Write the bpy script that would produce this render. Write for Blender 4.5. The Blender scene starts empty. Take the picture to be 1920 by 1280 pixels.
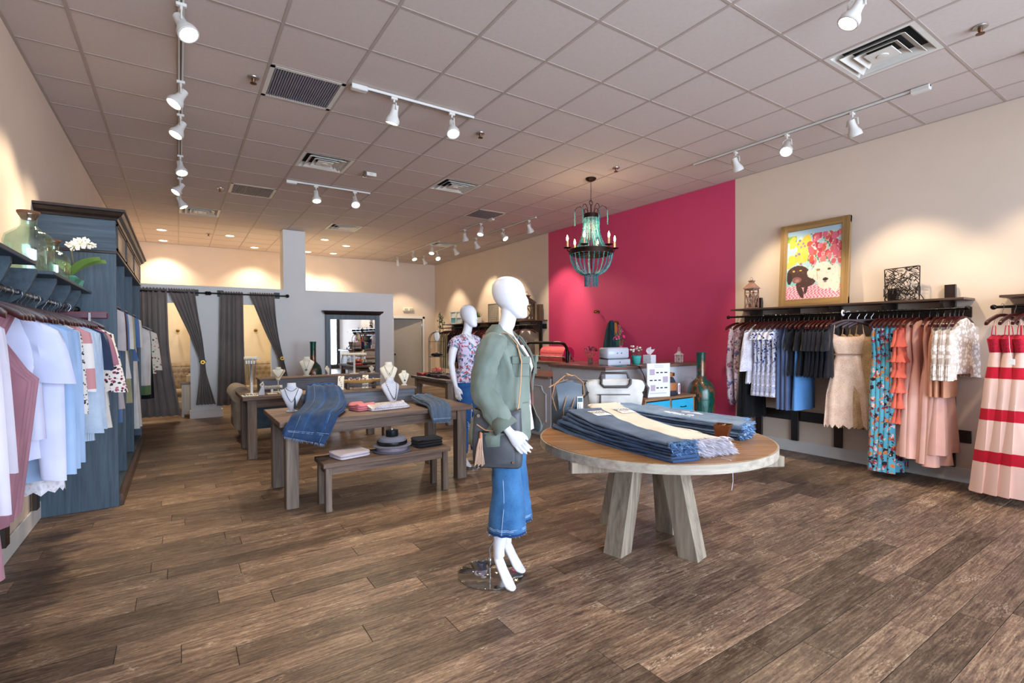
import bpy, bmesh, math, random
from mathutils import Vector, Matrix
from math import sin, cos, pi, radians as R
random.seed(7)
S = bpy.context.scene
COL = S.collection
# ------------------------------------------------------------------ camera
TH, PT, RO, FPX = .5875, -.0101, .0059, 937.6
CAMZ, CEIL = 1.488, 3.674
XL, XR, YB, YF = -.985, 6.52, 14.02, -3.2
rt = Vector((cos(TH), -sin(TH), 0)); fh = Vector((sin(TH), cos(TH), 0)); up = Vector((0, 0, 1))
fw = fh*cos(PT) + up*sin(PT); uv = up*cos(PT) - fh*sin(PT)
ax = rt*cos(RO) - uv*sin(RO); ay = rt*sin(RO) + uv*cos(RO)
cam = bpy.data.objects.new('camera', bpy.data.cameras.new('camera')); COL.objects.link(cam)
m = Matrix.Identity(4)
for i in range(3):
    m[i][0] = ax[i]; m[i][1] = ay[i]; m[i][2] = -fw[i]
m[2][3] = CAMZ
cam.matrix_world = m
cam.data.sensor_width = 36; cam.data.lens = FPX/1920*36; cam.data.clip_start = .05
S.camera = cam
# ------------------------------------------------------------------ exposure, world
vs = S.view_settings
S.display_settings.display_device = 'sRGB'
vs.view_transform = 'Standard'; vs.look = 'None'; vs.gamma = 1; vs.use_curve_mapping = False
vs.exposure = 0.28
try:
    S.cycles.use_denoising = True
    S.cycles.max_bounces = 8; S.cycles.diffuse_bounces = 5; S.cycles.glossy_bounces = 4
    S.cycles.transmission_bounces = 8; S.cycles.transparent_max_bounces = 8
    S.cycles.sample_clamp_indirect = 6; S.cycles.caustics_reflective = False; S.cycles.caustics_refractive = False
except Exception: pass
W = bpy.data.worlds.new('world'); S.world = W; W.use_nodes = True
bg = W.node_tree.nodes['Background']; bg.inputs[0].default_value = (.62, .76, 1, 1); bg.inputs[1].default_value = 2.2
def area(name, loc, rot, sx, sy, power, col=(1, 1, 1)):
    l = bpy.data.lights.new(name, 'AREA'); l.shape = 'RECTANGLE'; l.size = sx; l.size_y = sy; l.energy = power; l.color = col; l.spread = R(115)
    o = bpy.data.objects.new(name, l); COL.objects.link(o); o.location = loc; o.rotation_euler = rot; return o
# daylight that falls through the glazed shopfront behind the camera
area('daylight', (2.8, YF+.25, 1.65), (R(90), 0, 0), 7.0, 2.9, 285, (.72, .84, 1))
# ------------------------------------------------------------------ helpers
def lin(c):
    if isinstance(c, str):
        c = tuple(int(c[i:i+2], 16)/255 for i in (0, 2, 4))
    return tuple((x/12.92 if x <= .04045 else ((x+.055)/1.055)**2.4) for x in c[:3]) + (1,)
def newmat(name):
    mt = bpy.data.materials.new(name); mt.use_nodes = True; nt = mt.node_tree
    return mt, nt, nt.nodes['Principled BSDF']
def setp(b, rough=.6, metal=0, spec=None, sheen=0, trans=0, ior=None, coat=0, alpha=None):
    b.inputs['Roughness'].default_value = rough; b.inputs['Metallic'].default_value = metal
    if spec is not None: b.inputs['Specular IOR Level'].default_value = spec
    if sheen: b.inputs['Sheen Weight'].default_value = sheen
    if trans: b.inputs['Transmission Weight'].default_value = trans
    if ior: b.inputs['IOR'].default_value = ior
    if coat: b.inputs['Coat Weight'].default_value = coat
    if alpha is not None: b.inputs['Alpha'].default_value = alpha
def N(nt, t, **k):
    n = nt.nodes.new(t)
    for a, v in k.items():
        if a in n.inputs.keys(): n.inputs[a].default_value = v
        else: setattr(n, a, v)
    return n
def coords(nt, scale=(1, 1, 1), rnd=0, rot=(0, 0, 0)):
    tc = N(nt, 'ShaderNodeTexCoord'); mp = N(nt, 'ShaderNodeMapping')
    mp.inputs['Scale'].default_value = scale; mp.inputs['Rotation'].default_value = rot
    src = tc.outputs['Object']
    if rnd:
        oi = N(nt, 'ShaderNodeObjectInfo'); ml = N(nt, 'ShaderNodeMath', operation='MULTIPLY'); ml.inputs[1].default_value = rnd
        nt.links.new(oi.outputs['Random'], ml.inputs[0])
        va = N(nt, 'ShaderNodeVectorMath', operation='ADD')
        nt.links.new(src, va.inputs[0]); nt.links.new(ml.outputs[0], va.inputs[1]); src = va.outputs[0]
    nt.links.new(src, mp.inputs[0]); return mp.outputs[0]
def ramp(nt, fac, stops, interp='LINEAR'):
    r = N(nt, 'ShaderNodeValToRGB'); r.color_ramp.interpolation = interp
    e = r.color_ramp.elements
    while len(e) < len(stops): e.new(.5)
    for i, (p, c) in enumerate(stops):
        e[i].position = p; e[i].color = lin(c)
    nt.links.new(fac, r.inputs[0]); return r.outputs[0]
def mixc(nt, fac, a, b, mode='MIX'):
    mx = N(nt, 'ShaderNodeMix', data_type='RGBA', blend_type=mode)
    for s, v in ((0, fac), (6, a), (7, b)):
        if hasattr(v, 'links') or hasattr(v, 'is_linked'): nt.links.new(v, mx.inputs[s])
        elif s == 0: mx.inputs[0].default_value = v
        else: mx.inputs[s].default_value = lin(v)
    return mx.outputs[2]
def bump(nt, b, h, st=.3, dist=.01):
    bn = N(nt, 'ShaderNodeBump'); bn.inputs['Strength'].default_value = st; bn.inputs['Distance'].default_value = dist
    nt.links.new(h, bn.inputs['Height']); nt.links.new(bn.outputs[0], b.inputs['Normal'])
def noise(nt, vec, scale, detail=3, rough=.55, dist=0):
    n = N(nt, 'ShaderNodeTexNoise'); n.inputs['Scale'].default_value = scale; n.inputs['Detail'].default_value = detail
    n.inputs['Roughness'].default_value = rough; n.inputs['Distortion'].default_value = dist
    nt.links.new(vec, n.inputs['Vector']); return n.outputs[0]
MC = {}
def plain(name, col, rough=.5, metal=0, var=.08, scale=8, bmp=0, **k):
    if name in MC: return MC[name]
    mt, nt, b = newmat(name); setp(b, rough, metal, **k)
    c = lin(col); lo = tuple(max(0, x*(1-var)) for x in c[:3])+(1,); hi = tuple(min(1, x*(1+var)) for x in c[:3])+(1,)
    v = coords(nt); n = noise(nt, v, scale)
    r = N(nt, 'ShaderNodeValToRGB'); r.color_ramp.elements[0].color = lo; r.color_ramp.elements[1].color = hi
    r.color_ramp.elements[0].position = .3; r.color_ramp.elements[1].position = .7
    nt.links.new(n, r.inputs[0]); nt.links.new(r.outputs[0], b.inputs['Base Color'])
    if bmp: bump(nt, b, noise(nt, v, scale*8), bmp, .003)
    MC[name] = mt; return mt
def wood(name, c1, c2, c3=None, axis=0, scale=1, rough=.55, rnd=40, bmp=.25, stripe=30, tone=.0):
    """grain stretched along axis"""
    if name in MC: return MC[name]
    mt, nt, b = newmat(name); setp(b, rough)
    sc = [stripe*scale]*3; sc[axis] = 1.6*scale
    v = coords(nt, tuple(sc), rnd); n = noise(nt, v, 1, 6, .65, .4)
    sc2 = [5*scale]*3; sc2[axis] = 1.2*scale
    v2 = coords(nt, tuple(sc2), rnd); n2 = noise(nt, v2, 1, 3, .6, .6)
    col = ramp(nt, n, [(.3, c1), (.7, c2)])
    if c3: col = mixc(nt, ramp(nt, n2, [(.42, '000000'), (.62, 'ffffff')]), col, ramp(nt, n, [(.3, c3), (.7, c2)]))
    if tone:
        oi = N(nt, 'ShaderNodeObjectInfo'); hs = N(nt, 'ShaderNodeHueSaturation')
        mr = N(nt, 'ShaderNodeMapRange'); mr.inputs[3].default_value = 1-tone; mr.inputs[4].default_value = 1+tone
        nt.links.new(oi.outputs['Random'], mr.inputs[0]); nt.links.new(mr.outputs[0], hs.inputs['Value'])
        nt.links.new(col, hs.inputs['Color']); col = hs.outputs[0]
    nt.links.new(col, b.inputs['Base Color']); bump(nt, b, n, bmp, .003)
    MC[name] = mt; return mt
def cloth(name, col, col2=None, scale=60, rough=.85, big=3, bmp=.15, sheen=.15):
    if name in MC: return MC[name]
    mt, nt, b = newmat(name); setp(b, rough, 0, .2, sheen)
    v = coords(nt, (1, 1, 1), 3); n = noise(nt, v, big, 3)
    c2 = col2 or col; c = lin(col); d = lin(c2)
    if not col2: d = tuple(x*.8 for x in d[:3])+(1,)
    r = N(nt, 'ShaderNodeValToRGB'); r.color_ramp.elements[0].color = d; r.color_ramp.elements[1].color = c
    r.color_ramp.elements[0].position = .32; r.color_ramp.elements[1].position = .62
    nt.links.new(n, r.inputs[0]); nt.links.new(r.outputs[0], b.inputs['Base Color'])
    bump(nt, b, noise(nt, v, scale*4, 2), bmp, .002)
    MC[name] = mt; return mt
def denim(name, dark, light, knee=None):
    if name in MC: return MC[name]
    mt, nt, b = newmat(name); setp(b, .9, 0, .15, .1)
    v = coords(nt, (1, 1, 1), 5); n = noise(nt, v, 7, 4, .6)
    f = noise(nt, v, 260, 2, .6)
    c = ramp(nt, n, [(.3, dark), (.7, light)])
    c = mixc(nt, .35, c, ramp(nt, f, [(.35, dark), (.65, light)]))
    nt.links.new(c, b.inputs['Base Color']); bump(nt, b, f, .2, .002)
    MC[name] = mt; return mt
def floral(name, base, cols, scale=14, thr=.33, base2=None, dist=.5):
    """spots of petals in several colours, printed on cloth"""
    if name in MC: return MC[name]
    mt, nt, b = newmat(name); setp(b, .85, 0, .2, .1)
    v = coords(nt, (1, 1, 1), 7)
    nz = N(nt, 'ShaderNodeTexNoise'); nz.inputs['Scale'].default_value = scale*1.3; nt.links.new(v, nz.inputs['Vector'])
    mx = N(nt, 'ShaderNodeVectorMath', operation='SCALE'); mx.inputs['Scale'].default_value = dist/scale*1.6; nt.links.new(nz.outputs['Color'], mx.inputs[0])
    ad = N(nt, 'ShaderNodeVectorMath', operation='ADD'); nt.links.new(v, ad.inputs[0]); nt.links.new(mx.outputs[0], ad.inputs[1])
    vo = N(nt, 'ShaderNodeTexVoronoi'); vo.inputs['Scale'].default_value = scale; nt.links.new(ad.outputs[0], vo.inputs['Vector'])
    sp = N(nt, 'ShaderNodeSeparateColor'); nt.links.new(vo.outputs['Color'], sp.inputs[0])
    st = [(i/len(cols), c) for i, c in enumerate(cols)]
    pet = ramp(nt, sp.outputs[0], st, 'CONSTANT')
    ctr = ramp(nt, vo.outputs['Distance'], [(0, '222233'), (.12, 'ffffff')], 'CONSTANT')
    pet = mixc(nt, 1, pet, ctr, 'MULTIPLY')
    msk = ramp(nt, vo.outputs['Distance'], [(0, '000000'), (thr, 'ffffff')], 'CONSTANT')
    bs = ramp(nt, noise(nt, v, 5), [(.35, base2 or base), (.6, base)])
    nt.links.new(mixc(nt, msk, pet, bs), b.inputs['Base Color'])
    MC[name] = mt; return mt
def lace(name, col, hole, scale=60, ring=False):
    if name in MC: return MC[name]
    mt, nt, b = newmat(name); setp(b, .85, 0, .2, .1)
    v = coords(nt); vo = N(nt, 'ShaderNodeTexVoronoi'); vo.inputs['Scale'].default_value = scale; nt.links.new(v, vo.inputs['Vector'])
    if ring == 2:
        c = ramp(nt, vo.outputs['Distance'], [(0, hole), (.1, col), (.24, hole), (.3, col), (.42, hole), (.5, col)], 'CONSTANT')
    elif ring:
        c = ramp(nt, vo.outputs['Distance'], [(0, col), (.44, col), (.5, hole)])
    else:
        vo.feature = 'DISTANCE_TO_EDGE'; c = ramp(nt, vo.outputs['Distance'], [(.0, col), (.12, col), (.3, hole)])
    c = mixc(nt, .15 if ring else .5, c, ramp(nt, noise(nt, v, 9), [(.35, hole), (.6, col)]))
    nt.links.new(c, b.inputs['Base Color']); bump(nt, b, vo.outputs['Distance'], .5, .004)
    MC[name] = mt; return mt
def bands(name, a, b_, period, duty, axis=2, soft=.0, off=0, rot=0):
    if name in MC: return MC[name]
    mt, nt, b = newmat(name); setp(b, .85, 0, .2, .1)
    v = coords(nt); sx = N(nt, 'ShaderNodeSeparateXYZ'); nt.links.new(v, sx.inputs[0])
    o = N(nt, 'ShaderNodeMath', operation='ADD'); o.inputs[1].default_value = 50*period+off; nt.links.new(sx.outputs[axis], o.inputs[0])
    d = N(nt, 'ShaderNodeMath', operation='DIVIDE'); d.inputs[1].default_value = period; nt.links.new(o.outputs[0], d.inputs[0])
    f = N(nt, 'ShaderNodeMath', operation='FRACT'); nt.links.new(d.outputs[0], f.inputs[0])
    c = ramp(nt, f.outputs[0], [(0, a), (duty, b_)], 'CONSTANT')
    nt.links.new(c, b.inputs['Base Color']); bump(nt, b, noise(nt, v, 200), .15, .002)
    MC[name] = mt; return mt
def emit(name, col, st):
    if name in MC: return MC[name]
    mt, nt, b = newmat(name); setp(b, .4); b.inputs['Base Color'].default_value = (1, 1, 1, 1)
    b.inputs['Emission Color'].default_value = lin(col); b.inputs['Emission Strength'].default_value = st
    MC[name] = mt; return mt
def glass(name, col='ffffff', rough=.0, thin=True, refl=.09):
    if name in MC: return MC[name]
    mt, nt, b = newmat(name)
    if thin:
        out = nt.nodes['Material Output']; tr = N(nt, 'ShaderNodeBsdfTransparent'); gl = N(nt, 'ShaderNodeBsdfGlossy')
        tr.inputs[0].default_value = lin(col); gl.inputs[1].default_value = .03 if 'Roughness' in gl.inputs else 0
        mx = N(nt, 'ShaderNodeMixShader'); mx.inputs[0].default_value = refl; nt.links.new(tr.outputs[0], mx.inputs[1]); nt.links.new(gl.outputs[0], mx.inputs[2])
        nt.links.new(mx.outputs[0], out.inputs[0])
    else:
        setp(b, rough, 0, trans=1, ior=1.45); b.inputs['Base Color'].default_value = lin(col)
    MC[name] = mt; return mt

class MB:
    def __init__(s): s.v = []; s.f = []
    def add(s, vs_, fs):
        o = len(s.v); s.v += [tuple(v) for v in vs_]; s.f += [tuple(i+o for i in f) for f in fs]; return s
    def box(s, x0, x1, y0, y1, z0, z1, T=None):
        p = [(x, y, z) for z in (z0, z1) for y in (y0, y1) for x in (x0, x1)]
        if T: p = [T(q) for q in p]
        return s.add(p, [(0, 2, 3, 1), (4, 5, 7, 6), (0, 1, 5, 4), (2, 6, 7, 3), (0, 4, 6, 2), (1, 3, 7, 5)])
    def bbox(s, x0, x1, y0, y1, z0, z1, c=.004):
        """box with chamfered edges"""
        bm = bmesh.new(); bmesh.ops.create_cube(bm, size=1)
        for v in bm.verts: v.co = Vector((x0+(v.co.x+.5)*(x1-x0), y0+(v.co.y+.5)*(y1-y0), z0+(v.co.z+.5)*(z1-z0)))
        bmesh.ops.bevel(bm, geom=bm.edges[:], offset=c, segments=1, affect='EDGES')
        bm.verts.index_update(); s.add([v.co[:] for v in bm.verts], [[v.index for v in f.verts] for f in bm.faces]); bm.free(); return s
    def loft(s, rings, cap=True, closed=True):
        n = len(rings[0]); o = len(s.v)
        for r in rings: s.v += [tuple(p) for p in r]
        for i in range(len(rings)-1):
            for j in range(n if closed else n-1):
                k = (j+1) % n; s.f.append((o+i*n+j, o+i*n+k, o+(i+1)*n+k, o+(i+1)*n+j))
        if cap and closed:
            s.f.append(tuple(o+j for j in reversed(range(n)))); e = o+(len(rings)-1)*n; s.f.append(tuple(e+j for j in range(n)))
        return s
    def tube(s, pts, r, n=8, cap=True, sy=1):
        pts = [Vector(p) for p in pts]; rr = r if isinstance(r, (list, tuple)) else [r]*len(pts)
        rings = []; prev = None
        for i, p in enumerate(pts):
            d = (pts[min(i+1, len(pts)-1)] - pts[max(i-1, 0)]).normalized()
            if prev is None:
                a = Vector((0, 0, 1)) if abs(d.z) < .9 else Vector((1, 0, 0)); u = d.cross(a).normalized()
            else: u = (prev - d*prev.dot(d)).normalized()
            prev = u; w = d.cross(u)
            rings.append([p + (u*cos(2*pi*k/n) + w*sin(2*pi*k/n)*sy)*rr[i] for k in range(n)])
        return s.loft(rings, cap)
    def lathe(s, prof, c=(0, 0, 0), n=24, cap=True, sx=1, sy=1):
        return s.loft([[(c[0]+r*cos(2*pi*k/n)*sx, c[1]+r*sin(2*pi*k/n)*sy, c[2]+z) for k in range(n)] for r, z in prof], cap)
    def sph(s, c, r, n=12, m_=8, sx=1, sy=1, sz=1):
        return s.lathe([(max(r*sin(pi*i/m_), r*.02), -r*cos(pi*i/m_)*sz) for i in range(m_+1)], c, n, True, sx, sy)
    def prism(s, poly, y0, y1, plane='xz'):
        n = len(poly)
        f = (lambda a, b, t: (a, t, b)) if plane == 'xz' else ((lambda a, b, t: (t, a, b)) if plane == 'yz' else (lambda a, b, t: (a, b, t)))
        o = len(s.v); s.v += [f(a, b, y0) for a, b in poly] + [f(a, b, y1) for a, b in poly]
        s.f += [tuple(o+i for i in range(n)), tuple(o+n+i for i in reversed(range(n)))]
        s.f += [(o+i, o+n+i, o+n+(i+1) % n, o+(i+1) % n) for i in range(n)]; return s
    def grid(s, fn, nu, nv):
        o = len(s.v); s.v += [tuple(fn(i/nu, j/nv)) for j in range(nv+1) for i in range(nu+1)]
        w = nu+1; s.f += [(o+j*w+i, o+j*w+i+1, o+(j+1)*w+i+1, o+(j+1)*w+i) for j in range(nv) for i in range(nu)]; return s
    def mesh(s, name, mat, smooth=False):
        me = bpy.data.meshes.new(name); me.from_pydata(s.v, [], s.f); me.validate(); me.update()
        bm = bmesh.new(); bm.from_mesh(me); bmesh.ops.recalc_face_normals(bm, faces=bm.faces); bm.to_mesh(me); bm.free()
        if mat: me.materials.append(mat)
        if smooth:
            for p in me.polygons: p.use_smooth = True
            try: me.set_sharp_from_angle(angle=R(50))
            except Exception: pass
        return me
def obj(name, mesh, parent=None, loc=None, rz=None):
    o = bpy.data.objects.new(name, mesh); COL.objects.link(o)
    if parent: o.parent = parent
    if loc: o.location = loc
    if rz is not None: o.rotation_euler = (0, 0, rz)
    return o
def part(name, mb, mat, parent=None, smooth=False, label=None, kind=None):
    o = obj(name, mb.mesh(name, mat, smooth), parent)
    if label: o['label'] = label
    if kind: o['kind'] = kind
    return o
def tag(o, label, cat, group=None, kind=None):
    o['label'] = label; o['category'] = cat
    if group: o['group'] = group
    if kind: o['kind'] = kind
    return o
def thing(name, label, cat, loc=(0, 0, 0), rz=0, group=None):
    o = bpy.data.objects.new(name, None); COL.objects.link(o); o.empty_display_size = .1
    o.location = loc; o.rotation_euler = (0, 0, rz); return tag(o, label, cat, group)
def struct(name, mb, mat, smooth=False):
    o = part(name, mb, mat, None, smooth); o['kind'] = 'structure'; return o
def dup(o, loc=None, rot=None, label=None, group=None, scale=None):
    c = o.copy(); COL.objects.link(c)
    for ch in o.children:
        d = ch.copy(); COL.objects.link(d); d.parent = c
        for g in ch.children:
            e = g.copy(); COL.objects.link(e); e.parent = d
    if loc: c.location = loc
    if rot: c.rotation_euler = rot
    if scale: c.scale = scale
    if label: c['label'] = label
    if group: c['group'] = group
    return c
def solid(o, t, off=0):
    md = o.modifiers.new('solid', 'SOLIDIFY'); md.thickness = t; md.offset = off; return o
FT = {}
def folds(o, st=.015, sc=.1, lv=1):
    k = sc
    if k not in FT:
        FT[k] = bpy.data.textures.new('cloth folds', 'CLOUDS'); FT[k].noise_scale = sc; FT[k].noise_depth = 2
    s_ = o.modifiers.new('sub', 'SUBSURF'); s_.levels = lv; s_.render_levels = lv
    md = o.modifiers.new('folds', 'DISPLACE'); md.texture = FT[k]; md.strength = st; md.mid_level = .5; md.texture_coords = 'LOCAL'
    while o.modifiers[0] != s_ and o.modifiers.find(s_.name) > 0: o.modifiers.move(o.modifiers.find(s_.name), o.modifiers.find(s_.name)-1)
    while o.modifiers.find(md.name) > 1: o.modifiers.move(o.modifiers.find(md.name), o.modifiers.find(md.name)-1)
    return o
def sub(o, n=1):
    md = o.modifiers.new('sub', 'SUBSURF'); md.levels = n; md.render_levels = n; return o
def text(name, body, size, mat, parent, loc, rot, ext=.0006):
    cu = bpy.data.curves.new(name, 'FONT'); cu.body = body; cu.size = size; cu.extrude = ext; cu.align_x = 'CENTER'; cu.align_y = 'CENTER'
    cu.resolution_u = 2; cu.space_line = .8; cu.materials.append(mat)
    tmp = bpy.data.objects.new('tmp', cu); me = bpy.data.meshes.new_from_object(tmp); me.name = name; bpy.data.objects.remove(tmp)
    o = obj(name, me, parent); o.location = loc; o.rotation_euler = rot; return o
def painted(name, w, h, nx, ny, fn, parent, M4, rough=.7):
    """flat print: one colour per little face, fn(u,v)->hex"""
    mb = MB().grid(lambda u, v: ((u-.5)*w, 0, v*h), nx, ny)
    me = bpy.data.meshes.new(name); me.from_pydata(mb.v, [], mb.f); me.update()
    ca = me.color_attributes.new('print', 'FLOAT_COLOR', 'CORNER')
    k = 0
    for p in me.polygons:
        c = me.polygons[p.index].center; cc = lin(fn(c.x/w+.5, c.z/h))
        for _ in p.loop_indices:
            ca.data[k].color = cc; k += 1
    if 'print' not in MC:
        mt, nt, b = newmat('printed surface'); setp(b, .7)
        a = N(nt, 'ShaderNodeVertexColor'); a.layer_name = 'print'; nt.links.new(a.outputs[0], b.inputs['Base Color']); MC['print'] = mt
    me.materials.append(MC['print'])
    o = obj(name, me, parent); o.matrix_local = M4; return o
def arc(cx, cy, r, a0, a1, n):
    return [(cx+r*cos(R(a0+(a1-a0)*i/n)), cy+r*sin(R(a0+(a1-a0)*i/n))) for i in range(n+1)]
# ================================================================== the room
CREAM = plain('cream wall paint', 'dccab9', .8, var=.02, scale=3)
PINK = plain('raspberry wall paint', 'cb3f6e', .6, var=.03, scale=2)
GREYW = plain('pale blue grey wall paint', 'e9ebe9', .8, var=.02, scale=2)
TRIM = plain('white trim paint', 'dcdad6', .5, var=.02)
# floor of vinyl planks
mt, nt, b = newmat('weathered plank'); setp(b, .42, 0, .35)
v1 = coords(nt, (5, 75, 60), 60); n1 = noise(nt, v1, 1, 5, .7, .3)
v2 = coords(nt, (4, 9, 9), 60); n2 = noise(nt, v2, 1, 5, .65, .9)
v3 = coords(nt, (40, 150, 60), 60); n3 = noise(nt, v3, 1, 4, .7)
c = ramp(nt, n1, [(.3, '483930'), (.48, '7b6351'), (.68, 'a99178')])
c = mixc(nt, ramp(nt, n2, [(.5, '000000'), (.62, 'a8a8a8')]), c, ramp(nt, n1, [(.3, '2e2424'), (.7, '604e45')]))
c = mixc(nt, .55, c, mixc(nt, 1, c, ramp(nt, n3, [(.36, '5a524c'), (.5, 'd8d4d0'), (.64, 'ffffff')]), 'MULTIPLY'))
worn = mixc(nt, 1, ramp(nt, n2, [(.34, 'ffffff'), (.44, '000000')]), ramp(nt, n3, [(.5, '000000'), (.58, 'ffffff')]), 'MULTIPLY')
c = mixc(nt, worn, c, 'b09c86')
oi = N(nt, 'ShaderNodeObjectInfo'); hs = N(nt, 'ShaderNodeHueSaturation'); mr = N(nt, 'ShaderNodeMapRange')
mr.inputs[3].default_value = .6; mr.inputs[4].default_value = 1.6
nt.links.new(oi.outputs['Random'], mr.inputs[0]); nt.links.new(mr.outputs[0], hs.inputs['Value']); nt.links.new(c, hs.inputs['Color'])
nt.links.new(hs.outputs[0], b.inputs['Base Color']); bump(nt, b, n1, .18, .003)
PLANK = mt
fl = struct('floor', MB().box(XL-.1, XR+.1, YF, YB+3, -.08, -.004), plain('floor underlay', '2a211c', .8))
PW, PL = .1675, 1.22
row0 = 1.403 - PW*5
pm = MB().bbox(0, PL-.0025, 0, PW-.0025, -.0035, 0, .0012).mesh('plank', PLANK)
cnt = 0; rest = []
j = 0
rng = random.Random(3)
offs = {}
y = row0
rows = []
jj = int((YF-row0)/PW)-1
while row0+jj*PW < YB+2.9:
    rows.append((jj, row0+jj*PW)); jj += 1
for jj, y in rows:
    o = (-.39*jj + rng.choice([0, .13, -.17])) % PL
    x = XL-.05-PL+o
    while x < XR+.05:
        x0 = max(x, XL-.05); x1 = min(x+PL, XR+.08)
        if x1-x0 > .03:
            if .45 < y < 8.1 and cnt < 300:
                me = pm if x1-x0 > PL-.001 else MB().bbox(0, x1-x0-.0025, 0, PW-.0025, -.0035, 0, .0012).mesh('plank', PLANK)
                obj('plank', me, fl, (x0, y, 0)); cnt += 1
            else: rest.append((x0, x1, y))
        x += PL
# the far and hidden planks, one mesh with a tone per plank
PL2 = PLANK.copy(); nt = PL2.node_tree
for l in list(nt.links):
    if l.to_node.type == 'MAP_RANGE' and l.to_socket == l.to_node.inputs[0]:
        tgt = l.to_socket
ge = N(nt, 'ShaderNodeNewGeometry'); nt.links.new(ge.outputs['Random Per Island'], tgt)
for n_ in nt.nodes:
    if n_.type == 'MATH' and n_.operation == 'MULTIPLY':
        nt.links.new(ge.outputs['Random Per Island'], n_.inputs[0])
mb = MB()
for x0, x1, y in rest: mb.box(x0, x1-.0015, y, y+PW-.0015, -.0035, 0)
o = part('plank', mb, PL2, fl); o['kind'] = 'stuff'
# walls
struct('wall_left', MB().box(XL-.12, XL, YF, YB+3, 0, CEIL), CREAM)
mb = MB().box(XR, XR+.12, YF, 4.115, 0, CEIL).box(XR, XR+.12, 8.38, YB, 0, CEIL)
struct('wall_right', mb, CREAM)
struct('wall_accent', MB().box(XR, XR+.12, 4.115, 8.38, 0, CEIL), PINK)
DX0, DX1, DZ = 5.2, 6.1, 2.03
struct('wall_back', MB().box(XL-.1, DX0, YB, YB+.12, 0, CEIL).box(DX1, XR+.12, YB, YB+.12, 0, CEIL).box(DX0, DX1, YB, YB+.12, DZ, CEIL), CREAM)
struct('wall_corridor', MB().box(4.2, XR+.12, YB+1.6, YB+1.7, 0, 2.6).box(4.1, 4.2, YB+.12, YB+1.7, 0, 2.6).box(XR, XR+.12, YB+.12, YB+1.7, 0, 2.6).box(4.1, XR+.12, YB+.12, YB+1.7, 2.6, 2.65), plain('ochre corridor paint', 'c9a866', .8, var=.02))
# fitting room partition with two doorways
PY = 10.94; PH = 2.462
mb = MB()
for x0, x1, z0, z1 in ((XL, -.78, 0, PH), (.17, .66, 0, PH), (1.53, 4.05, 0, PH), (-.78, .17, 2.14, PH), (.66, 1.53, 2.14, PH)):
    mb.box(x0, x1, PY, PY+.14, z0, z1)
mb.box(1.76, 2.185, PY, PY+.36, PH, CEIL-.005)
mb.box(1.76, 2.185, PY+.14, PY+.36, 2.0, PH)
mb.box(3.91, 4.05, PY+.14, YB, 0, PH)
struct('wall_partition', mb, GREYW)
struct('wall_fitting', MB().box(XL, 3.91, 12.75, 12.85, 0, PH-.05).box(.4, .5, PY+.14, 12.75, 0, PH-.05).box(1.9, 2.0, PY+.14, 12.75, 0, PH-.05), plain('warm cream paint', 'f4e6cc', .8, var=.02))
# storefront behind the camera
mb = MB().box(XL, XR, YF-.1, YF, 3.15, CEIL).box(XL, XR, YF-.1, YF, 0, .3)
for x in (XL, .85, 2.7, 4.55, XR-.12): mb.box(x, x+.12, YF-.1, YF, .3, 3.15)
struct('wall_front', mb, plain('dark storefront paint', '4a4744', .5))
for i, x in enumerate((XL+.12, .97, 2.82, 4.67)):
    w = struct('window_%d' % (i+1), MB().box(x, (.85, 2.7, 4.55, XR-.12)[i], YF-.06, YF-.05, .3, 3.15), glass('window glass'))
# baseboards
def baseb(name, boxes):
    mb = MB()
    for x0, x1, y0, y1 in boxes: mb.bbox(x0, x1, y0, y1, 0, .145, .006)
    struct(name, mb, TRIM)
baseb('baseboard_left', [(XL, XL+.016, YF, PY)])
baseb('baseboard_right', [(XR-.016, XR, YF, YB)])
baseb('baseboard_back', [(4.05, DX0-.08, YB-.016, YB), (DX1+.08, XR, YB-.016, YB)])
mb = MB()
for x0, x1 in ((.15, .68), (1.51, 4.066)): mb.bbox(x0, x1, PY-.018, PY+.001, 0, .15, .006)
mb.bbox(.15, .169, PY, PY+.15, 0, .15, .005).bbox(.661, .68, PY, PY+.15, 0, .15, .005)
struct('baseboard_partition', mb, TRIM)
baseb('baseboard_fitting', [(XL, .4, 12.73, 12.75), (.5, 1.9, 12.73, 12.75)])
mb = MB(); 
for x0, x1 in ((DX0-.07, DX0), (DX1, DX1+.07)): mb.bbox(x0, x1, YB-.02, YB+.12, 0, DZ+.07, .005)
mb.bbox(DX0-.07, DX1+.07, YB-.02, YB+.12, DZ, DZ+.07, .005)
struct('trim_1', mb, TRIM)
# back door, ajar
d = thing('door_1', '', ''); del d['label']; del d['category']; d['kind'] = 'structure'; d.location = (DX1, YB+.03, 0); d.rotation_euler = (0, 0, R(-14))
DG = plain('taupe door paint', 'a09585', .5, var=.03)
part('door_leaf', MB().bbox(-.88, 0, 0, .045, .01, DZ-.01, .004), DG, d)
part('door_knob', MB().lathe([(.012, 0), (.012, .03), (.03, .05), (.028, .075), (.004, .08)], (0, 0, 0), 14), plain('dark bronze', '3a2c22', .35, .9), d, True).matrix_local = Matrix.Translation((-.81, 0, .98)) @ Matrix.Rotation(R(90), 4, 'X')
for z in (.25, 1.05, 1.85): part('hinge', MB().bbox(-.02, .02, -.012, 0, z-.05, z+.05, .003), plain('brushed steel', '9a9a98', .4, .9), d)
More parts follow.
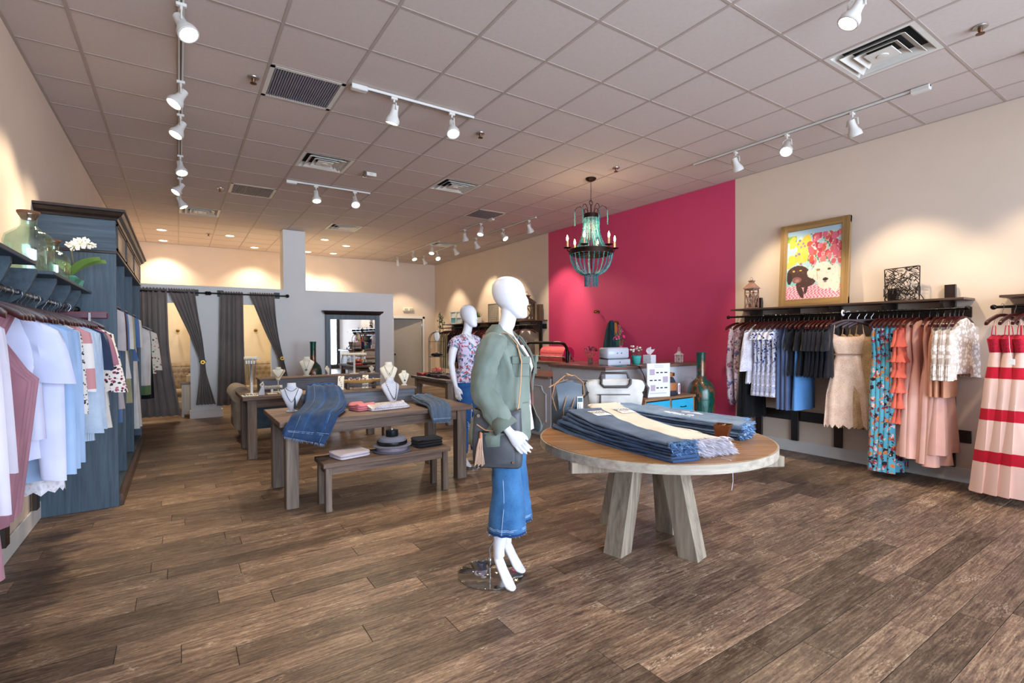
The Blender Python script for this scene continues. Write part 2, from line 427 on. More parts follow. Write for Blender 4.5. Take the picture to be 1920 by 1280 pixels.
# ceiling: tiles in a bar grid
TILE = plain('ceiling tile', 'cbbdb6', .95, var=.03, scale=30, bmp=.25)
BARM = plain('ceiling grid bar', 'b0a198', .6, var=.01)
ce = struct('ceiling', MB().box(XL-.1, XR+.1, YF, YB, CEIL+.06, CEIL+.12), plain('ceiling slab', '444444', .9))
G = .6096; GX0 = .017; GY0 = 3.789
def cell(i, j): return GX0+G*(i+.5), GY0+G*(j+.5)
fix = {(7, -4), (2, 4), (5, 4), (4, 10), (0, 10), (8, 11), (1, 1), (1, 7), (7, 6)}
full = MB().bbox(-G/2+.006, G/2-.006, -G/2+.006, G/2-.006, 0, .018, .003).mesh('tile', TILE)
back = MB(); cnt = 0
for j in range(-12, 17):
    y0 = GY0+G*j; y1 = min(y0+G, YB)
    if y0 >= YB or y1 < YF: continue
    for i in range(-2, 11):
        x0 = max(GX0+G*i, XL); x1 = min(GX0+G*(i+1), XR)
        if x1-x0 < .03 or y1-y0 < .03: continue
        if (i, j) in fix: continue
        if j < -6 or cnt >= 298: back.box(x0+.006, x1-.006, max(y0, YF)+.006, y1-.006, CEIL+.003, CEIL+.02); continue
        cnt += 1
        if x1-x0 > G-.001 and y1-y0 > G-.001: obj('tile', full, ce, ((x0+x1)/2, (y0+y1)/2, CEIL+.003))
        else: obj('tile', MB().bbox(-(x1-x0)/2+.006, (x1-x0)/2-.006, -(y1-y0)/2+.006, (y1-y0)/2-.006, 0, .018, .003).mesh('tile', TILE), ce, ((x0+x1)/2, (y0+y1)/2, CEIL+.003))
o = part('tile', back, TILE, ce); o['kind'] = 'stuff'
for i in range(-1, 11): part('main_bar', MB().bbox(GX0+G*i-.012, GX0+G*i+.012, YF, YB, CEIL-.001, CEIL+.008, .001), BARM, ce)
for j in range(-11, 17): part('cross_bar', MB().bbox(XL, XR, GY0+G*j-.011, GY0+G*j+.011, CEIL, CEIL+.008, .001), BARM, ce)
part('wall_angle', MB().box(XL, XL+.02, YF, YB, CEIL-.002, CEIL+.006).box(XR-.02, XR, YF, YB, CEIL-.002, CEIL+.006).box(XL, XR, YB-.02, YB, CEIL-.002, CEIL+.006), BARM, ce)
# diffusers and grilles
WM = plain('white enamel', 'd8d4cc', .4, var=.03)
def diffuser(i, j, label):
    x, y = cell(i, j); t = thing('air_diffuser', label, 'vent', (x, y, CEIL), 0, 'square ceiling diffusers')
    h = G/2-.008
    def fr(a, b_, z0, z1):
        return MB().loft([[(s*a if abs(s) else 0, q*a, z0) for s, q in ((-1, -1), (1, -1), (1, 1), (-1, 1))], [(s*b_, q*b_, z1) for s, q in ((-1, -1), (1, -1), (1, 1), (-1, 1))]], False)
    fm = MB()
    for r0, r1, z0, z1 in ((h, h-.035, -.002, -.002), (h-.035, h-.075, -.002, .05)):
        fm.loft([[(a*r0, b_*r0, z0) for a, b_ in ((-1, -1), (1, -1), (1, 1), (-1, 1))], [(a*r1, b_*r1, z1) for a, b_ in ((-1, -1), (1, -1), (1, 1), (-1, 1))]], False)
    part('frame', fm, WM, t)
    part('backing', MB().box(-h+.03, h-.03, -h+.03, h-.03, .052, .055), plain('duct shadow', '1c1a1a', .9), t)
    for r0, r1 in ((.215, .16), (.145, .095)):
        o = part('cone_ring', MB().loft([[(a*r0, b_*r0, -.012) for a, b_ in ((-1, -1), (1, -1), (1, 1), (-1, 1))], [(a*r1, b_*r1, .03) for a, b_ in ((-1, -1), (1, -1), (1, 1), (-1, 1))]], False), WM, t); solid(o, .004)
    part('centre_plate', MB().bbox(-.095, .095, -.095, .095, -.014, -.006, .004).lathe([(.04, -.014), (.036, -.02), (.01, -.022)], n=20), WM, t)
    return t
for (i, j, l) in ((7, -4, 'large square ceiling diffuser at the top right corner of the photo'), (2, 4, 'square ceiling diffuser between the two left short light tracks'), (5, 4, 'square ceiling diffuser to the left of the beaded chandelier'), (4, 10, 'square ceiling diffuser just in front of the column over the fitting rooms'), (0, 10, 'square ceiling diffuser at the end of the long left light track'), (8, 11, 'farthest square ceiling diffuser, beside the far right light tracks')):
    diffuser(i, j, l)
def grille(i, j, label, dark):
    x, y = cell(i, j); t = thing('return_grille', label, 'vent', (x, y, CEIL), 0); h = G/2-.008
    part('frame', MB().box(-h, h, -h, -h+.035, -.003, .01).box(-h, h, h-.035, h, -.003, .01).box(-h, -h+.035, -h, h, -.003, .01).box(h-.035, h, -h, h, -.003, .01), WM, t)
    part('backing', MB().box(-h+.03, h-.03, -h+.03, h-.03, .03, .034), plain('duct shadow', '1c1a1a', .9), t)
    lm = MB().box(-.0062, .0062, -h+.035, h-.035, -.002, .02).mesh('louvre', plain('grey louvre', dark, .5))
    for k in range(27): obj('louvre', lm, t, (-h+.045+k*(2*h-.09)/26, 0, 0))
grille(1, 1, 'large ribbed return air grille near the left light track', '7c7986')
grille(1, 7, 'dark return air grille farther back on the left of the ceiling', '554f52')
grille(7, 6, 'grey return air grille behind the chandelier', '837a78')
# sprinklers
sm = plain('brass sprinkler', '6a4a34', .4, .8)
sp = None
for (x, y, l) in ((.543, 4.709, 'ceiling sprinkler beside the ribbed grille'), (2.719, 4.67, 'ceiling sprinkler right of the first short light track'), (.524, 8.433, 'ceiling sprinkler left of the dark grille'), (4.757, 4.678, 'ceiling sprinkler above the chandelier'), (4.774, 1.127, 'ceiling sprinkler right of the large diffuser'), (.537, 12.218, 'ceiling sprinkler over the left fitting room'), (5.606, 13.295, 'farthest ceiling sprinkler by the back corner')):
    if sp is None:
        sp = thing('sprinkler', l, 'sprinkler', (x, y, CEIL-.001))
        part('escutcheon', MB().lathe([(.045, 0), (.043, -.008), (.018, -.01)], n=20), plain('steel ring', 'a8a49c', .3, .8), sp, True)
        part('head', MB().lathe([(.016, -.005), (.014, -.03), (.006, -.045), (.026, -.048), (.026, -.052), (.004, -.054)], n=14), sm, sp, True)
    else: dup(sp, (x, y, CEIL-.001), label=l)
t = thing('emergency_light', 'small white emergency lamp hanging under the ceiling beside the second short track', 'lamp', (2.10, 6.56, CEIL))
part('plate', MB().bbox(-.02, .11, -.012, .012, -.05, -.005, .002), WM, t); part('lamp_head', MB().lathe([(.012, 0), (.012, -.03), (.03, -.05), (.03, -.075), (.005, -.08)], (-.04, 0, 0), 14), plain('chrome', 'b8b8b8', .15, 1), t, True)
text('lettering', 'EXIT', .02, plain('black ink', '141414', .6), t, (.045, -.0126, -.028), (R(90), 0, 0))
t = thing('exit_light', 'white twin emergency light box on the wall above the back door', 'lamp', (5.65, YB-.03, 2.3))
part('housing', MB().bbox(-.16, .16, -.03, .03, -.06, .06, .012), plain('ivory plastic', 'e8e0cc', .5), t, True)
for x in (-.08, .08): part('lamp_head', MB().bbox(x-.055, x+.055, -.04, -.028, -.035, .035, .008), plain('clear lens', 'b9b3a2', .2), t)
t = tag(part('light_switch', MB().bbox(5.01-.04, 5.01+.04, YB-.01, YB, 1.13, 1.25, .003), plain('ivory plastic', 'e8e0cc', .5)), 'small light switch plate on the wall beside the wire stand', 'switch')
t.location.x = 1.36
# smoke-style fixtures done; downlights over the fitting rooms
DLE = emit('downlight glow', 'ffe6b4', 9)
dl = None
for k, (x, y) in enumerate(((-.268, 12.29), (-.27, 13.61), (.928, 12.24), (1.54, 13.51), (2.733, 11.62), (3.345, 12.14), (2.751, 13.48), (3.361, 13.4))):
    lb = ['recessed downlight at far left, nearer of the pair', 'recessed downlight at far left, farther of the pair', 'recessed downlight between the curtain tops', 'recessed downlight just left of the column', 'recessed downlight right of the column, nearest', 'recessed downlight above the right end of the partition', 'recessed downlight touching the right edge of the column', 'recessed downlight at the back right of the group'][k]
    if dl is None:
        dl = thing('downlight', lb, 'ceiling light', (x, y, CEIL), group='recessed downlights at the back')
        part('trim_ring', MB().lathe([(.1, 0), (.1, -.006), (.078, -.008), (.078, 0)], n=24, cap=False), WM, dl, True)
        part('lens', MB().lathe([(.078, -.003), (.02, -.004)], n=24), DLE, dl, True)
    else: dup(dl, (x, y, CEIL), label=lb)
    l = bpy.data.lights.new('downlight_beam', 'SPOT'); l.energy = 135; l.spot_size = R(115); l.spot_blend = .7; l.color = (1, .87, .66); l.shadow_soft_size = .08
    lo = bpy.data.objects.new('downlight_beam', l); COL.objects.link(lo); lo.location = (x, y, CEIL-.03)
# ------------------------------------------------------------ track lights
TW = plain('white track enamel', 'd9d6d0', .4, var=.02)
GLOW = emit('lamp glow', 'fff0cc', 14)
def track(p0, p1, label, feed=0):
    p0 = Vector(p0); p1 = Vector(p1); L = (p1-p0).length; a = math.atan2(p1.y-p0.y, p1.x-p0.x)
    t = thing('light_track', label, 'light track', (p0.x, p0.y, CEIL), a)
    part('rail', MB().bbox(0, L, -.018, .018, -.024, -.002, .003), TW, t)
    part('groove', MB().box(.01, L-.01, -.006, .006, -.0255, -.023), plain('track groove', '55504c', .6), t)
    if feed: x = 0 if feed == 1 else L-.14; part('power_feed', MB().bbox(x, x+.14, -.03, .03, -.045, -.001, .006), TW, t)
    return t
def head_parts(t, lit):
    part('adapter', MB().bbox(-.03, .03, -.014, .014, -.045, -.024, .003).tube([(0, 0, -.045), (0, 0, -.075)], .009, 8), TW, t)
    yk = MB()
    for s in (-1, 1): yk.tube([(0, s*.004, -.072), (0, s*.045, -.09), (0, s*.05, -.15)], .006, 6)
    part('yoke', yk, TW, t, True)
HB = MB().lathe([(.004, .06), (.03, .055), (.034, 0), (.04, -.03), (.062, -.07), (.064, -.1), (.059, -.1), (.045, -.075)], n=24).mesh('lamp_can', TW, True)
HR = MB().lathe([(.061, -.096), (.061, -.104), (.054, -.104)], n=24, cap=False).mesh('lamp_rim', TW, True)
HL = MB().lathe([(.056, -.093), (.02, -.098), (.002, -.099)], n=24).mesh('bulb_face', GLOW, True)
def spot(x, y, aim, label, z=0, power=105, size=66, col=(1, .82, .58), glow=True):
    t = thing('track_spotlight', label, 'spotlight', (x, y, CEIL), 0, 'track spotlights')
    a = Vector(aim)-Vector((x, y, CEIL-.15)); q = a.to_track_quat('-Z', 'Y')
    head_parts(t, 1)
    for me, nm in ((HB, 'lamp_can'), (HR, 'lamp_rim'), (HL, 'bulb_face')):
        o = obj(nm, me, t, (0, 0, -.15)); o.rotation_mode = 'QUATERNION'; o.rotation_quaternion = q
    if power:
        l = bpy.data.lights.new('spot_beam', 'SPOT'); l.energy = power; l.spot_size = R(size); l.spot_blend = .6; l.color = col; l.shadow_soft_size = .05
        lo = bpy.data.objects.new('spot_beam', l); COL.objects.link(lo); lo.location = Vector((x, y, CEIL-.15))+a.normalized()*.12
        lo.rotation_mode = 'QUATERNION'; lo.rotation_quaternion = q
    return t
track((.035, 3.0, 0), (.035, 9.9, 0), 'long white light track running away on the left of the ceiling')
track((1.255, 4.36, 0), (2.46, 4.36, 0), 'short white light track beside the ribbed grille', 1)
track((1.255, 7.5, 0), (2.43, 7.5, 0), 'short white light track farther back beside the dark grille', 1)
track((5.49, 1.62, 0), (5.49, 4.03, 0), 'white light track along the cream right wall', 1)
track((5.46, 7.38, 0), (5.46, 12.7, 0), 'long white light track near the far right wall')
track((4.83, 7.85, 0), (4.83, 9.2, 0), 'short white light track behind the chandelier', 1)
track((4.95, 10.4, 0), (4.95, 13.6, 0), 'farthest white light track near the back corner')
for a in ((.035, 3.88, (1.6, 2.2, 0), 'largest lit spotlight at the top left of the photo'), (.035, 5.05, (-1.2, 4.6, 1.4), 'second lit spotlight on the long left track'), (.035, 5.8, (-1.2, 5.2, .9), 'third lit spotlight on the long left track'), (.035, 7.1, (.6, 5.6, 0), 'fourth lit spotlight on the long left track'), (.035, 8.1, (-1.6, 7.4, 1), 'fifth lit spotlight on the long left track'), (.035, 8.9, (1.4, 8.6, .8), 'last spotlight on the long left track'),
          (1.64, 4.36, (1.3, 5.2, .7), 'left spotlight on the track beside the ribbed grille, turned away'), (2.22, 4.36, (1.9, 2.8, .4), 'lit spotlight on the right of the track beside the ribbed grille'),
          (1.65, 7.5, (1.7, 6.6, .7), 'left spotlight on the second short track'), (2.2, 7.5, (2.0, 5.4, .6), 'lit right spotlight on the second short track'),
          (5.49, 2.23, (6.5, 2.0, 1.2), 'spotlight nearest the track feed on the right wall track'), (5.49, 2.86, (3.2, 2.1, .6), 'brightly lit spotlight in the middle of the right wall track'), (5.49, 3.46, (6.5, 3.3, 1.4), 'spotlight at the left end of the right wall track'),
          (5.46, 7.6, (6.52, 7.9, 1.7), 'first spotlight of the far right track'), (5.46, 8.5, (6.0, 6.6, 1.2), 'second lit spotlight of the far right track'), (5.46, 9.6, (6.52, 9.7, 1.6), 'third spotlight of the far right track'), (5.46, 10.6, (6.52, 10.6, 2.0), 'fourth spotlight of the far right track'), (5.46, 11.6, (5.2, 9.0, 1), 'fifth lit spotlight of the far right track'), (5.46, 12.4, (6.52, 12.5, 1.5), 'last spotlight of the far right track'),
          (4.83, 8.3, (3.9, 7.6, .8), 'lit spotlight on the short track behind the chandelier'), (4.83, 8.95, (5.6, 9.4, .8), 'dim spotlight on the short track behind the chandelier'),
          (4.95, 10.8, (4.2, 9.6, .8), 'spotlight on the farthest track, nearest of three'), (4.95, 11.9, (5.2, 10.2, .8), 'spotlight on the farthest track, middle of three'), (4.95, 13.0, (5.8, 14, 1.2), 'spotlight on the farthest track, last of three')):
    spot(*a)
# heads over the front of the shop; the first shows at the top right of the photo
track((3.55, -1.5, 0), (3.55, 1.5, 0), 'light track reaching in at the top right of the photo')
spot(3.55, 1.42, (2.2, 2.6, .4), 'large lit spotlight at the top right edge of the photo', power=60)
spot(3.55, -.3, (4.6, 1.2, 0), 'spotlight over the front of the shop', power=60)
track((5.49, .2, 0), (5.49, 1.0, 0), 'white light track stub at the right edge of the photo', 2)
spot(5.49, .55, (6.5, 1.2, 1.1), 'spotlight just past the right edge of the photo')
# ================================================================== clothes on hangers
HW = plain('dark cherry hanger wood', '3a1210', .3, var=.15); CH = plain('chrome wire', 'b0aeb0', .2, 1)
def hanger_mesh():
    w = MB()
    for s in (-1, 1):
        w.loft([[(s*x, yy, z) for yy, z in ((-.011, -zz), (.011, -zz), (.013, -zz-h*.5), (.009, -zz-h), (-.009, -zz-h), (-.013, -zz-h*.5))] for x, zz, h in ((0, .072, .026), (.05, .076, .027), (.1, .092, .028), (.16, .115, .03), (.205, .14, .034), (.215, .152, .026))])
    return w.mesh('shoulders', HW, True)
HGW = hanger_mesh()
HGH = MB().tube([(0, 0, -.075), (0, 0, -.05), (.012, 0, -.035), (.022, 0, -.015), (.02, 0, .006), (.006, 0, .017), (-.012, 0, .014), (-.02, 0, .002)], .0022, 5).mesh('hook', CH, True)
def hanger(x, y, z, rz, label, group):
    t = thing('clothes_hanger', label, 'hanger', (x, y, z), rz, group)
    obj('shoulders', HGW, t); obj('hook', HGH, t); return t
def ring(w, d, z, n, slope=0, folds=0, amp=0, ph=0, neck=0, jag=0, neckw=.08, flare=0):
    out = []
    for k in range(n):
        a = 2*pi*k/n; c_, s_ = cos(a), sin(a)
        x = w*(abs(c_)**.75)*(1 if c_ >= 0 else -1)
        q = 1 + amp*sin(folds*a+ph) + .5*amp*sin((folds*1.7)*a+ph*2)
        y = d*(abs(s_)**.8)*(1 if s_ >= 0 else -1)*q
        if amp: y += d*amp*.6*sin(folds*.5*x/w*pi+ph)
        zz = z - slope*(abs(x)/max(w, .01))**1.3
        if neck and abs(x) < neckw: zz -= neck*(1-abs(x)/neckw)*(1 if s_ < 0 else .35)
        if jag: zz += jag*(1 if k % 2 else -1)
        out.append((x, y, zz))
    return out
GM = {}
def gmesh(key, mat, prof, neck=.0, folds=5, amp=.25, jag=0, n=40, nseg=3, ph=None):
    """prof: (z, half width, half depth, shoulder slope)"""
    k_ = (key, mat.name)
    if k_ in GM: return GM[k_]
    ph = random.uniform(0, 6) if ph is None else ph
    rings = []; L = len(prof)
    zt, zb = prof[0][0], prof[-1][0]
    for i in range(L-1):
        for s in range(nseg):
            t = s/nseg; a, b_ = prof[i], prof[i+1]
            z, w, d, sl = [a[q]*(1-t)+b_[q]*t for q in range(4)]
            f = min(1, max(0, (zt-z-.08)/(zt-zb))*1.6)
            rings.append(ring(w, d, z, n, sl, folds, amp*f, ph+z*1.2, neck if i == 0 and s == 0 else 0, 0, .13 if 'slip' in key else .08))
    z, w, d, sl = prof[-1]
    rings.append(ring(w, d, z, n, sl, folds, amp, ph+z*1.2, 0, jag))
    GM[k_] = MB().loft(rings, False).mesh('cloth_body', mat, True); return GM[k_]
def sleeve_mesh(key, mat, side, x0, z0, ln, r0=.075, r1=.06, out=.05, flat=.42, cuff=0):
    k_ = ('slv', key, mat.name, side)
    if k_ in GM: return GM[k_]
    rings = []
    for i in range(9):
        t = i/8; r = r0+(r1-r0)*t
        if cuff and t > .9: r = cuff
        cx = side*(x0+out*t**.7); cz = z0-ln*t
        rings.append([(cx+r*cos(2*pi*k/14), r*flat*sin(2*pi*k/14)*(1+.25*sin(3*k+i*.7)), cz + (.035*(1-t)+.01)*(-cos(2*pi*k/14)*side)) for k in range(14)])
    GM[k_] = MB().loft(rings, False).mesh('sleeve', mat, True); return GM[k_]
def strap_mesh(key, mat, x, ztop, zb, xb):
    k_ = ('strap', key, mat.name)
    if k_ in GM: return GM[k_]
    GM[k_] = [MB().tube([(s*xb, -.016, zb-.02), (s*(x+xb)/2, -.012, (ztop+zb)/2), (s*x, 0, ztop), (s*(x+xb)/2, .012, (ztop+zb)/2), (s*xb, .016, zb-.02)], .0035, 5).mesh('strap', mat, True) for s in (-1, 1)]; return GM[k_]
TEE = lambda L, w=.24, d=.035: [(-.085, .075, .022, .015), (-.1, .14, .026, .045), (-.12, .195, .028, .06), (-.26, .205, .032, .01), (-.5 if L > .6 else -L*.7, .21, .034, 0), (-L, w, d, 0)]
TANK = lambda L, w=.24, d=.035: [(-.085, .07, .018, .01), (-.1, .12, .02, .03), (-.2, .13, .026, .0), (-.32, .19, .03, 0), (-.5, .2, .032, 0), (-L, w, d, 0)]
STRAPD = lambda L, w, d=.05, ww=.14, zt=.25: [(-zt, .15, .02, -.015), (-zt-.06, .175, .04, 0), (-zt-.22, ww, .035, 0), (-zt-.3, ww+.02, .04, 0), (-L*.72, w*.9, d, 0), (-L, w, d, 0)]
MAXI = lambda L, w, d=.05: [(-.085, .07, .02, .01), (-.12, .15, .024, .04), (-.26, .17, .03, 0), (-.48, .13, .032, 0), (-.8, .18, .04, 0), (-L, w, d, 0)]
def garment(name, label, cat, group, x, y, z, rz, mat, prof, key, neck=.05, slv=None, straps=None, folds=5, amp=.25, jag=0, hlabel=None, sc=1, extra=None, hg=True):
    t = thing(name, label, cat, (x, y, z), rz, group)
    obj('cloth_body', gmesh(key, mat, prof, neck, folds, amp, jag), t)
    if slv:
        m2 = slv.get('mat', mat)
        for s in (-1, 1): obj('sleeve', sleeve_mesh(key, m2, s, slv.get('x', .19), slv.get('z', -.17), slv['len'], slv.get('r0', .08), slv.get('r1', .065), slv.get('out', .04), slv.get('flat', .4), slv.get('cuff', 0)), t)
    if straps:
        for me_ in strap_mesh(key, mat, *straps): obj('strap', me_, t)
    if extra: extra(t)
    if hg: hanger(x, y, z, rz, hlabel or 'dark wooden hanger of the '+' '.join(label.split(',')[0].split()[:10]), 'hangers for '+(group or label))
    return t
# ------------------------------------------------------------------ wall racks
EB = wood('ebony stained wood', '1c1412', '30211b', axis=1, scale=1, rough=.35, rnd=3)
EBV = wood('ebony stained wood upright', '1c1412', '30211b', axis=2, scale=1, rough=.35, rnd=3)
SHT = wood('brown shelf top', '3b2b23', '5e473a', axis=1, rough=.35, rnd=3)
BB = wood('blue grey stained wood', '27343f', '40525f', axis=1, rough=.5, rnd=3)
BBV = wood('blue grey stained wood upright', '2b3b49', '4a5e6e', axis=2, rough=.5, rnd=3, scale=1.2)
def wall_rack(label, wall, s, y0, y1, posts, zs=1.815, dep=.32, rod=.30, rodz=1.73, mats=(EB, EBV, SHT), brackets=(), rails=((.40, .525), (1.65, 1.755)), ptop=1.985, shelves=None):
    t = thing('wall_rack', label, 'clothes rack', (wall, (y0+y1)/2, 0)); ym = (y0+y1)/2
    X = lambda a, b_: (min(s*a, s*b_), max(s*a, s*b_))
    for p in posts: x = X(.02, .05); part('upright', MB().bbox(x[0], x[1], p-.045-ym, p+.045-ym, .15, ptop, .003), mats[1], t)
    for z0, z1 in rails: x = X(.0, .02); part('wall_rail', MB().bbox(x[0], x[1], y0+.02-ym, y1-.02-ym, z0, z1, .003), mats[0], t)
    for a, b_ in (shelves or [(y0, y1)]): x = X(.0, dep); part('shelf', MB().bbox(x[0], x[1], a-ym, b_-ym, zs, zs+.022, .003), mats[2], t)
    for p in brackets:
        poly = [(s*.05, zs), (s*(dep-.03), zs), (s*(dep-.03), zs-.03)] + [(s*(.05+(dep-.1)*cos(R(a))), zs-.07-.17*sin(R(a))) for a in (10, 30, 50, 70, 85)] + [(s*.05, zs-.25)]
        part('bracket', MB().prism(poly, p-.014-ym, p+.014-ym, 'xz'), mats[0], t)
    rx = s*rod
    part('rod', MB().tube([(rx, y0-.01-ym, rodz), (rx, y1+.03-ym, rodz)], .013, 12), plain('black iron rod', '15120f', .3, .6), t, True)
    for e in (y0-.02, y1+.04): part('finial', MB().sph((rx, e-ym, rodz), .024, 12, 8), plain('black iron rod', '15120f', .3, .6), t, True)
    return t
wall_rack('long dark wall rack with shelf and rod on the cream right wall', XR, -1, 1.57, 3.99, (3.75, 3.28, 2.78, 2.24, 1.75), brackets=(3.72, 3.22, 2.76, 2.24, 1.75))
wall_rack('dark wall rack at the right edge of the photo holding the red striped dresses', XR, -1, -.6, 1.33, (1.1, .5, -.1), brackets=(1.1, .5, -.1), rails=((1.65, 1.755),), ptop=1.9)
wall_rack('dark wall rack on the far right wall beyond the raspberry wall', XR, -1, 8.42, 12.9, (8.62, 9.5, 10.4, 11.3, 12.2), brackets=(8.62, 9.5, 10.4, 11.3, 12.2), ptop=2.03)
wall_rack('blue grey wall rack with curved brackets along the left wall', XL, 1, 1.2, 5.58, (1.6, 2.6, 3.6, 4.5, 5.35), zs=1.875, dep=.365, rod=.262, rodz=1.74, mats=(BB, EBV, BB), brackets=(1.9, 2.6, 3.25, 3.75, 4.3, 4.8, 5.25), rails=((.40, .5), (1.6, 1.72)), ptop=1.87, shelves=[(1.2, 3.575), (4.03, 5.58)])
# ------------------------------------------------------------------ patterned cloths
FLOR1 = floral('violet marbled print', 'c9b7c4', ['7a5f86', 'b58fa0', '5a6b96', 'a06a80'], 16, .42, 'd9c3c6', 1.6)
BLK = cloth('black lace cloth', '131217', '08080a'); NAVYBLK = cloth('near black crepe', '1b1b24', '101017')
WLACE = lace('white eyelet lace', 'e8e4ea', 'b9b3c0', 45)
TOILE = floral('blue and white print', 'e4e4ee', ['24337c', '2c4aa0', '1c2a66', '3d59a8'], 28, .40, 'cfd2e6', 1.2)
TOILE2 = lace('blue ring print', 'dfe0ec', '2a3f92', 24, 2)
SLATE = cloth('slate blue crepe', '6377a0', '4f6188'); SKY = cloth('clear blue crepe', '5f93cc', '4d7fba')
ECRU = lace('ecru blush lace', 'ecd0bc', 'cba58c', 60); GOLD = lace('golden lace', 'c2a27e', '97754f', 60)
AQUA = floral('aqua floral crepe', '5fb2c9', ['a33b4a', 'e8c4c4', '2b2430', 'd9844c', '7d2f45'], 22, .48, '55a6c2', 1.1)
CORAL = cloth('coral chiffon', 'e2705a', 'c85a4a'); BLUSH = cloth('blush tulle', 'e3b2a4', 'd09c90', big=2)
CIRC = lace('white circle lace', 'efe6e2', 'bdaea2', 30, 1); PEACH = cloth('peach satin', 'd79a78', 'c88a6c')
rz_ = lambda: random.uniform(-.06, .06)
RX, RZ = 6.22, 1.73
for i, y in enumerate((3.90, 3.80)):
    garment('blouse', 'violet marbled sleeveless blouse with an uneven hem beside the raspberry wall', 'blouse', 'violet marbled blouses', RX, y, RZ, rz_()-.1, FLOR1, [(-.1, .07, .02, .01), (-.12, .15, .024, .04), (-.3, .17, .03, 0), (-.62, .21, .04, 0), (-1.0, .19, .04, .08), (-1.13, .13, .035, .04)], 'marb', .06, amp=.4)
for i, y in enumerate((3.715, 3.66)):
    garment('dress', 'black lace dress hanging behind the white lace blouse', 'dress', 'black lace dresses', RX, y, RZ, rz_(), BLK, TANK(1.3, .25, .05), 'blkl', .05, amp=.35, jag=.012)
garment('blouse', 'white eyelet lace blouse with flared sleeves', 'blouse', None, RX, 3.6, RZ, -.12, WLACE, TEE(.85, .26, .045), 'wlace', .05, slv=dict(len=.52, r0=.08, r1=.12, out=.05), amp=.4, jag=.014)
for i, y in enumerate((3.53, 3.475, 3.42, 3.365, 3.31)):
    garment('dress', 'blue and white printed ruffle shouldered dress in the row of five', 'dress', 'blue and white printed dresses', RX, y, RZ, rz_()-.05, TOILE, TEE(.62, .2, .04), 'toile', .05, slv=dict(len=.12, r0=.06, r1=.09, out=.02), amp=.3,
            extra=lambda t: obj('skirt', gmesh('toileskirt', TOILE2, [(-.6, .205, .04, 0), (-.8, .225, .05, 0), (-1.0, .24, .055, 0)], 0, 5, .35), t))
for i, y in enumerate((3.245, 3.2, 3.155)):
    garment('dress', 'slate blue sleeveless crepe dress', 'dress', 'slate blue dresses', RX, y, RZ, rz_(), SLATE, TANK(1.14, .22, .04), 'slate', .08, amp=.3)
garment('dress', 'clear blue dress showing below the black tops', 'dress', None, RX, 3.04, RZ, 0, SKY, TANK(1.13, .235, .04), 'sky', .08, amp=.3)
for i, y in enumerate((3.1, 2.985, 2.93, 2.885, 2.84, 2.795, 2.75, 2.71)):
    garment('top', 'near black sleeveless top with a jagged hem', 'top', 'black jagged tops', RX, y, RZ, rz_(), NAVYBLK, TEE(.72, .25, .045), 'blktop', .04, slv=dict(len=.25, r0=.07, r1=.08), amp=.25, jag=.02)
for i, (y, r_, m_, ox) in enumerate(((2.56, -1.02, ECRU, -.02), (2.50, -1.0, GOLD, .12), (2.44, -1.0, GOLD, .18), (2.385, -1.0, GOLD, .22))):
    garment('dress', 'ecru lace slip dress with thin straps facing into the shop' if i == 0 else 'golden lace slip dress behind the ecru one', 'dress', None if i == 0 else 'golden lace dresses', RX+ox*.5, y, RZ, r_, m_, STRAPD(1.27, .24, .05, .12), 'slip', .11, straps=(.13, -.13, -.26, .145), amp=.4, jag=.022,
            extra=(lambda t: obj('waist_band', gmesh('belt'+str(i), plain('brown ribbon', '9b7a66', .6), [(-.455, .143, .04, 0), (-.475, .143, .04, 0)], 0, 5, .0), t)) if i == 0 else None)
for i, y in enumerate((2.27, 2.225, 2.185, 2.145, 2.11)):
    garment('dress', 'aqua floral maxi dress reaching almost to the floor', 'dress', 'aqua floral maxi dresses', RX, y, RZ, rz_(), AQUA, MAXI(1.66, .22, .045), 'aqua', .08, amp=.5, folds=7)
def tiers(t):
    for k in range(6):
        z = -.2-.155*k
        obj('ruffle_tier', gmesh('tier%d' % k, CORAL, [(z, .17, .026, 0), (z-.17, .215, .05, 0)], 0, 8, .4, .004), t)
for i, y in enumerate((2.07, 2.035)):
    garment('dress', 'coral dress of ruffled tiers', 'dress', 'coral tiered dresses', RX, y, RZ, 0, CORAL, TANK(1.0, .17, .02), 'coral', .06, extra=tiers)
for i, (y, L) in enumerate(((1.985, 1.46), (1.93, 1.47), (1.845, 1.5), (1.79, 1.52), (1.735, 1.40))):
    garment('dress', 'blush tulle dress with a full flared skirt', 'dress', 'blush tulle dresses', RX+.02, y, RZ, rz_(), BLUSH, [(-.09, .07, .018, .01), (-.12, .13, .022, .04), (-.3, .145, .03, 0), (-.5, .105, .028, 0), (-.9, .19, .055, 0), (-L, .27, .08, 0)], 'blush%d' % i, .12, amp=.35, folds=6)
for i, y in enumerate((1.80, 1.755, 1.71)):
    garment('dress', 'peach satin slip between the blush dresses', 'dress', 'peach slips', RX, y-.03, RZ, rz_(), PEACH, TANK(.85, .2, .025), 'peach', .1, amp=.2)
for i, y in enumerate((1.74, 1.70, 1.665, 1.63, 1.6)):
    garment('blouse', 'white circle lace blouse with elbow sleeves', 'blouse', 'white circle lace blouses', RX+.02, y-.01, RZ, rz_()-.12*(i > 3), CIRC, TEE(.62, .23, .04), 'circ', .05, slv=dict(len=.5, r0=.085, r1=.09, out=.06), amp=.3)
REDB = bands('red lace bands on sheer cloth', 'b5142c', 'dcb8ab', .37, .27, off=.28)
REDL = lace('red lace bodice', 'c01c34', '7d0e20', 60)
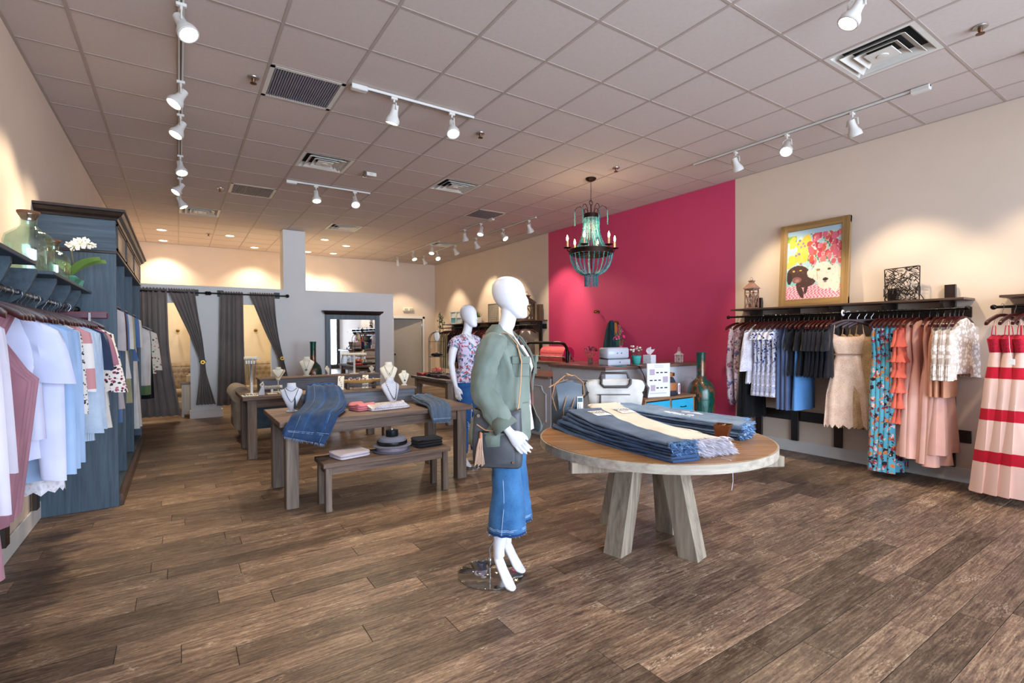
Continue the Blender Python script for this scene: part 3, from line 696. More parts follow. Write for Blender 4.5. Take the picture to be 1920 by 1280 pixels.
for i, (y, r_) in enumerate(((1.30, -.3), (1.22, -.25), (1.14, -.25))):
    garment('dress', 'red and sheer white banded maxi dress with a red lace bodice', 'dress', 'red banded maxi dresses', RX-.05, y, RZ+.01, r_, REDB, [(-.42, .13, .05, 0), (-.7, .18, .07, 0), (-1.2, .24, .08, 0), (-1.66, .31, .1, 0)], 'redskirt', 0, straps=(.1, -.13, -.27, .12), amp=.55, folds=13,
            extra=lambda t: obj('bodice', gmesh('redbod', REDL, [(-.25, .13, .03, .02), (-.3, .16, .06, 0), (-.42, .132, .052, 0)], .07, 4, .1), t))
# labels: swing tags
for (x, y, z, l) in ((5.93, 1.19, 1.27, 'white swing tag on the red banded dress'), ):
    t = thing('price_tag', l, 'tag', (x, y, z)); part('card', MB().bbox(-.002, .002, -.02, .02, -.05, .0, .001), plain('white card', 'ecebe8', .6), t); part('string', MB().tube([(0, 0, 0), (.03, .02, .1), (.06, .03, .2)], .0012, 5), plain('white card', 'ecebe8', .6), t)
# round rack marker on the rod
t = thing('size_disc', 'white round size marker clipped on the rod above the ecru dress', 'marker', (RX, 2.62, RZ)); part('disc', MB().prism([(.035*cos(a*pi/10), .035*sin(a*pi/10)) for a in range(20)], -.004, .004, 'xz'), plain('white card', 'ecebe8', .6), t); part('centre', MB().prism([(.017*cos(a*pi/10), .017*sin(a*pi/10)) for a in range(20)], -.006, .006, 'xz'), plain('pink print', 'b06a9a', .6), t)
# ------------------------------------------------------------------ left rack clothes
LX, LZ = XL+.262, 1.74
def Lg(*a, **k): return garment(*a, **k)
PWH = cloth('soft white knit', 'd9d3df', 'c4bccb'); MAU = cloth('mauve knit', 'a97884', '8a5d6a'); LAV = cloth('lavender white linen', 'd6d6ee', 'bcc0de')
PBL = cloth('powder blue cotton', 'a6bede', '8fa9cf'); WHT = cloth('off white cotton', 'e8e4de', 'cfcac6'); OLV = cloth('dusty olive cloth', '968c7c', '7d7466')
CHAM = denim('pale chambray', '9fb2cc', 'c4d2e2'); STRB = bands('pale blue stripes', '9ab2cc', 'c3d2e0', .012, .5, axis=0)
NVY = cloth('navy jersey', '33425e', '27334b'); ROSE = cloth('rose jersey', 'b07a8c', '96626f'); EMB = cloth('ivory gauze', 'ece6dd', 'd4cdc4')
SPK = floral('speckled trim cloth', 'e2ddd8', ['4a403c', '7a6a60', '3a3230'], 60, .4); PNKS = bands('white and rose blocks', 'c98f92', 'e8e2de', .28, .45)
FLEMB = floral('embroidered flowers', 'ece6dd', ['8a2f4a', '35302c', 'b56a80', '5a3a50'], 40, .42)
def Ls(i): return dict(group=None)
LL = 'left wall rack'
garment('top', 'mauve top whose hem shows at the bottom left corner of the photo', 'top', None, LX, 2.24, LZ, .02, MAU, TEE(1.02, .25, .05), 'l0', .05)
garment('cardigan', 'long soft white cardigan at the left edge of the photo', 'cardigan', None, LX, 2.32, LZ, .03, PWH, TEE(.93, .2, .05), 'l1', .05, slv=dict(len=.66, r0=.06, r1=.06, out=.03, x=.16), amp=.3)
garment('cardigan', 'soft white knit sweater in front of the mauve vests', 'sweater', None, LX, 2.46, LZ, .04, PWH, TEE(.80, .2, .045), 'l2', .05, slv=dict(len=.55, r0=.06, r1=.06, out=.03, x=.15), amp=.3)
for y in (2.70, 2.76, 2.82, 2.88):
    garment('vest', 'mauve sleeveless vest with a wide armhole', 'vest', 'mauve vests', LX, y, LZ, rz_(), MAU, [(-.085, .07, .018, .01), (-.1, .16, .02, .045), (-.25, .12, .024, 0), (-.38, .19, .026, 0), (-.42, .225, .026, 0), (-.98, .165, .04, 0)], 'mauv', .08, amp=.3)
garment('shirt', 'lavender white linen shirt with short sleeves', 'shirt', None, LX, 3.04, LZ, .05, LAV, TEE(.7, .22, .04), 'lav', .06, slv=dict(len=.28, r0=.08, r1=.085, out=.05), amp=.3)
garment('shirt', 'lavender white linen shirt with long sleeves', 'shirt', None, LX, 3.12, LZ, .05, LAV, TEE(.8, .22, .045), 'lav2', .06, slv=dict(len=.74, r0=.07, r1=.045, out=.04), amp=.35)
for k, y in enumerate((3.26, 3.4, 3.54)):
    garment('tunic', 'powder blue cotton tunic with long sleeves', 'tunic', 'powder blue tunics', LX, y, LZ, rz_(), PBL, TEE(.93, .26, .05), 'pbl', .07, slv=dict(len=.74, r0=.085, r1=.055, out=.05), amp=.45)
garment('slip', 'white lace slip whose scalloped hem shows under the blue tunics', 'slip', None, LX, 3.33, LZ, 0, WLACE, TANK(1.0, .24, .045), 'slp', .05, amp=.4, jag=.01)
garment('blouse', 'white blouse edged with a speckled band', 'blouse', None, LX, 3.72, LZ, 0, WHT, TEE(.94, .24, .04), 'spk', .06, slv=dict(len=.5, mat=SPK, r0=.07, r1=.06, out=.04))
garment('blouse', 'speckled print blouse beside the olive one', 'blouse', None, LX, 3.8, LZ, 0, SPK, TEE(.9, .245, .03), 'spk2', .06)
garment('vest', 'dusty olive vest hanging between white blouses', 'vest', None, LX, 3.9, LZ, 0, OLV, TEE(.95, .235, .03), 'olv', .05)
garment('blouse', 'white and rose colour blocked blouse', 'blouse', None, LX, 4.0, LZ, 0, PNKS, TEE(.85, .235, .035), 'pnks', .05, slv=dict(len=.4))
for y in (4.14, 4.32):
    garment('jacket', 'pale embroidered chambray jacket with rolled cuffs', 'jacket', 'pale chambray jackets', LX, y, LZ, .04, CHAM, TEE(.72, .22, .045), 'cham', .05, slv=dict(len=.68, r0=.08, r1=.06, out=.06, cuff=.066), amp=.3)
garment('shirt', 'pale blue pinstriped shirt with a scalloped hem', 'shirt', None, LX, 4.46, LZ, 0, STRB, TEE(.95, .235, .04), 'strb', .05, slv=dict(len=.6))
for y in (4.6, 4.68):
    garment('tshirt', 'navy jersey top with grommets on the sleeve', 't-shirt', 'navy grommet tops', LX, y, LZ, 0, NVY, TEE(.75, .22, .035), 'nvy', .05, slv=dict(len=.3, r0=.09, r1=.085, out=.05))
for y in (4.78, 4.86):
    garment('tshirt', 'rose jersey short sleeved top', 't-shirt', 'rose jersey tops', LX, y, LZ, 0, ROSE, TEE(.93, .22, .035), 'rose', .05, slv=dict(len=.27, r0=.09, r1=.09, out=.06))
garment('dress', 'ivory gauze dress with an embroidered floral hem', 'dress', None, LX+.02, 5.02, LZ, .05, EMB, TEE(.95, .26, .05), 'emb', .05, slv=dict(len=.5, mat=FLEMB, r0=.07, r1=.1, out=.07), amp=.35)
garment('blouse', 'ivory gauze blouse against the tall cabinet', 'blouse', None, LX, 5.3, LZ, 0, EMB, TEE(.8, .24, .045), 'emb2', .05, slv=dict(len=.5))
t = thing('trouser_hanger', 'mauve wooden clamp hanger with chrome clips beside the tall cabinet', 'hanger', (LX+.02, 4.95, LZ)); part('clamp_bar', MB().bbox(-.2, .25, -.015, .015, -.1, -.045, .01), plain('mauve lacquer', '5a2f40', .35), t); part('hook', MB().tube([(0, 0, -.05), (0, 0, -.03), (.02, 0, -.01), (.012, 0, .015), (-.012, 0, .015)], .0025, 6), CH, t, True); part('clip', MB().bbox(.13, .15, -.02, .02, -.14, -.05, .003), CH, t)
# ------------------------------------------------------------------ tall cabinet
c0, c1, cx0, cx1 = 5.62, 8.86, XL+.002, -.455
t = thing('wardrobe_cabinet', 'tall blue grey wooden cabinet with open bays and a dark crown', 'cabinet', (cx0, c0, 0))
D = cx1-cx0; Lc = c1-c0
part('side_panel', MB().bbox(0, D, 0, .03, 0, 2.25, .003), BBV, t); part('side_panel', MB().bbox(0, D, Lc-.03, Lc, 0, 2.25, .003), BBV, t)
for y in (.94, 1.98): part('divider', MB().bbox(0, D-.01, y-.015, y+.015, .1, 2.25, .002), BBV, t)
part('back_panel', MB().box(0, .015, .03, Lc-.03, .1, 2.25), BBV, t)
BX = wood('blue grey cross grain', '2b3b49', '4a5e6e', axis=0, rnd=3)
part('frieze', MB().bbox(0, D, 0, Lc, 2.255, 2.53, .003), BX, t)
part('moulding', MB().bbox(0, D+.012, -.012, Lc+.012, 2.235, 2.258, .004), EB, t)
part('plinth', MB().bbox(0, D+.03, .03, Lc-.03, 0, .1, .004), SHT, t)
part('floor_shelf', MB().bbox(.015, D-.01, .03, Lc-.03, .1, .12, .003), BB, t)
for k, (a, b_) in enumerate(((.05, .9), (.98, 1.95), (2.03, 3.2))):
    fm = MB()
    for q in ((a, b_, 2.275, 2.295), (a, b_, 2.49, 2.51), (a, a+.02, 2.275, 2.51), (b_-.02, b_, 2.275, 2.51)): fm.box(D, D+.012, q[0], q[1], q[2], q[3])
    part('panel_moulding', fm, EB, t); part('frieze_panel', MB().bbox(D-.002, D+.004, a+.02, b_-.02, 2.295, 2.49, .001), plain('panel warm reflection tint', '8c7f72', .45), t)  # taupe of the frieze panels is their warm reflection, put into the colour
cr = MB()
prof = [(0, 2.53), (.012, 2.53), (.02, 2.548), (.045, 2.565), (.06, 2.59), (.075, 2.598), (.075, 2.618), (0, 2.618)]
rr = []
for (px, pz) in prof: rr.append([(0-0, -px, pz), (D+px, -px, pz), (D+px, Lc+px, pz), (0, Lc+px, pz)])
cr.loft(rr, False, True)
part('crown', cr, EB, t); part('top_board', MB().box(0, D, 0, Lc, 2.53, 2.6), EB, t)
part('rod', MB().tube([(D*.5, .03, 1.95), (D*.5, Lc-.03, 1.95)], .012, 10), plain('black iron rod', '15120f', .3, .6), t, True)
GAU = cloth('grey gauze', 'b5b0b4', '9a959c'); DBL = cloth('steel blue cotton', '5d7cae', '4a6796'); LIM = cloth('pale khaki cloth', 'b0aa84', '96906c'); GRN = cloth('fern green cloth', '6f8a5a', '58724a')
CX = cx0+D*.5
for y, m_, L, w, l, nm in ((5.95, GAU, 1.12, .27, 'grey gauze blouse in the first cabinet bay', 'blouse'), (6.15, cloth('dark print', '4a3238', '2e2a2c'), .8, .22, 'dark print top folded back in the first bay', 'top'), (6.35, DBL, 1.3, .22, 'steel blue dress in the first cabinet bay', 'dress'), (6.9, WHT, .9, .26, 'white blouse in the middle bay', 'blouse'), (7.2, LIM, 1.2, .25, 'pale khaki tunic in the middle bay', 'tunic'), (8.0, DBL, .75, .27, 'steel blue shirt showing in the last bay', 'shirt'), (8.25, WHT, 1.65, .26, 'long white trousers suit in the last bay', 'jumpsuit'), (8.5, EMB, 1.66, .27, 'long ivory gauze dress in the last bay', 'dress')):
    garment(nm, l, nm, None, CX+.02, y, 1.95, .05, m_, TEE(L, w, .04), 'cb%d' % int(y*10), .05, slv=dict(len=.4, out=.03), amp=.4)
# small rack beyond the cabinet
t = thing('garment_bar', 'short black garment bar between the cabinet and the fitting rooms', 'clothes rack', (XL, 9.7, 0)); part('rod', MB().tube([(.0, -.5, 1.78), (.42, -.5, 1.78), (.42, .45, 1.78), (0, .45, 1.78)], .012, 8), plain('black iron rod', '15120f', .3, .6), t, True)
FLW = floral('ivory cloth with flower clusters', 'ece2d2', ['b5533c', '6a8a5a', 'c98a4a'], 20, .3)
for y, m_, L, w, l, nm in ((9.35, WHT, 1.0, .2, 'white blouse at the end of the short bar', 'blouse'), (9.45, GRN, 1.15, .2, 'fern green top on the short bar', 'top'), (9.55, BLK, 1.22, .24, 'black skirt dress on the short bar', 'dress'), (9.75, FLW, .85, .26, 'ivory bell sleeved blouse with flower clusters in front of the curtain', 'blouse')):
    garment(nm, l, nm, None, XL+.42, y, 1.78, .05, m_, TEE(L, w, .04), 'sb%d' % int(y*100), .05, slv=dict(len=.62, r1=.1, out=.05) if m_ in (FLW,) else None, amp=.4)
# ------------------------------------------------------------------ left shelf decor
GL = glass('pale green bottle glass', 'e9f6f2', .03, True, .16)
def jar(x, y, z, r, h, lab, cork):
    t = thing('glass_jar', lab, 'jar', (x, y, z))
    part('glass_body', MB().lathe([(r*.2, .004), (r*.9, .002), (r, .02), (r, h*.52), (r*.92, h*.62), (r*.5, h*.72), (r*.34, h*.76), (r*.34, h*.9), (r*.42, h*.93), (r*.42, h*.95), (r*.30, h*.95), (r*.28, h*.78), (r*.46, h*.7), (r*.86, h*.6), (r*.93, h*.5), (r*.93, .03), (r*.5, .016), (r*.1, .016)], n=28), GL, t, True)
    if cork: part('lid', MB().lathe([(r*.27, h*.86), (r*.44, h*.955), (r*.46, h*.965), (r*.46, h*.99), (r*.1, h)], n=20), plain('brown cork', '7a5236', .8), t, True)
jar(-.80, 4.42, 1.897, .125, .42, 'large clear glass jug with a cork lid on the left shelf', True)
jar(-.74, 4.78, 1.897, .095, .30, 'second smaller glass jug behind the large one', True)
t = thing('orchid_planter', 'long turquoise planter with a white orchid on the left shelf', 'plant', (-.72, 5.25, 1.897), R(90))
part('planter', MB().loft([[(-.2, -.05, 0), (.2, -.05, 0), (.2, .05, 0), (-.2, .05, 0)], [(-.23, -.065, .075), (.23, -.065, .075), (.23, .065, .075), (-.23, .065, .075)]]), plain('turquoise glaze', '5fae9c', .35, var=.2, scale=14), t)
part('soil', MB().bbox(-.2, .2, -.05, .05, .06, .08, .01), plain('moss', '4c4a30', .9), t)
stem = [(.0, 0, .07), (-.01, -.03, .18), (-.02, -.02, .28), (.01, -.04, .34), (.03, -.09, .37), (.02, -.15, .35)]
part('stem', MB().tube(stem, .004, 6), plain('orchid stem', '5a5a34', .6), t, True)
lf = lambda L, w: MB().grid(lambda u, v: (w*sin(pi*v**.8)*(u-.5), -L*v, .06*sin(v*2.2)-.03*(abs(u-.5)*-2)), 6, 10)
for a in (.3, -.5, 2.2):
    o = part('leaf', lf(.27, .1), plain('orchid leaf', '6b8a42', .4), t, True); o.location = (.02, 0, .08); o.rotation_euler = (-.35, 0, a)
OW = plain('orchid petal', 'eee8e0', .6, var=.04); OY = plain('orchid lip', 'c9c07a', .6)
for k, (x, y, z) in enumerate(((.0, -.03, .33), (.03, -.05, .36), (.035, -.08, .375), (.03, -.11, .36), (.0, -.07, .35), (.02, -.15, .35), (-.02, -.0, .34))):
    fmb = MB()
    for q in range(5):
        a = 2*pi*q/5+k; r = .034 if k < 5 else .018
        fmb.add([(x, y, z), (x+.004, y+r*cos(a-.5), z+r*sin(a-.5)), (x-.004, y+1.4*r*cos(a), z+1.4*r*sin(a)), (x+.004, y+r*cos(a+.5), z+r*sin(a+.5))], [(0, 1, 2, 3)])
    o = part('flower', fmb, OW, t, True); part('flower_lip', MB().sph((0, 0, 0), .006, 8, 6), OY, o, True).location = (x-.008, y, z)
t = thing('glass_tray', 'small glass dish in front of the orchid planter', 'dish', (-.7, 4.98, 1.897)); part('dish', MB().lathe([(.02, .0), (.07, .004), (.1, .05), (.096, .05), (.066, .01), (.02, .008)], n=24), GL, t, True)
# ================================================================== mannequins
MWHITE = plain('matt white mannequin shell', 'dcdce2', .45, var=.01)
def ell(cx, cy, z, a, b_, n=24, tilt=0, p=1):
    return [(cx+a*cos(2*pi*k/n), cy+b_*abs(sin(2*pi*k/n))**p*(1 if sin(2*pi*k/n) >= 0 else -1), z+tilt*cos(2*pi*k/n)) for k in range(n)]
# local frame: faces +x, her right arm on the -y side
TOR = [(.84, -.01, .06, .06), (.87, -.012, .10, .15), (.92, -.015, .115, .172), (.97, -.01, .108, .168), (1.04, 0, .09, .142), (1.11, .004, .078, .118), (1.16, .006, .078, .116), (1.23, .014, .095, .13), (1.29, .02, .112, .14), (1.34, .014, .108, .148), (1.40, -.004, .092, .158), (1.45, -.016, .075, .155), (1.485, -.022, .056, .115), (1.51, -.018, .047, .065), (1.54, -.006, .052, .054), (1.60, .01, .05, .053), (1.66, .018, .052, .055)]
def mannequin_body(name, armR, armL, legs, turn=0):
    mb = MB()
    mb.loft([ell(cx, 0, z, a, b_) for z, cx, a, b_ in TOR])
    # head: long egg with a chin
    HP = [(0, .02, .016, .088, .0), (.03, .042, .03, .078, -.004), (.1, .066, .047, .062, -.012), (.2, .084, .06, .044, -.014), (.32, .096, .069, .03, -.008), (.45, .103, .075, .02, 0), (.58, .106, .078, .012, 0), (.7, .104, .077, .007, 0), (.8, .096, .071, .004, 0), (.88, .082, .061, .002, 0), (.94, .062, .047, .0, 0), (.98, .038, .029, .0, 0), (1, .012, .01, .0, 0)]
    mb.loft([ell(cx, 0, 1.585+.26*q, a, b_, 28, tl) for q, a, b_, cx, tl in HP])
    mb.tube([(.112, 0, 1.725), (.124, 0, 1.695), (.126, 0, 1.675), (.112, 0, 1.66)], [.008, .012, .014, .008], 10)   # faint nose
    for s in (-1, 1): mb.sph((.06, s*.07, 1.305), .062, 16, 10, 1, 1, .95)
    for s in (-1, 1): mb.sph((-.055, s*.075, .93), .092, 16, 10, .95, .95, 1)
    for s, arm in ((-1, armR), (1, armL)):
        P = [Vector((x, s*y, z)) for x, y, z in arm[:5]]
        mb.tube([Vector((-.015, s*.12, 1.445))]+P, [.05, .054, .045, .036, .034, .023], 16)
        w = P[4]; d = (Vector((arm[5][0], s*arm[5][1], arm[5][2]))-w).normalized()
        n_ = Vector((0, s, 0)); n_ = (n_-d*n_.dot(d)).normalized(); f = d.cross(n_)*(1 if s > 0 else -1)
        # f is the spread direction of the knuckles
        if f.x < 0: f = -f
        rings = []
        for t, wd, th in ((-.01, .024, .022), (.02, .028, .019), (.05, .036, .017), (.08, .04, .015), (.095, .036, .013)):
            c_ = w+d*t; rings.append([c_+f*wd*cos(2*pi*k/14)+n_*th*sin(2*pi*k/14) for k in range(14)])
        mb.loft(rings)
        for k, (o, L) in enumerate(((.029, .075), (.0105, .085), (-.0085, .079), (-.027, .062))):
            b0 = w+d*.085+f*o; dd = (d+f*o*2.2).normalized()
            mb.tube([b0, b0+dd*L*.45+n_*.004, b0+dd*L*.75-n_*.002, b0+dd*L-n_*.012], [.0098, .0092, .0082, .0055], 10)
        b0 = w+d*.03+f*.024
        mb.tube([b0, b0+d*.03+f*.02-n_*.008, b0+d*.058+f*.022-n_*.018, b0+d*.078+f*.018-n_*.026], [.014, .0125, .0105, .007], 10)
    for s, (kx, ax_, hx, tx, dy) in ((-1, legs[0]), (1, legs[1])):
        y = s*.082; ya = s*(.07+dy)
        mb.tube([(-.01, y, .9), (0, y*1.02, .82), (kx*.5, y, .68), (kx, (y+ya)/2, .49), (kx*.7+ax_*.3, (y+ya)/2, .40), (kx*.4+ax_*.6-.01, ya, .33), (ax_, ya, .2), (ax_+.002, ya, .155)], [.085, .087, .072, .053, .05, .05, .034, .033], 18)
        ty = ya+s*.012
        fr = []
        for t, (x, z, w_, h_) in enumerate(((hx-.005, .165, .026, .03), (hx+.01, .145, .032, .044), (hx+.038, .115, .035, .048), (hx+.07, .075, .035, .038), (hx+.098, .042, .038, .028), (hx+.125, .02, .037, .018), (hx+.152, .012, .026, .011), (hx+.162, .011, .012, .008))):
            yy = ya+(ty-ya)*(x-hx)/.2
            fr.append([(x-.4*h_*sin(2*pi*k/14)*(.6 if t < 4 else 0), yy+w_*cos(2*pi*k/14), z+h_*sin(2*pi*k/14)) for k in range(14)])
        tc, ts = cos(turn), sin(turn); fr = [[(ax_+(q[0]-ax_)*tc-(q[1]-ya)*ts, ya+(q[0]-ax_)*ts+(q[1]-ya)*tc, q[2]) for q in r_] for r_ in fr]
        mb.loft(fr)
    me = mb.mesh(name, MWHITE, True); return me
def disc_base(t, cx, cy, r, mx):
    part('base_plate', MB().lathe([(r*.98, .001), (r, .003), (r, .009), (r*.985, .0105), (.01, .0105)], (cx, cy, 0), 64), glass('mirror glass plate', 'f0f5f3', refl=.4) if mx else plain('steel plate', 'b9b2aa', .15, 1), t, True)
def rod(t, x, y, tx, ty, tz):
    part('support_rod', MB().tube([(x, y, .005), (x, y, .16), (tx, ty, tz)], .006, 10).bbox(x-.012, x+.012, y-.012, y+.012, .04, .1, .003).tube([(x, y, .075), (x-.035, y, .08)], .004, 6), plain('chrome', 'b8b8b8', .15, 1), t, True)
def body_obj(me, t):
    o = obj('body', me, t); md = o.modifiers.new('fuse', 'REMESH'); md.mode = 'VOXEL'; md.voxel_size = .0055; md.use_smooth_shade = True
    md = o.modifiers.new('smooth', 'SMOOTH'); md.factor = .5; md.iterations = 3; return o
def Trans(off): return lambda p: p
def shell(rings, name, mat, parent, thick=.003, closed=True, smooth=True):
    o = part(name, MB().loft(rings, False, closed), mat, parent, smooth); solid(o, thick, 1); return o
def tor_at(z):
    for i in range(len(TOR)-1):
        a, b_ = TOR[i], TOR[i+1]
        if a[0] <= z <= b_[0]:
            t = (z-a[0])/(b_[0]-a[0]); return [a[q]*(1-t)+b_[q]*t for q in (1, 2, 3)]
    return TOR[0][1:] if z < TOR[0][0] else TOR[-1][1:]
# ---- front mannequin
M1 = (1.68, 2.575); A1 = R(-50)
t1 = thing('mannequin', 'white female mannequin in an olive jacket standing by the round table', 'mannequin', (M1[0], M1[1], .0), A1)
armR = [(-.03, .2, 1.43), (-.055, .235, 1.30), (-.065, .25, 1.17), (0, .262, 1.06), (.085, .262, .945), (.215, .25, .80)]
armL = [(-.03, .2, 1.43), (-.06, .235, 1.30), (-.09, .25, 1.17), (-.09, .255, 1.05), (-.08, .25, .93), (-.05, .24, .78)]
me1 = mannequin_body('body', armR, armL, ((.03, -.03, -.05, .1, .03), (.0, -.05, -.06, .1, .045)), R(-30))
o = body_obj(me1, t1); o.location.z = .012
disc_base(t1, -.12, .01, .205, True)
rod(t1, -.13, .02, -.05, .09, .3)
# jeans, wide and cropped
JN = denim('mid blue denim', '26507e', '4a7cac'); JND = denim('dark hem denim', '16305c', '24477c'); STC = plain('pale stitching', '9db4d4', .8)
def jeans_on(t, mat, hem, wk, wh, legs, top=1.02, flare=1.0, hemmat=None, oz=.012):
    rings = []
    for z in (top, 1.0, .96, .92, .88, .85):
        cx, a, b_ = tor_at(max(z, .87)); rings.append(ell(cx, 0, z, a+.012, b_+.01, 32))
    o = part('hips', MB().loft(rings, False), mat, t, True); solid(o, .003, 1)
    part('waistband', MB().loft([ell(tor_at(top)[0], 0, top-.035, tor_at(top)[1]+.014, tor_at(top)[2]+.013, 32), ell(tor_at(top)[0], 0, top+.004, tor_at(top)[1]+.015, tor_at(top)[2]+.013, 32)], False), hemmat or mat, t, True)
    for s, (kx, ax_, hx, tx, dy) in ((-1, legs[0]), (1, legs[1])):
        rings = []; ya = s*(.07+dy)
        Z = [.92, .86, .80, .68, .56, .49, .42, .34, hem+.03, hem]
        for z in Z:
            f = (.92-z)/(.92-hem); x = -.012 if z > .85 else (kx*(1-abs(z-.49)/.4) if z > .3 else kx*.5+ax_*.5)
            y = s*.082*(1-f)+ya*f
            w = (.105, .103, .096, .08, .068, .062)[Z.index(z)] if Z.index(z) < 6 else None
            if w is None or f > .5: w = wk+(wh-wk)*max(0, (f-.4)/.6)**1.2
            rings.append([(x+w*1.02*cos(2*pi*k/28)*(1+.03*sin(5*k+z*20)), y+w*.88*sin(2*pi*k/28)*(1+.03*sin(4*k+z*14)), z+.004*sin(k*3+z*30)) for k in range(28)])
        o = part('trouser_leg', MB().loft(rings, False), mat, t, True); solid(o, .003, 1)
        if wk > .07: folds(o, .022, .09)
        hm = rings[-1]; 
        part('hem_band', MB().loft([[(p[0]*1.0, p[1], p[2]-.0) for p in hm], [(p[0], p[1], p[2]-.016) for p in hm]], False), hemmat or mat, t, True)
        fr = MB(); rg = random.Random(4)
        for p in hm:
            for q in range(2):
                dx = rg.uniform(-.006, .006); L = rg.uniform(.006, .022)
                fr.add([(p[0]+dx, p[1], p[2]-.014), (p[0]+dx+.0016, p[1]+.001, p[2]-.014), (p[0]+dx*2, p[1]+dx, p[2]-.014-L)], [(0, 1, 2)])
        fo = part('fringe', fr, STC, t); fo['kind'] = 'stuff'
        c = Vector((sum(p[0] for p in hm)/28, sum(p[1] for p in hm)/28, 0))
        sp_ = [Vector(r[21 if s < 0 else 7]) for r in rings]
        part('side_seam', MB().tube([p+Vector((0, s*.002, 0)) for p in sp_], .0018, 5), STC, t)
        for dz in (.018, .026): part('stitch_line', MB().loft([[(c.x+(p[0]-c.x)*1.015, c.y+(p[1]-c.y)*1.015, p[2]+dz) for p in hm], [(c.x+(p[0]-c.x)*1.02, c.y+(p[1]-c.y)*1.02, p[2]+dz-.0025) for p in hm]], False), STC, t)
LG1 = ((.03, -.03, -.05, .1, .03), (.0, -.05, -.06, .1, .045))
def outfit(name, label, cat, T):
    return thing(name, label, cat, (T.location.x, T.location.y, .012), T.rotation_euler.z)
j = outfit('jeans', 'cropped wide leg blue jeans with a frayed hem worn by the front mannequin', 'jeans', t1)
jeans_on(j, JN, .33, .082, .113, LG1, hemmat=JND)
# striped tunic
tu = outfit('tunic', 'white pink and olive striped tunic under the olive jacket', 'tunic', t1)
TUN = bands('wide tunic stripes', 'eae8ee', 'dfa9a6', .16, .42, axis=1, off=.03)
rr = []
for z, e in ((1.50, .012), (1.47, .014), (1.42, .014), (1.34, .018), (1.29, .022), (1.22, .026), (1.12, .034), (1.02, .03), (.95, .034), (.91, .04)):
    cx, a, b_ = tor_at(z); rr.append([(p[0]+(.008*sin(i*1.9) if z < 1.2 else 0), p[1], p[2]-(.05 if z > 1.46 and p[0] > cx+a*.5 else 0)) for i, p in enumerate(ell(cx+(.012 if z < 1.2 else 0), 0, z, a+e, b_+e*.8, 36))])
shell(rr, 'tunic_body', TUN, tu)
# olive jacket, open in front
OLJ = cloth('washed olive cotton', '78837a', '616c64', scale=80, big=4); OLD = cloth('darker olive cotton', '687268', '575f58')  # second olive is a darker cotton for cuffs, plackets and drawstring
jk = outfit('jacket', 'washed olive utility jacket with rolled cuffs worn open on the front mannequin', 'jacket', t1)
rows_ = [(1.495, .026, 1.0), (1.47, .03, .95), (1.43, .03, .8), (1.36, .032, .62), (1.28, .036, .52), (1.2, .05, .46), (1.12, .062, .44), (1.085, .055, .46), (1.05, .062, .5), (.98, .08, .6), (.91, .098, .7), (.85, .11, .78)]
def jk_ring(z, e, gap, n=44):
    cx, a, b_ = tor_at(z); out = []
    if z < 1.1: a = max(a, .095); b_ = max(b_, .15)
    for k in range(n+1):
        an = gap + (2*pi-2*gap)*k/n
        fold = .008*sin(k*1.25+z*9)+.006*sin(k*2.3+z*17)
        dz = (.05*(cos(an)*.5) if z < .95 else 0)
        out.append((cx+(a+e+fold)*cos(an)-(.015 if z < 1.3 else 0)*(cos(an) < 0), (b_+e+fold)*sin(an), z-.045*abs(sin(an))**2*(z > 1.44)+dz))
    return out
o = shell([jk_ring(z, e, g*.62) for z, e, g in rows_], 'jacket_body', OLJ, jk, .004, False); folds(o, .03, .09)
def offs_(P, s): return [Vector((x, s*y, z)) for x, y, z in P]
for s, arm in ((-1, armR), (1, armL)):
    P = [Vector((-.02, s*.15, 1.435))]+offs_(arm[:5], s)
    Q = []; rads = [.068, .073, .070, .074, .072, .064]
    # resample
    for i in range(len(P)-1):
        for q in range(3): Q.append((P[i].lerp(P[i+1], q/3), rads[i]+(rads[i+1]-rads[i])*q/3))
    Q.append((P[-1], rads[-1]*.95)); Q = Q[:-1]
    m_ = MB(); pts = [q[0]+Vector((-.012 if 4 < i < 11 else 0, 0, 0)) for i, q in enumerate(Q)]; rs = [q[1]*(1+.07*sin(i*2.1)) for i, q in enumerate(Q)]
    m_.tube(pts, rs, 24, False, .86); n_ = len(m_.v)
    rg = random.Random(9+s); m_.v = [(x+rg.uniform(-.003, .003), y+rg.uniform(-.003, .003), z+rg.uniform(-.003, .003)) for x, y, z in m_.v]
    o = part('jacket_sleeve', m_, OLJ, jk, True); solid(o, .003, 1); folds(o, .03, .07)
    e0 = pts[-1]; d = (pts[-1]-pts[-3]).normalized()
    o = part('rolled_cuff', MB().tube([e0-d*.045, e0-d*.01, e0+d*.03], [.06, .07, .078], 24, False, .85), OLD, jk, True); solid(o, .006, 1)
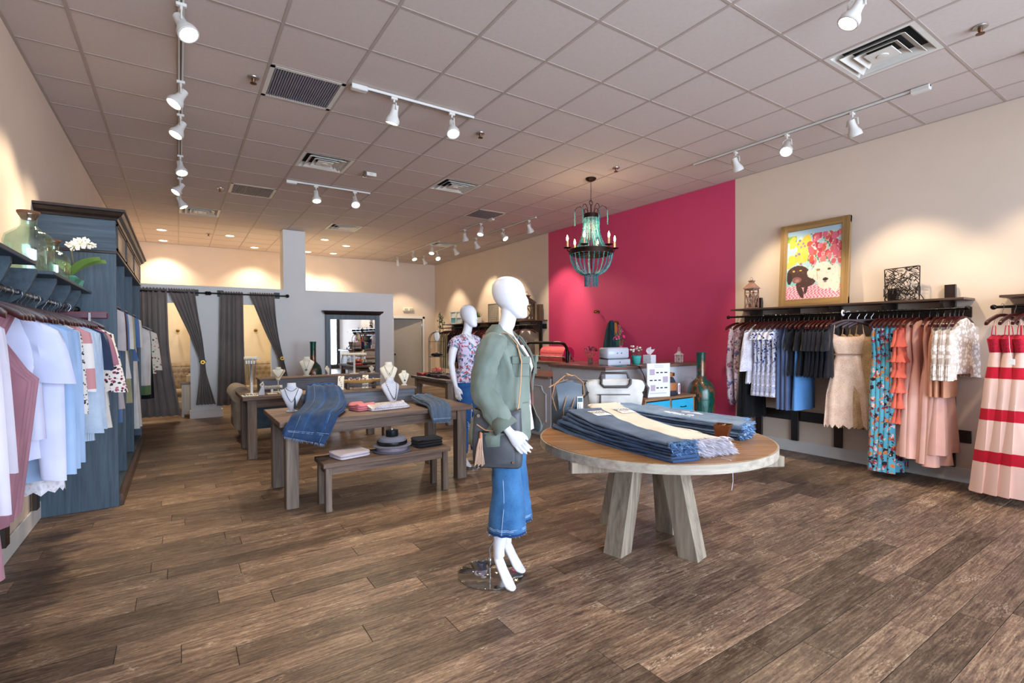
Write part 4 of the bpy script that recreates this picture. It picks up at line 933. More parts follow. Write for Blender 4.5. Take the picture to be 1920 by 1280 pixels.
# collar
col = []
for k in range(25):
    an = .55+(2*pi-1.1)*k/24
    col.append((cos(an), sin(an)))
cb = MB().loft([[(.0-.01+.074*c_, .088*s_, 1.485+.02*(c_ < 0)-.06*max(0, c_)) for c_, s_ in col], [(-.012+.082*c_, .098*s_, 1.525+.02*(c_ < 0)-.06*max(0, c_)) for c_, s_ in col], [(-.016+.108*c_, .125*s_, 1.50+.01*(c_ < 0)-.07*max(0, c_)) for c_, s_ in col], [(-.016+.125*c_, .145*s_, 1.465-.06*max(0, c_)) for c_, s_ in col]], False, False)
o = part('collar', cb, OLJ, jk, True); solid(o, .004, 1)
for s in (-1, 1):
    part('chest_pocket', MB().bbox(-.006, .006, -.055, .055, 0, .11, .005).bbox(-.004, .013, -.058, .058, .075, .12, .005), OLJ, jk).matrix_local = Matrix.Translation((.118, s*.125, 1.24)) @ Matrix.Rotation(s*R(52), 4, 'Z')
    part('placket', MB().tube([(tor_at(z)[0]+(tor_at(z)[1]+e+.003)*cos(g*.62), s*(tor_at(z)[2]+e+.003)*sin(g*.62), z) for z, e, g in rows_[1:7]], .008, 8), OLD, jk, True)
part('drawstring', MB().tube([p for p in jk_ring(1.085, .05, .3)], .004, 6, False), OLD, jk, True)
# necklace cord and scarf cord
nk = outfit('necklace', 'long thin brown cord necklace hanging on the front mannequin', 'necklace', t1)
part('cord', MB().tube([(-.05, -.02, 1.53), (-.02, -.07, 1.52), (.06, -.06, 1.46), (.14, -.03, 1.3), (.155, 0, 1.14), (.14, .03, 1.3), (.06, .06, 1.46), (-.02, .07, 1.52), (-.05, .02, 1.53)], .0028, 6), plain('brown cord', '6b4438', .7), nk, True)
part('pendant', MB().tube([(.156, 0, 1.15), (.156, 0, 1.06)], [.006, .01], 8), plain('brown cord', '6b4438', .7), nk, True)
# shoulder bag at her right hip
LE = plain('charcoal grey leather', '474a50', .5, var=.35, scale=7, bmp=.2); TAN = plain('natural tan leather', 'b98f6c', .5, var=.1)
bgp = Matrix.Translation((M1[0], M1[1], .012)) @ Matrix.Rotation(A1, 4, 'Z')
bo = bgp @ Vector((.0, -.205, .725))
bt = thing('shoulder_bag', 'charcoal leather shoulder bag with a tan tassel at the front mannequin hip', 'bag', bo, A1+R(6))
rb = []
for z, w, d in ((0, .125, .022), (.01, .137, .032), (.05, .142, .042), (.15, .142, .045), (.24, .138, .04), (.30, .135, .036), (.332, .136, .034)):
    rb.append([(w*(abs(cos(2*pi*k/32))**.45)*(1 if cos(2*pi*k/32) >= 0 else -1), d*(abs(sin(2*pi*k/32))**.5)*(1 if sin(2*pi*k/32) >= 0 else -1)*(1+.06*sin(k*2+z*30)), z+.006*cos(4*pi*k/32)*(z > .3)) for k in range(32)])
o = part('bag_body', MB().loft(rb, False), LE, bt, True); solid(o, .003, 1)
part('bag_base', MB().lathe([(.12, .004), (.02, .002)], sy=.2, n=24), LE, bt, True)
part('front_pocket', MB().bbox(-.095, .11, -.052, -.038, .025, .2, .008), LE, bt, True)
part('zip', MB().bbox(-.1, .1, -.056, -.05, .205, .213, .002), plain('black zip', '101012', .4), bt)
tm = MB()
for k in range(9): tm.tube([(-.085+.001*k, -.062, .205), (-.09+.004*(k-4), -.064-.002*(k % 3), .12), (-.092+.007*(k-4), -.064-.002*(k % 2), .015+.006*(k % 3))], .0022, 5)
part('tassel', tm, plain('pale tan tassel', 'c9a58c', .6), bt, True); part('tassel_knot', MB().tube([(-.085, -.06, .21), (-.085, -.063, .175)], [.006, .008], 8), plain('orange tan leather', 'b8622f', .5), bt, True)
for x in (-.1, .09): part('grommet', MB().tube([(x, -.044, .3), (x, -.05, .3)], .01, 14), plain('chrome', 'b8b8b8', .15, 1), bt, True)
part('drawcord', MB().tube([(-.11, -.05, .25), (-.06, -.056, .22), (0, -.058, .215), (.06, -.058, .23), (.105, -.05, .28)], .004, 8), TAN, bt, True)
part('rivet', MB().sph((.095, -.054, .04), .006, 10, 6).sph((.08, -.052, .19), .006, 10, 6), plain('copper rivet', '8a5a3a', .35, .9), bt, True)
bt_m = (Matrix.Translation(bo) @ Matrix.Rotation(A1+R(6), 4, 'Z')).inverted() @ bgp
part('strap', MB().tube([bt_m @ Vector(q) for q in ((.115, -.2, 1.03), (.125, -.19, 1.1), (.13, -.17, 1.2), (.13, -.15, 1.33), (.098, -.125, 1.43), (.04, -.115, 1.49), (-.03, -.115, 1.505), (-.1, -.12, 1.43), (-.13, -.16, 1.25), (-.115, -.2, 1.03))], .011, 8, True, .35), TAN, bt, True)
# ---- second mannequin
M2 = (2.775, 5.09); A2 = R(-66)
t2 = thing('mannequin', 'white female mannequin in a floral blouse standing beside the front wooden table', 'mannequin', (M2[0], M2[1], 0), A2)
aR = [(-.02, .2, 1.43), (-.03, .24, 1.30), (-.03, .262, 1.17), (0, .27, 1.05), (.035, .268, .93), (.075, .262, .78)]
LG2 = ((.02, -.03, -.05, .1, .02), (.03, .02, .0, .1, .03))
o = body_obj(mannequin_body('body', aR, aR, LG2), t2); o.location.z = .012
disc_base(t2, .02, .02, .19, False); rod(t2, -.12, .0, -.05, .07, .3)
fb = outfit('blouse', 'lilac floral peplum blouse worn by the second mannequin', 'blouse', t2)
FLB = floral('lilac floral print', 'c4b8d2', ['4a7286', 'a8525e', '3d4468', '6d8a9a', 'b86058'], 32, .5, 'd0c6da', 1.1)
rr = []
for z, e in ((1.505, .008), (1.48, .012), (1.44, .014), (1.36, .016), (1.29, .018), (1.2, .02), (1.12, .016), (1.08, .022), (1.02, .045), (.96, .065)):
    cx, a, b_ = tor_at(z); fl_ = .01 if z < 1.1 else .002
    rr.append([(p[0]+fl_*sin(i*1.3), p[1]+fl_*cos(i*1.7), p[2]-(.14*max(0, 1-abs(p[1])/.07) if z > 1.45 and p[0] > cx else (.10*max(0, 1-abs(p[1])/.07) if z > 1.43 and p[0] > cx else 0))) for i, p in enumerate(ell(cx, 0, z, a+e, b_+e*.8, 40))])
shell(rr, 'blouse_body', FLB, fb)
for s in (-1, 1): o = part('cap_sleeve', MB().tube([(-.018, s*.13, 1.45), (-.02, s*.175, 1.44), (-.024, s*.215, 1.41), (-.028, s*.235, 1.36)], [.05, .054, .058, .064], 22, False, .9), FLB, fb, True); solid(o, .003, 1)
j2 = outfit('jeans', 'blue ripped skinny jeans worn by the second mannequin', 'jeans', t2)
jeans_on(j2, denim('deep blue denim', '1d4478', '35659f'), .17, .056, .052, LG2)
rp = MB(); rg = random.Random(5)
for k in range(16):
    z = .42+.018*k; y = -.085-.002*k; L = rg.uniform(.012, .035); rp.box(.072, .079, y-L*.5, y+L*.5, z, z+.006)
part('ripped_patch', rp, plain('white frayed cotton', 'dfe3ea', .9), j2)
nk = outfit('necklace', 'fine layered silver necklace on the second mannequin', 'necklace', t2)
for dz in (0, .05): part('chain', MB().tube([(-.02, -.06, 1.53), (.03, -.045, 1.5), (.075, 0, 1.45-dz), (.03, .045, 1.5), (-.02, .06, 1.53)], .0015, 5), CH, nk, True)
# ================================================================== tables
RW = wood('weathered table wood', '4d3a31', '8a7263', '3a2d2a', axis=0, rough=.6, rnd=20, tone=.18)
RWZ = wood('weathered table wood upright', '55463f', '8a7868', '3c3230', axis=2, rough=.6, rnd=20, tone=.15)
RWY = wood('weathered table wood crosswise', '4d3a31', '8a7263', '3a2d2a', axis=1, rough=.6, rnd=20, tone=.18)
RSR = wood('grey blue driftwood board', '4c5360', '7c8490', '5b4f4c', axis=0, rough=.65, rnd=20, bmp=.5)
def rtable(label, x0, x1, y0, y1, h=.77, leg=.105, np_=5, over=.055, top=.045, apron=.1, nm='wooden_table', wd=RW):
    t = thing(nm, label, 'table' if nm != 'bench' else 'bench', (x0, y0, 0)); w, d = x1-x0, y1-y0
    for k in range(np_): part('top_plank', MB().bbox(.0, w, k*d/np_+.001, (k+1)*d/np_-.001, h-top, h-.001*(k % 2), .004), wd, t)
    for px in (over, w-over-leg):
        for py in (over, d-over-leg): part('leg', MB().bbox(px, px+leg, py, py+leg, 0, h-top, .005), RWZ, t)
    a = over+.02; z0, z1 = h-top-apron, h-top-.001
    part('apron', MB().bbox(over+leg, w-over-leg, a, a+.025, z0, z1, .003), wd, t); part('apron', MB().bbox(over+leg, w-over-leg, d-a-.025, d-a, z0, z1, .003), wd, t)
    part('apron', MB().bbox(a, a+.025, over+leg, d-over-leg, z0, z1, .003), RWY, t); part('apron', MB().bbox(w-a-.025, w-a, over+leg, d-over-leg, z0, z1, .003), RWY, t)
    return t
rtable('front weathered wooden table with blue jeans over its edge', .70, 2.57, 4.60, 5.56)
rtable('back weathered wooden table crowded with jewellery stands', .63, 2.55, 6.80, 7.74)
rtable('dark wooden table of folded clothes near the back door', 3.68, 4.62, 7.50, 9.02, .76, wd=wood('dark table wood', '3a302e', '645a58', axis=0, rnd=9))
rtable('low wooden bench pushed against the front table, holding folded cloth', 1.0, 2.19, 4.37, 4.83-.11, .42, .055, 3, .02, .04, .07, 'bench')
def riser(label, x0, x1, y0, y1, z0, z1):
    t = thing('display_riser', label, 'riser', (x0, y0, z0)); w, d, h = x1-x0, y1-y0, z1-z0
    part('front_board', MB().bbox(.0, w, 0, .02, 0, h-.022, .003), RSR, t); part('back_board', MB().bbox(.0, w, d-.02, d, 0, h-.022, .003), RSR, t)
    part('end_board', MB().bbox(.0, .02, .02, d-.02, 0, h-.022, .002), RSR, t); part('end_board', MB().bbox(w-.02, w, .02, d-.02, 0, h-.022, .002), RSR, t)
    part('top_board', MB().bbox(-.015, w+.015, -.02, d+.01, h-.022, h, .003), RW, t); return t
riser('grey blue riser box on the front table', 1.0, 2.19, 5.26, 5.53, .77, .935)
riser('long grey riser box on the back table', .89, 2.51, 7.38, 7.68, .77, .945)
# ---- round table
TOPW = wood('honey brown round top', '7a5230', 'a97f52', '6a4428', axis=0, rough=.35, rnd=20, tone=.1, scale=.8)
LEGW = wood('greyed pine post', '6f6152', 'a39683', '5b4c40', axis=2, rough=.7, rnd=20, scale=.8)
rt_ = thing('round_table', 'round table with a honey brown top on splayed timber legs', 'table', (2.85, 2.45, 0), R(-28))
RR = .80; ys = [-RR+.0001, -.57, -.38, -.19, 0, .19, .38, .57, RR-.0001]
for a, b_ in zip(ys[:-1], ys[1:]):
    pts = []; n = 14
    for i in range(n+1):
        y = a+(b_-a)*i/n; pts.append((math.sqrt(max(0, RR*RR-y*y)), y))
    for i in range(n, -1, -1):
        y = a+(b_-a)*i/n; pts.append((-math.sqrt(max(0, RR*RR-y*y)), y))
    pp = [(p[0], min(max(p[1], a+.0012), b_-.0012)) for p in pts]
    part('top_plank', MB().prism(pp, .705, .76, 'xy'), TOPW, rt_)
part('rim_band', MB().lathe([(RR-.004, .702), (RR+.012, .702), (RR+.012, .757), (RR-.004, .757)], n=72, cap=False), wood('pale rim wood', '8a8074', 'b5aa9a', axis=0, rough=.7, rnd=2), rt_, True)
for y in (-.42, .42): part('batten', MB().bbox(-.70, .70, y-.05, y+.05, .635, .703, .004), LEGW, rt_)
rt_i = Matrix.Rotation(R(28), 4, 'Z')
for (bx, by, tx_, ty_) in ((-.36, .0, -.21, .0), (.01, -.33, -.03, -.19), (.25, .06, .15, .03), (.0, .42, .0, .24)):
    B = rt_i @ Vector((bx, by, 0)); T_ = rt_i @ Vector((tx_, ty_, .703)); an = R(28)+R(12); h = .068
    def sq(c): return [(c.x+h*(cos(an+q)-0)*1.414, c.y+h*1.414*sin(an+q), c.z) for q in (pi/4, 3*pi/4, 5*pi/4, 7*pi/4)]
    part('leg', MB().loft([sq(B), sq(B.lerp(T_, .985))]), LEGW, rt_)
# ================================================================== folded jeans
DK1, DK2, DK3 = denim('slate blue denim', '3c4e68', '64768f'), denim('dark indigo denim', '1e3354', '3e587e'), denim('faded blue denim', '56708f', '90a3b8')
CRM = cloth('cream denim', 'e8dccb', 'd9c9b4'); ICE = cloth('white denim', 'e6e4ea', 'cfcfdc')
def folded_jeans(label, group, a, b_, w0, w1, z0, z1, mat, th0=.024, th1=.017, bow=.03, seed=0, fray=None, lab=None, rip=False, lift=.0):
    """lies from the waist at a to the hem at b_; z0/z1 = base height at the waist and the hem"""
    rg = random.Random(seed); J = lambda: rg.uniform(-.013, .013); w0 *= rg.uniform(.93, 1.05); w1 *= rg.uniform(.93, 1.05); a = Vector((a[0]+J(), a[1]+J(), 0)); b_ = Vector((b_[0]+J(), b_[1]+J(), 0)); d = (b_-a); L = d.length; d.normalize(); s_ = Vector((-d.y, d.x, 0))
    t = thing('folded_jeans', label, 'jeans', (a.x, a.y, 0), math.atan2(d.y, d.x), group)
    rings = []; n = 22; NS = 22; tops = []
    for i in range(NS+1):
        q = i/NS; x = L*q; w = w0+(w1-w0)*min(1, q*1.6); th = th0+(th1-th0)*q
        z = z0*(1-q)+z1*q + lift*(1-q)**3 - .012*sin(pi*q); yb = bow*sin(pi*q)
        r = []
        for k in range(n):
            c_, sn = cos(2*pi*k/n), sin(2*pi*k/n)
            y = yb+w/2*(abs(c_)**.35)*(1 if c_ >= 0 else -1)
            zz = th/2*(abs(sn)**.6)*(1 if sn >= 0 else -1)
            if sn > 0: zz += .0035*sin(y*60+q*9+seed)+.003*sin(q*23+seed*2)
            r.append((x+.008*sin(y*25+seed)*(i in (0, NS)), y, max(z+th/2+zz, z+.0)))
        rings.append(r); tops.append((x, yb, z+th))
    folds(part('folded_body', MB().loft(rings), mat, t, True), .008, .05, 0)
    # waistband roll and fold line
    part('waistband', MB().tube([(0.002, y*w0*.5, rings[0][0][2]+.0) for y in (-.98, -.5, 0, .5, .98)], [th0*.42, th0*.5, th0*.52, th0*.5, th0*.42], 10), mat, t, True)
    part('stitch_line', MB().tube([(L*q/10+.02, (w0+(w1-w0)*min(1, q*.16))*.5*.72+bow*sin(pi*q/10), z0*(1-q/10)+z1*q/10+lift*(1-q/10)**3-.012*sin(pi*q/10)+(th0+(th1-th0)*q/10)+.0025) for q in range(10)], .0012, 4), STC, t)
    if fray:
        fm = MB()
        for k in range(fray[1]):
            y = rg.uniform(-.5, .5)*w1; zz = z1+rg.uniform(0, th1*1.1); Lf = rg.uniform(.012, fray[2]); dy = rg.uniform(-.018, .018); dz = rg.uniform(-.02, .012)
            p = Vector((L-.006+rg.uniform(-.025, .004), y, zz+.002)); fm.add([p, p+Vector((0, .003, .0015)), p+Vector((Lf, dy, dz)), p+Vector((Lf*.5, dy-.002, dz*.3+.004))], [(0, 1, 2), (0, 2, 3)])
        o = part('frayed_hem', fm, fray[0], t); o['kind'] = 'stuff'
    if rip:
        rm = MB()
        for k in range(14):
            x = L*rg.uniform(.42, .6); y = rg.uniform(-.1, .1)*w1+bow; z = z0*(1-x/L)+z1*x/L+lift*(1-x/L)**3-.012*sin(pi*x/L)+th0*(1-x/L)+th1*x/L; rm.box(x-.02, x+.02, y-.03, y-.022+rg.uniform(0, .03), z-.002, z+.0045)
        part('ripped_patch', rm, plain('white frayed cotton', 'dfe3ea', .9), t)
    if lab:
        x, y = lab[0], lab[1]; q = x/L; z = z0*(1-q)+z1*q+lift*(1-q)**3-.012*sin(pi*q)+th0*(1-q)+th1*q+.0065
        slope = math.atan((z1-z0-3*lift*(1-q)**2+th1-th0-.012*pi*cos(pi*q))/L)
        lo = bpy.data.objects.new('paper_label', MB().bbox(-.075, .075, -.062, .062, 0, .0012, .0004).mesh('paper_label', plain('white paper', 'f0eff0', .6))); COL.objects.link(lo); lo.parent = t
        lo.location = (x, y, z); lo.rotation_euler = (0, -slope, 0)
        tx = text('lettering', 'SMART\nDENIM', .042, plain('black ink', '141414', .6), lo, (-.018, 0, .0016), (0, 0, lab[2]), .0003)
        part('small_print', MB().box(.028, .031, -.03, .02, .0012, .0016).box(.036, .039, -.03, .03, .0012, .0016).box(.044, .047, -.03, .0, .0012, .0016), plain('grey ink', '8a8a8c', .6), lo)
    return t
def curl(label, group, loc, rz, r, n_, mat, seed):
    pass
TZ = .7615
WF = plain('white frayed thread', 'e8e6ee', .9); BF = plain('pale blue frayed thread', '6f95bd', .9)
for k in range(6):
    top_ = k == 5
    folded_jeans('slate blue jeans with a paper label, topmost of the front stack' if top_ else 'dark indigo jeans stacked under the labelled slate blue pair', None if top_ else 'indigo jeans under the labelled pair', (2.60+.012*k-.0*k, 3.10-.028*k), (2.43, 1.84+.004*k), .30, .20, TZ+k*.0258, TZ+k*.0175, DK1 if top_ else DK2, seed=k, bow=-.05, fray=(BF, 260 if top_ else 90, .05) if k >= 3 else None, lab=(.2, .01, pi/2) if top_ else None)
for k in range(5):
    top_ = k == 4
    folded_jeans('cream jeans with a paper label, topmost of the cream stack' if top_ else 'cream jeans stacked under the labelled cream pair', None if top_ else 'cream jeans under the labelled pair', (2.91+.01*k, 3.02+.005*k), (2.71-.004*k, 1.83+.012*k), .33, .27, TZ+k*.0275, TZ+k*.019, CRM if k != 0 else ICE, seed=10+k, bow=-.05, fray=(WF, 330, .075), lab=(.26, .02, pi/2) if top_ else None, lift=.03 if k > 2 else 0)
for k in range(6):
    top_ = k == 5
    folded_jeans('ripped blue jeans lying behind the cream stack' if top_ else 'blue jeans fanned out behind the cream stack', None if top_ else 'blue jeans fanned behind the cream stack', (3.16-.012*k, 3.02+.012*k), (3.32, 2.0+.0*k), .24, .21, TZ+k*.0255, TZ+k*.0172, (DK2, DK1, DK3)[k % 3] if not top_ else DK3, seed=20+k, bow=.03, fray=(BF, 90, .03), rip=top_)
for k in range(5):
    top_ = k == 4
    folded_jeans('faded ripped jeans at the far side of the round table' if top_ else 'blue jeans in the stack at the far side of the round table', None if top_ else 'blue jeans in the far stack', (3.40-.015*k, 2.92+.012*k), (3.56, 2.18), .22, .2, TZ+k*.0255, TZ+k*.0178, (DK2, DK1)[k % 2] if not top_ else DK3, seed=30+k, bow=.03, fray=(BF, 100, .035), rip=top_)
# copper tray of keys
CU = plain('aged copper', '8a5536', .4, .8, var=.2)
t = thing('copper_scoop', 'square copper holder full of small keys on the round table', 'holder', (3.06, 2.02, TZ), R(20))
o = part('scoop', MB().loft([[(-.012, -.012, .0), (.05, -.012, .0), (.05, .05, .0), (-.012, .05, .0)], [(-.012, -.012, .0), (.05, -.03, .06), (.05, .05, .06), (-.03, .05, .06)], [(-.05, -.05, .125), (.05, -.05, .125), (.05, .05, .125), (-.05, .05, .125)]], False), CU, t); solid(o, .003)
part('base', MB().box(-.01, .05, -.01, .05, 0, .004), CU, t)
rg = random.Random(2); km = MB()
for k in range(34):
    c_ = Vector((rg.uniform(-.03, .035), rg.uniform(-.03, .035), .1+rg.uniform(0, .015))); a = rg.uniform(0, 6); km.tube([c_, c_+Vector((.018*cos(a), .018*sin(a), rg.uniform(-.004, .008)))], .0035, 6)
o = part('keys', km, plain('mixed metal', 'b8ab94', .3, .9), t, True); o['kind'] = 'stuff'
t = thing('loose_thread', 'pale thread dangling from the rim of the round table', 'thread', (2.66, 1.71, .76)); part('thread', MB().tube([(0, .06, .004), (0, 0, .003), (.0, -.012, -.02), (.004, -.012, -.12), (-.006, -.01, -.17)], .0014, 5), WF, t)
# ---- bags on the round table
CV = cloth('off white canvas', 'c6c3be', 'aaa7a4', big=5); DL = plain('dark brown leather', '2c2526', .45, var=.15)
t = thing('tote_bag', 'off white canvas tote with dark handles standing on the round table', 'bag', (3.17, 3.14, TZ), R(-36))
rr = []
for z, w, d in ((0, .20, .04), (.01, .215, .055), (.1, .225, .06), (.2, .24, .05), (.3, .262, .03), (.355, .27, .016)):
    rr.append([(w*(abs(cos(2*pi*k/36))**.4)*(1 if cos(2*pi*k/36) >= 0 else -1), d*(abs(sin(2*pi*k/36))**.6)*(1 if sin(2*pi*k/36) >= 0 else -1)*(1+.07*sin(k*2+z*22)), z) for k in range(36)])
folds(part('bag_body', MB().loft(rr), CV, t, True), .02, .08)
part('zip', MB().bbox(-.16, .12, -.068, -.06, .215, .224, .002), plain('dark zip', '4a4648', .5), t); part('zip_pull', MB().bbox(-.145, -.13, -.075, -.068, .115, .22, .003), DL, t)
for y in (-.035, .035): part('handle', MB().tube([(-.13, y, .345), (-.12, y*1.2, .375), (-.09, y*1.25, .385) if 0 else (-.125, y*1.2, .31), (-.1, y*1.3, .285), (.1, y*1.3, .285), (.125, y*1.2, .31), (.13, y, .35)] if y < 0 else [(-.13, y, .34), (-.11, y, .40), (.11, y, .40), (.13, y, .34)], .012, 10), DL, t, True)
for s in (-1, 1): part('side_strap', MB().tube([(s*.24, 0, .33), (s*.285, -.01, .27), (s*.27, -.02, .19), (s*.235, -.02, .24)], .013, 8), DL, t, True)
BG = plain('blue grey leather', '4d5966', .45, var=.25, scale=6, bmp=.15)
t = thing('backpack', 'blue grey leather backpack with tan straps on the round table', 'bag', (2.68, 3.20, TZ), R(-25))
rr = []
for z, w, d in ((0, .10, .05), (.012, .125, .07), (.08, .13, .078), (.16, .125, .07), (.22, .105, .06), (.27, .085, .05), (.32, .075, .045), (.36, .05, .03)):
    rr.append([(w*cos(2*pi*k/28)*(1+.05*sin(3*k+z*30)), d*sin(2*pi*k/28)*(1+.06*cos(4*k+z*20)), z) for k in range(28)])
part('bag_body', MB().loft(rr), BG, t, True)
part('flap', MB().grid(lambda u, v: (.11*(u-.5)*2*(1-.15*v), -.05-.04*sin(v*2.2), .33-.2*v+.02*sin(u*pi)), 8, 8), BG, t, True)
for pts in ([(-.11, -.06, .12), (-.15, -.08, .24), (-.12, -.07, .34), (-.03, -.03, .40), (.06, 0, .40), (.14, .02, .34), (.15, .02, .24), (.08, -.02, .17)], [(-.05, -.085, .03), (-.06, -.1, .14), (-.04, -.095, .22), (0, -.06, .27)], [(-.01, -.085, .02), (.0, -.1, .12), (.03, -.095, .21), (.05, -.06, .27)], [(.11, -.06, .02), (.115, -.075, .1), (.11, -.07, .19)]):
    part('strap', MB().tube(pts, .008, 8, True, .5), TAN, t, True)
part('top_strap', MB().tube([(-.17, -.06, .31), (-.09, -.05, .35), (0, -.03, .37), (-.02, -.05, .42), (.03, -.04, .4)], .012, 8, True, .35), TAN, t, True)
part('swing_tag', MB().bbox(.055, .105, -.1, -.097, .12, .235, .002), plain('white card', 'ecebe8', .6), t); part('tag_print', MB().box(.06, .1, -.1015, -.1, .19, .225).box(.065, .07, -.1015, -.1, .13, .18).box(.08, .083, -.1015, -.1, .13, .18), plain('teal ink', '2f5560', .6), t)
# ================================================================== front table goods
def drape(name, label, rows, mat, layers, dz, fray=None, hem=None):
    t = thing(name, label, 'jeans', (0, 0, 0)); nseg = 6
    for L in range(layers):
        P = []
        for i in range(len(rows)-1):
            for s in range(nseg):
                q = s/nseg; (a, b_), (c_, d_) = rows[i], rows[i+1]
                P.append((Vector(a).lerp(Vector(c_), q), Vector(b_).lerp(Vector(d_), q)))
        P.append((Vector(rows[-1][0]), Vector(rows[-1][1])))
        # smooth the polyline
        for _ in range(4): P = [P[0]]+[((P[i-1][0]+P[i][0]*2+P[i+1][0])/4, (P[i-1][1]+P[i][1]*2+P[i+1][1])/4) for i in range(1, len(P)-1)]+[P[-1]]
        n = 26; n0 = len(P)-1
        off = L*dz
        def fn(u, v):
            i = min(int(v*n0), n0-1); q = v*n0-i; a = P[i][0].lerp(P[i+1][0], q); b_ = P[i][1].lerp(P[i+1][1], q)
            p = a.lerp(b_, u*(1-.02*L)+.01*L); tn = (P[i+1][0]-P[i][0]).normalized(); nn = (b_-a).cross(tn).normalized()
            if nn.y > 0 and abs(nn.z) < .5: nn = -nn
            if nn.z < -.1: nn = -nn
            p = p+nn*(off+.006*sin(u*14+L)+.005*sin(u*29+v*5+L*2)+.01)
            return p+tn*(-.012*(layers-L)*(v > .97))
        o = part('trouser_leg', MB().grid(fn, n, 34), mat[L % len(mat)], t, True); solid(o, .006); folds(o, .014, .06, 0)
        if fray and L >= layers-3:
            fm = MB(); rg = random.Random(L)
            for k in range(fray[0]):
                p = fn(rg.random(), 1.0); Lf = rg.uniform(.008, fray[1]); dx = rg.uniform(-.014, .014)
                fm.add([p, p+Vector((.0025, 0, 0)), p+Vector((dx, -.004+rg.uniform(-.01, .005), -Lf))], [(0, 1, 2)])
            fo = part('frayed_hem', fm, BF, t); fo['kind'] = 'stuff'
        if L == layers-1:
            for v0 in (.9, .915):
                part('stitch_line', MB().tube([fn(u/14, v0)+Vector((0, -.004, .003)) for u in range(15)], .0014, 4), STC, t)
            for u0 in (.2, .86): part('side_seam', MB().tube([fn(u0, v/14)+Vector((0, -.003, .004)) for v in range(15)], .0016, 4), DK3, t)
            part('waistband', MB().tube([fn(u/10, .005)+Vector((0, 0, .004)) for u in range(11)], .011, 8), mat[-1], t, True)
    return t
RDN = denim('royal blue flared denim', '1d4074', '36639b')
drape('flared_jeans', 'blue flared jeans with frayed hems draped over the front table edge', [((1.08, 5.42, .95), (1.36, 5.37, .95)), ((1.04, 5.26, .945), (1.38, 5.21, .94)), ((1.0, 5.08, .83), (1.38, 5.02, .83)), ((.88, 4.8, .79), (1.28, 4.76, .785)), ((.78, 4.60, .785), (1.18, 4.58, .782)), ((.73, 4.55, .74), (1.12, 4.52, .70)), ((.69, 4.53, .655), (1.04, 4.51, .545))], [RDN, DK2, RDN], 5, .011, (90, .035))
drape('distressed_jeans', 'faded distressed jeans folded over the right end of the front table', [((2.10, 5.14, .80), (2.34, 5.14, .80)), ((2.06, 4.9, .79), (2.32, 4.92, .79)), ((2.06, 4.62, .785), (2.30, 4.62, .785)), ((2.05, 4.55, .74), (2.27, 4.55, .74)), ((2.06, 4.53, .635), (2.25, 4.53, .625))], [DK1, DK3, denim('worn teal blue denim', '2f4c6c', '7d93a6')], 4, .012, (60, .025))
def fold_pile(name, label, cat, x, y, z, w, d, layers, th, mat, rz=0, seed=1, group=None, rnd=.02):
    t = thing(name, label, cat, (x, y, z), rz, group); rg = random.Random(seed)
    for k in range(layers):
        rings = []
        for q, s in ((0, .93), (.2, 1), (.8, 1), (1, .9)):
            rings.append([((w/2*s*(abs(cos(a))**.3)*(1 if cos(a) >= 0 else -1))+rg.uniform(-.003, .003), (d/2*s*(abs(sin(a))**.3)*(1 if sin(a) >= 0 else -1)), k*th+q*th*.94+(rnd*.3*sin(3*a+seed) if q > .5 else 0)*(k == layers-1)) for a in [2*pi*i/30 for i in range(30)]])
        part('fold', MB().loft(rings), mat, t, True)
    return t
fold_pile('folded_tshirt', 'pink folded top on the front table', 't-shirt', 1.50, 4.95, .772, .2, .2, 3, .02, cloth('pink jersey', 'e58a93', 'cf6f7c'), R(15), 3, None, .05)
fold_pile('folded_tshirt', 'olive folded top in front of the riser', 't-shirt', 1.70, 5.12, .772, .40, .16, 1, .022, cloth('olive jersey', '857c4c', '6c6540'), R(8), 5)
fold_pile('folded_tshirt', 'white crinkled top at the front edge of the front table', 't-shirt', 1.74, 4.86, .772, .42, .16, 2, .02, WLACE, R(6), 6, None, .09)
fold_pile('folded_napkins', 'white folded cloths on the left of the low bench', 'folded cloth', 1.27, 4.56, .422, .30, .25, 2, .024, cloth('pale mauve white cotton', 'dcd3dc', 'c8bfca'), R(12), 7)
fold_pile('folded_trousers', 'black folded trousers on the right of the low bench', 'trousers', 2.02, 4.56, .422, .26, .22, 3, .026, cloth('black cotton', '17161b', '0b0b0e'), R(5), 8)
HG = plain('slate grey felt', '6f7486', .9, bmp=.2); BR = plain('black satin ribbon', '121218', .25)
for k, (z, lab) in enumerate(((.422, 'grey felt hat with a wide brim, lower of the two on the bench'), (.472, 'grey and black hat stacked on the lower hat'))):
    t = thing('felt_hat', lab, 'hat', (1.66, 4.54, z), 0)
    o = part('brim', MB().lathe([(.165, .004), (.172, .0), (.178, .006), (.165, .012), (.1, .014), (.1, .004)], n=40), HG, t, True)
    part('crown', MB().lathe([(.135, .012), (.13, .05), (.12, .075), (.10, .085), (.03, .084)] if k else [(.14, .01), (.137, .046), (.1, .048)], n=36), HG if k else BR, t, True)
    part('hat_band', MB().lathe([(.137, .014), (.14, .02), (.138, .045), (.133, .048)] if k else [(.142, .012), (.145, .03), (.141, .044)], n=36, cap=False), BR if k else plain('taupe ribbon', '8f8490', .4), t, True)
t = thing('candle_tin', 'small black tin on top of the grey hats', 'tin', (1.66, 4.54, .559)); part('tin', MB().lathe([(.055, 0), (.057, .004), (.057, .055), (.053, .058), (.02, .058)], n=28), plain('black tin', '1f2830', .3, .5), t, True); part('lid_knob', MB().sph((0, 0, .062), .008, 8, 6), plain('white card', 'ecebe8', .6), t)
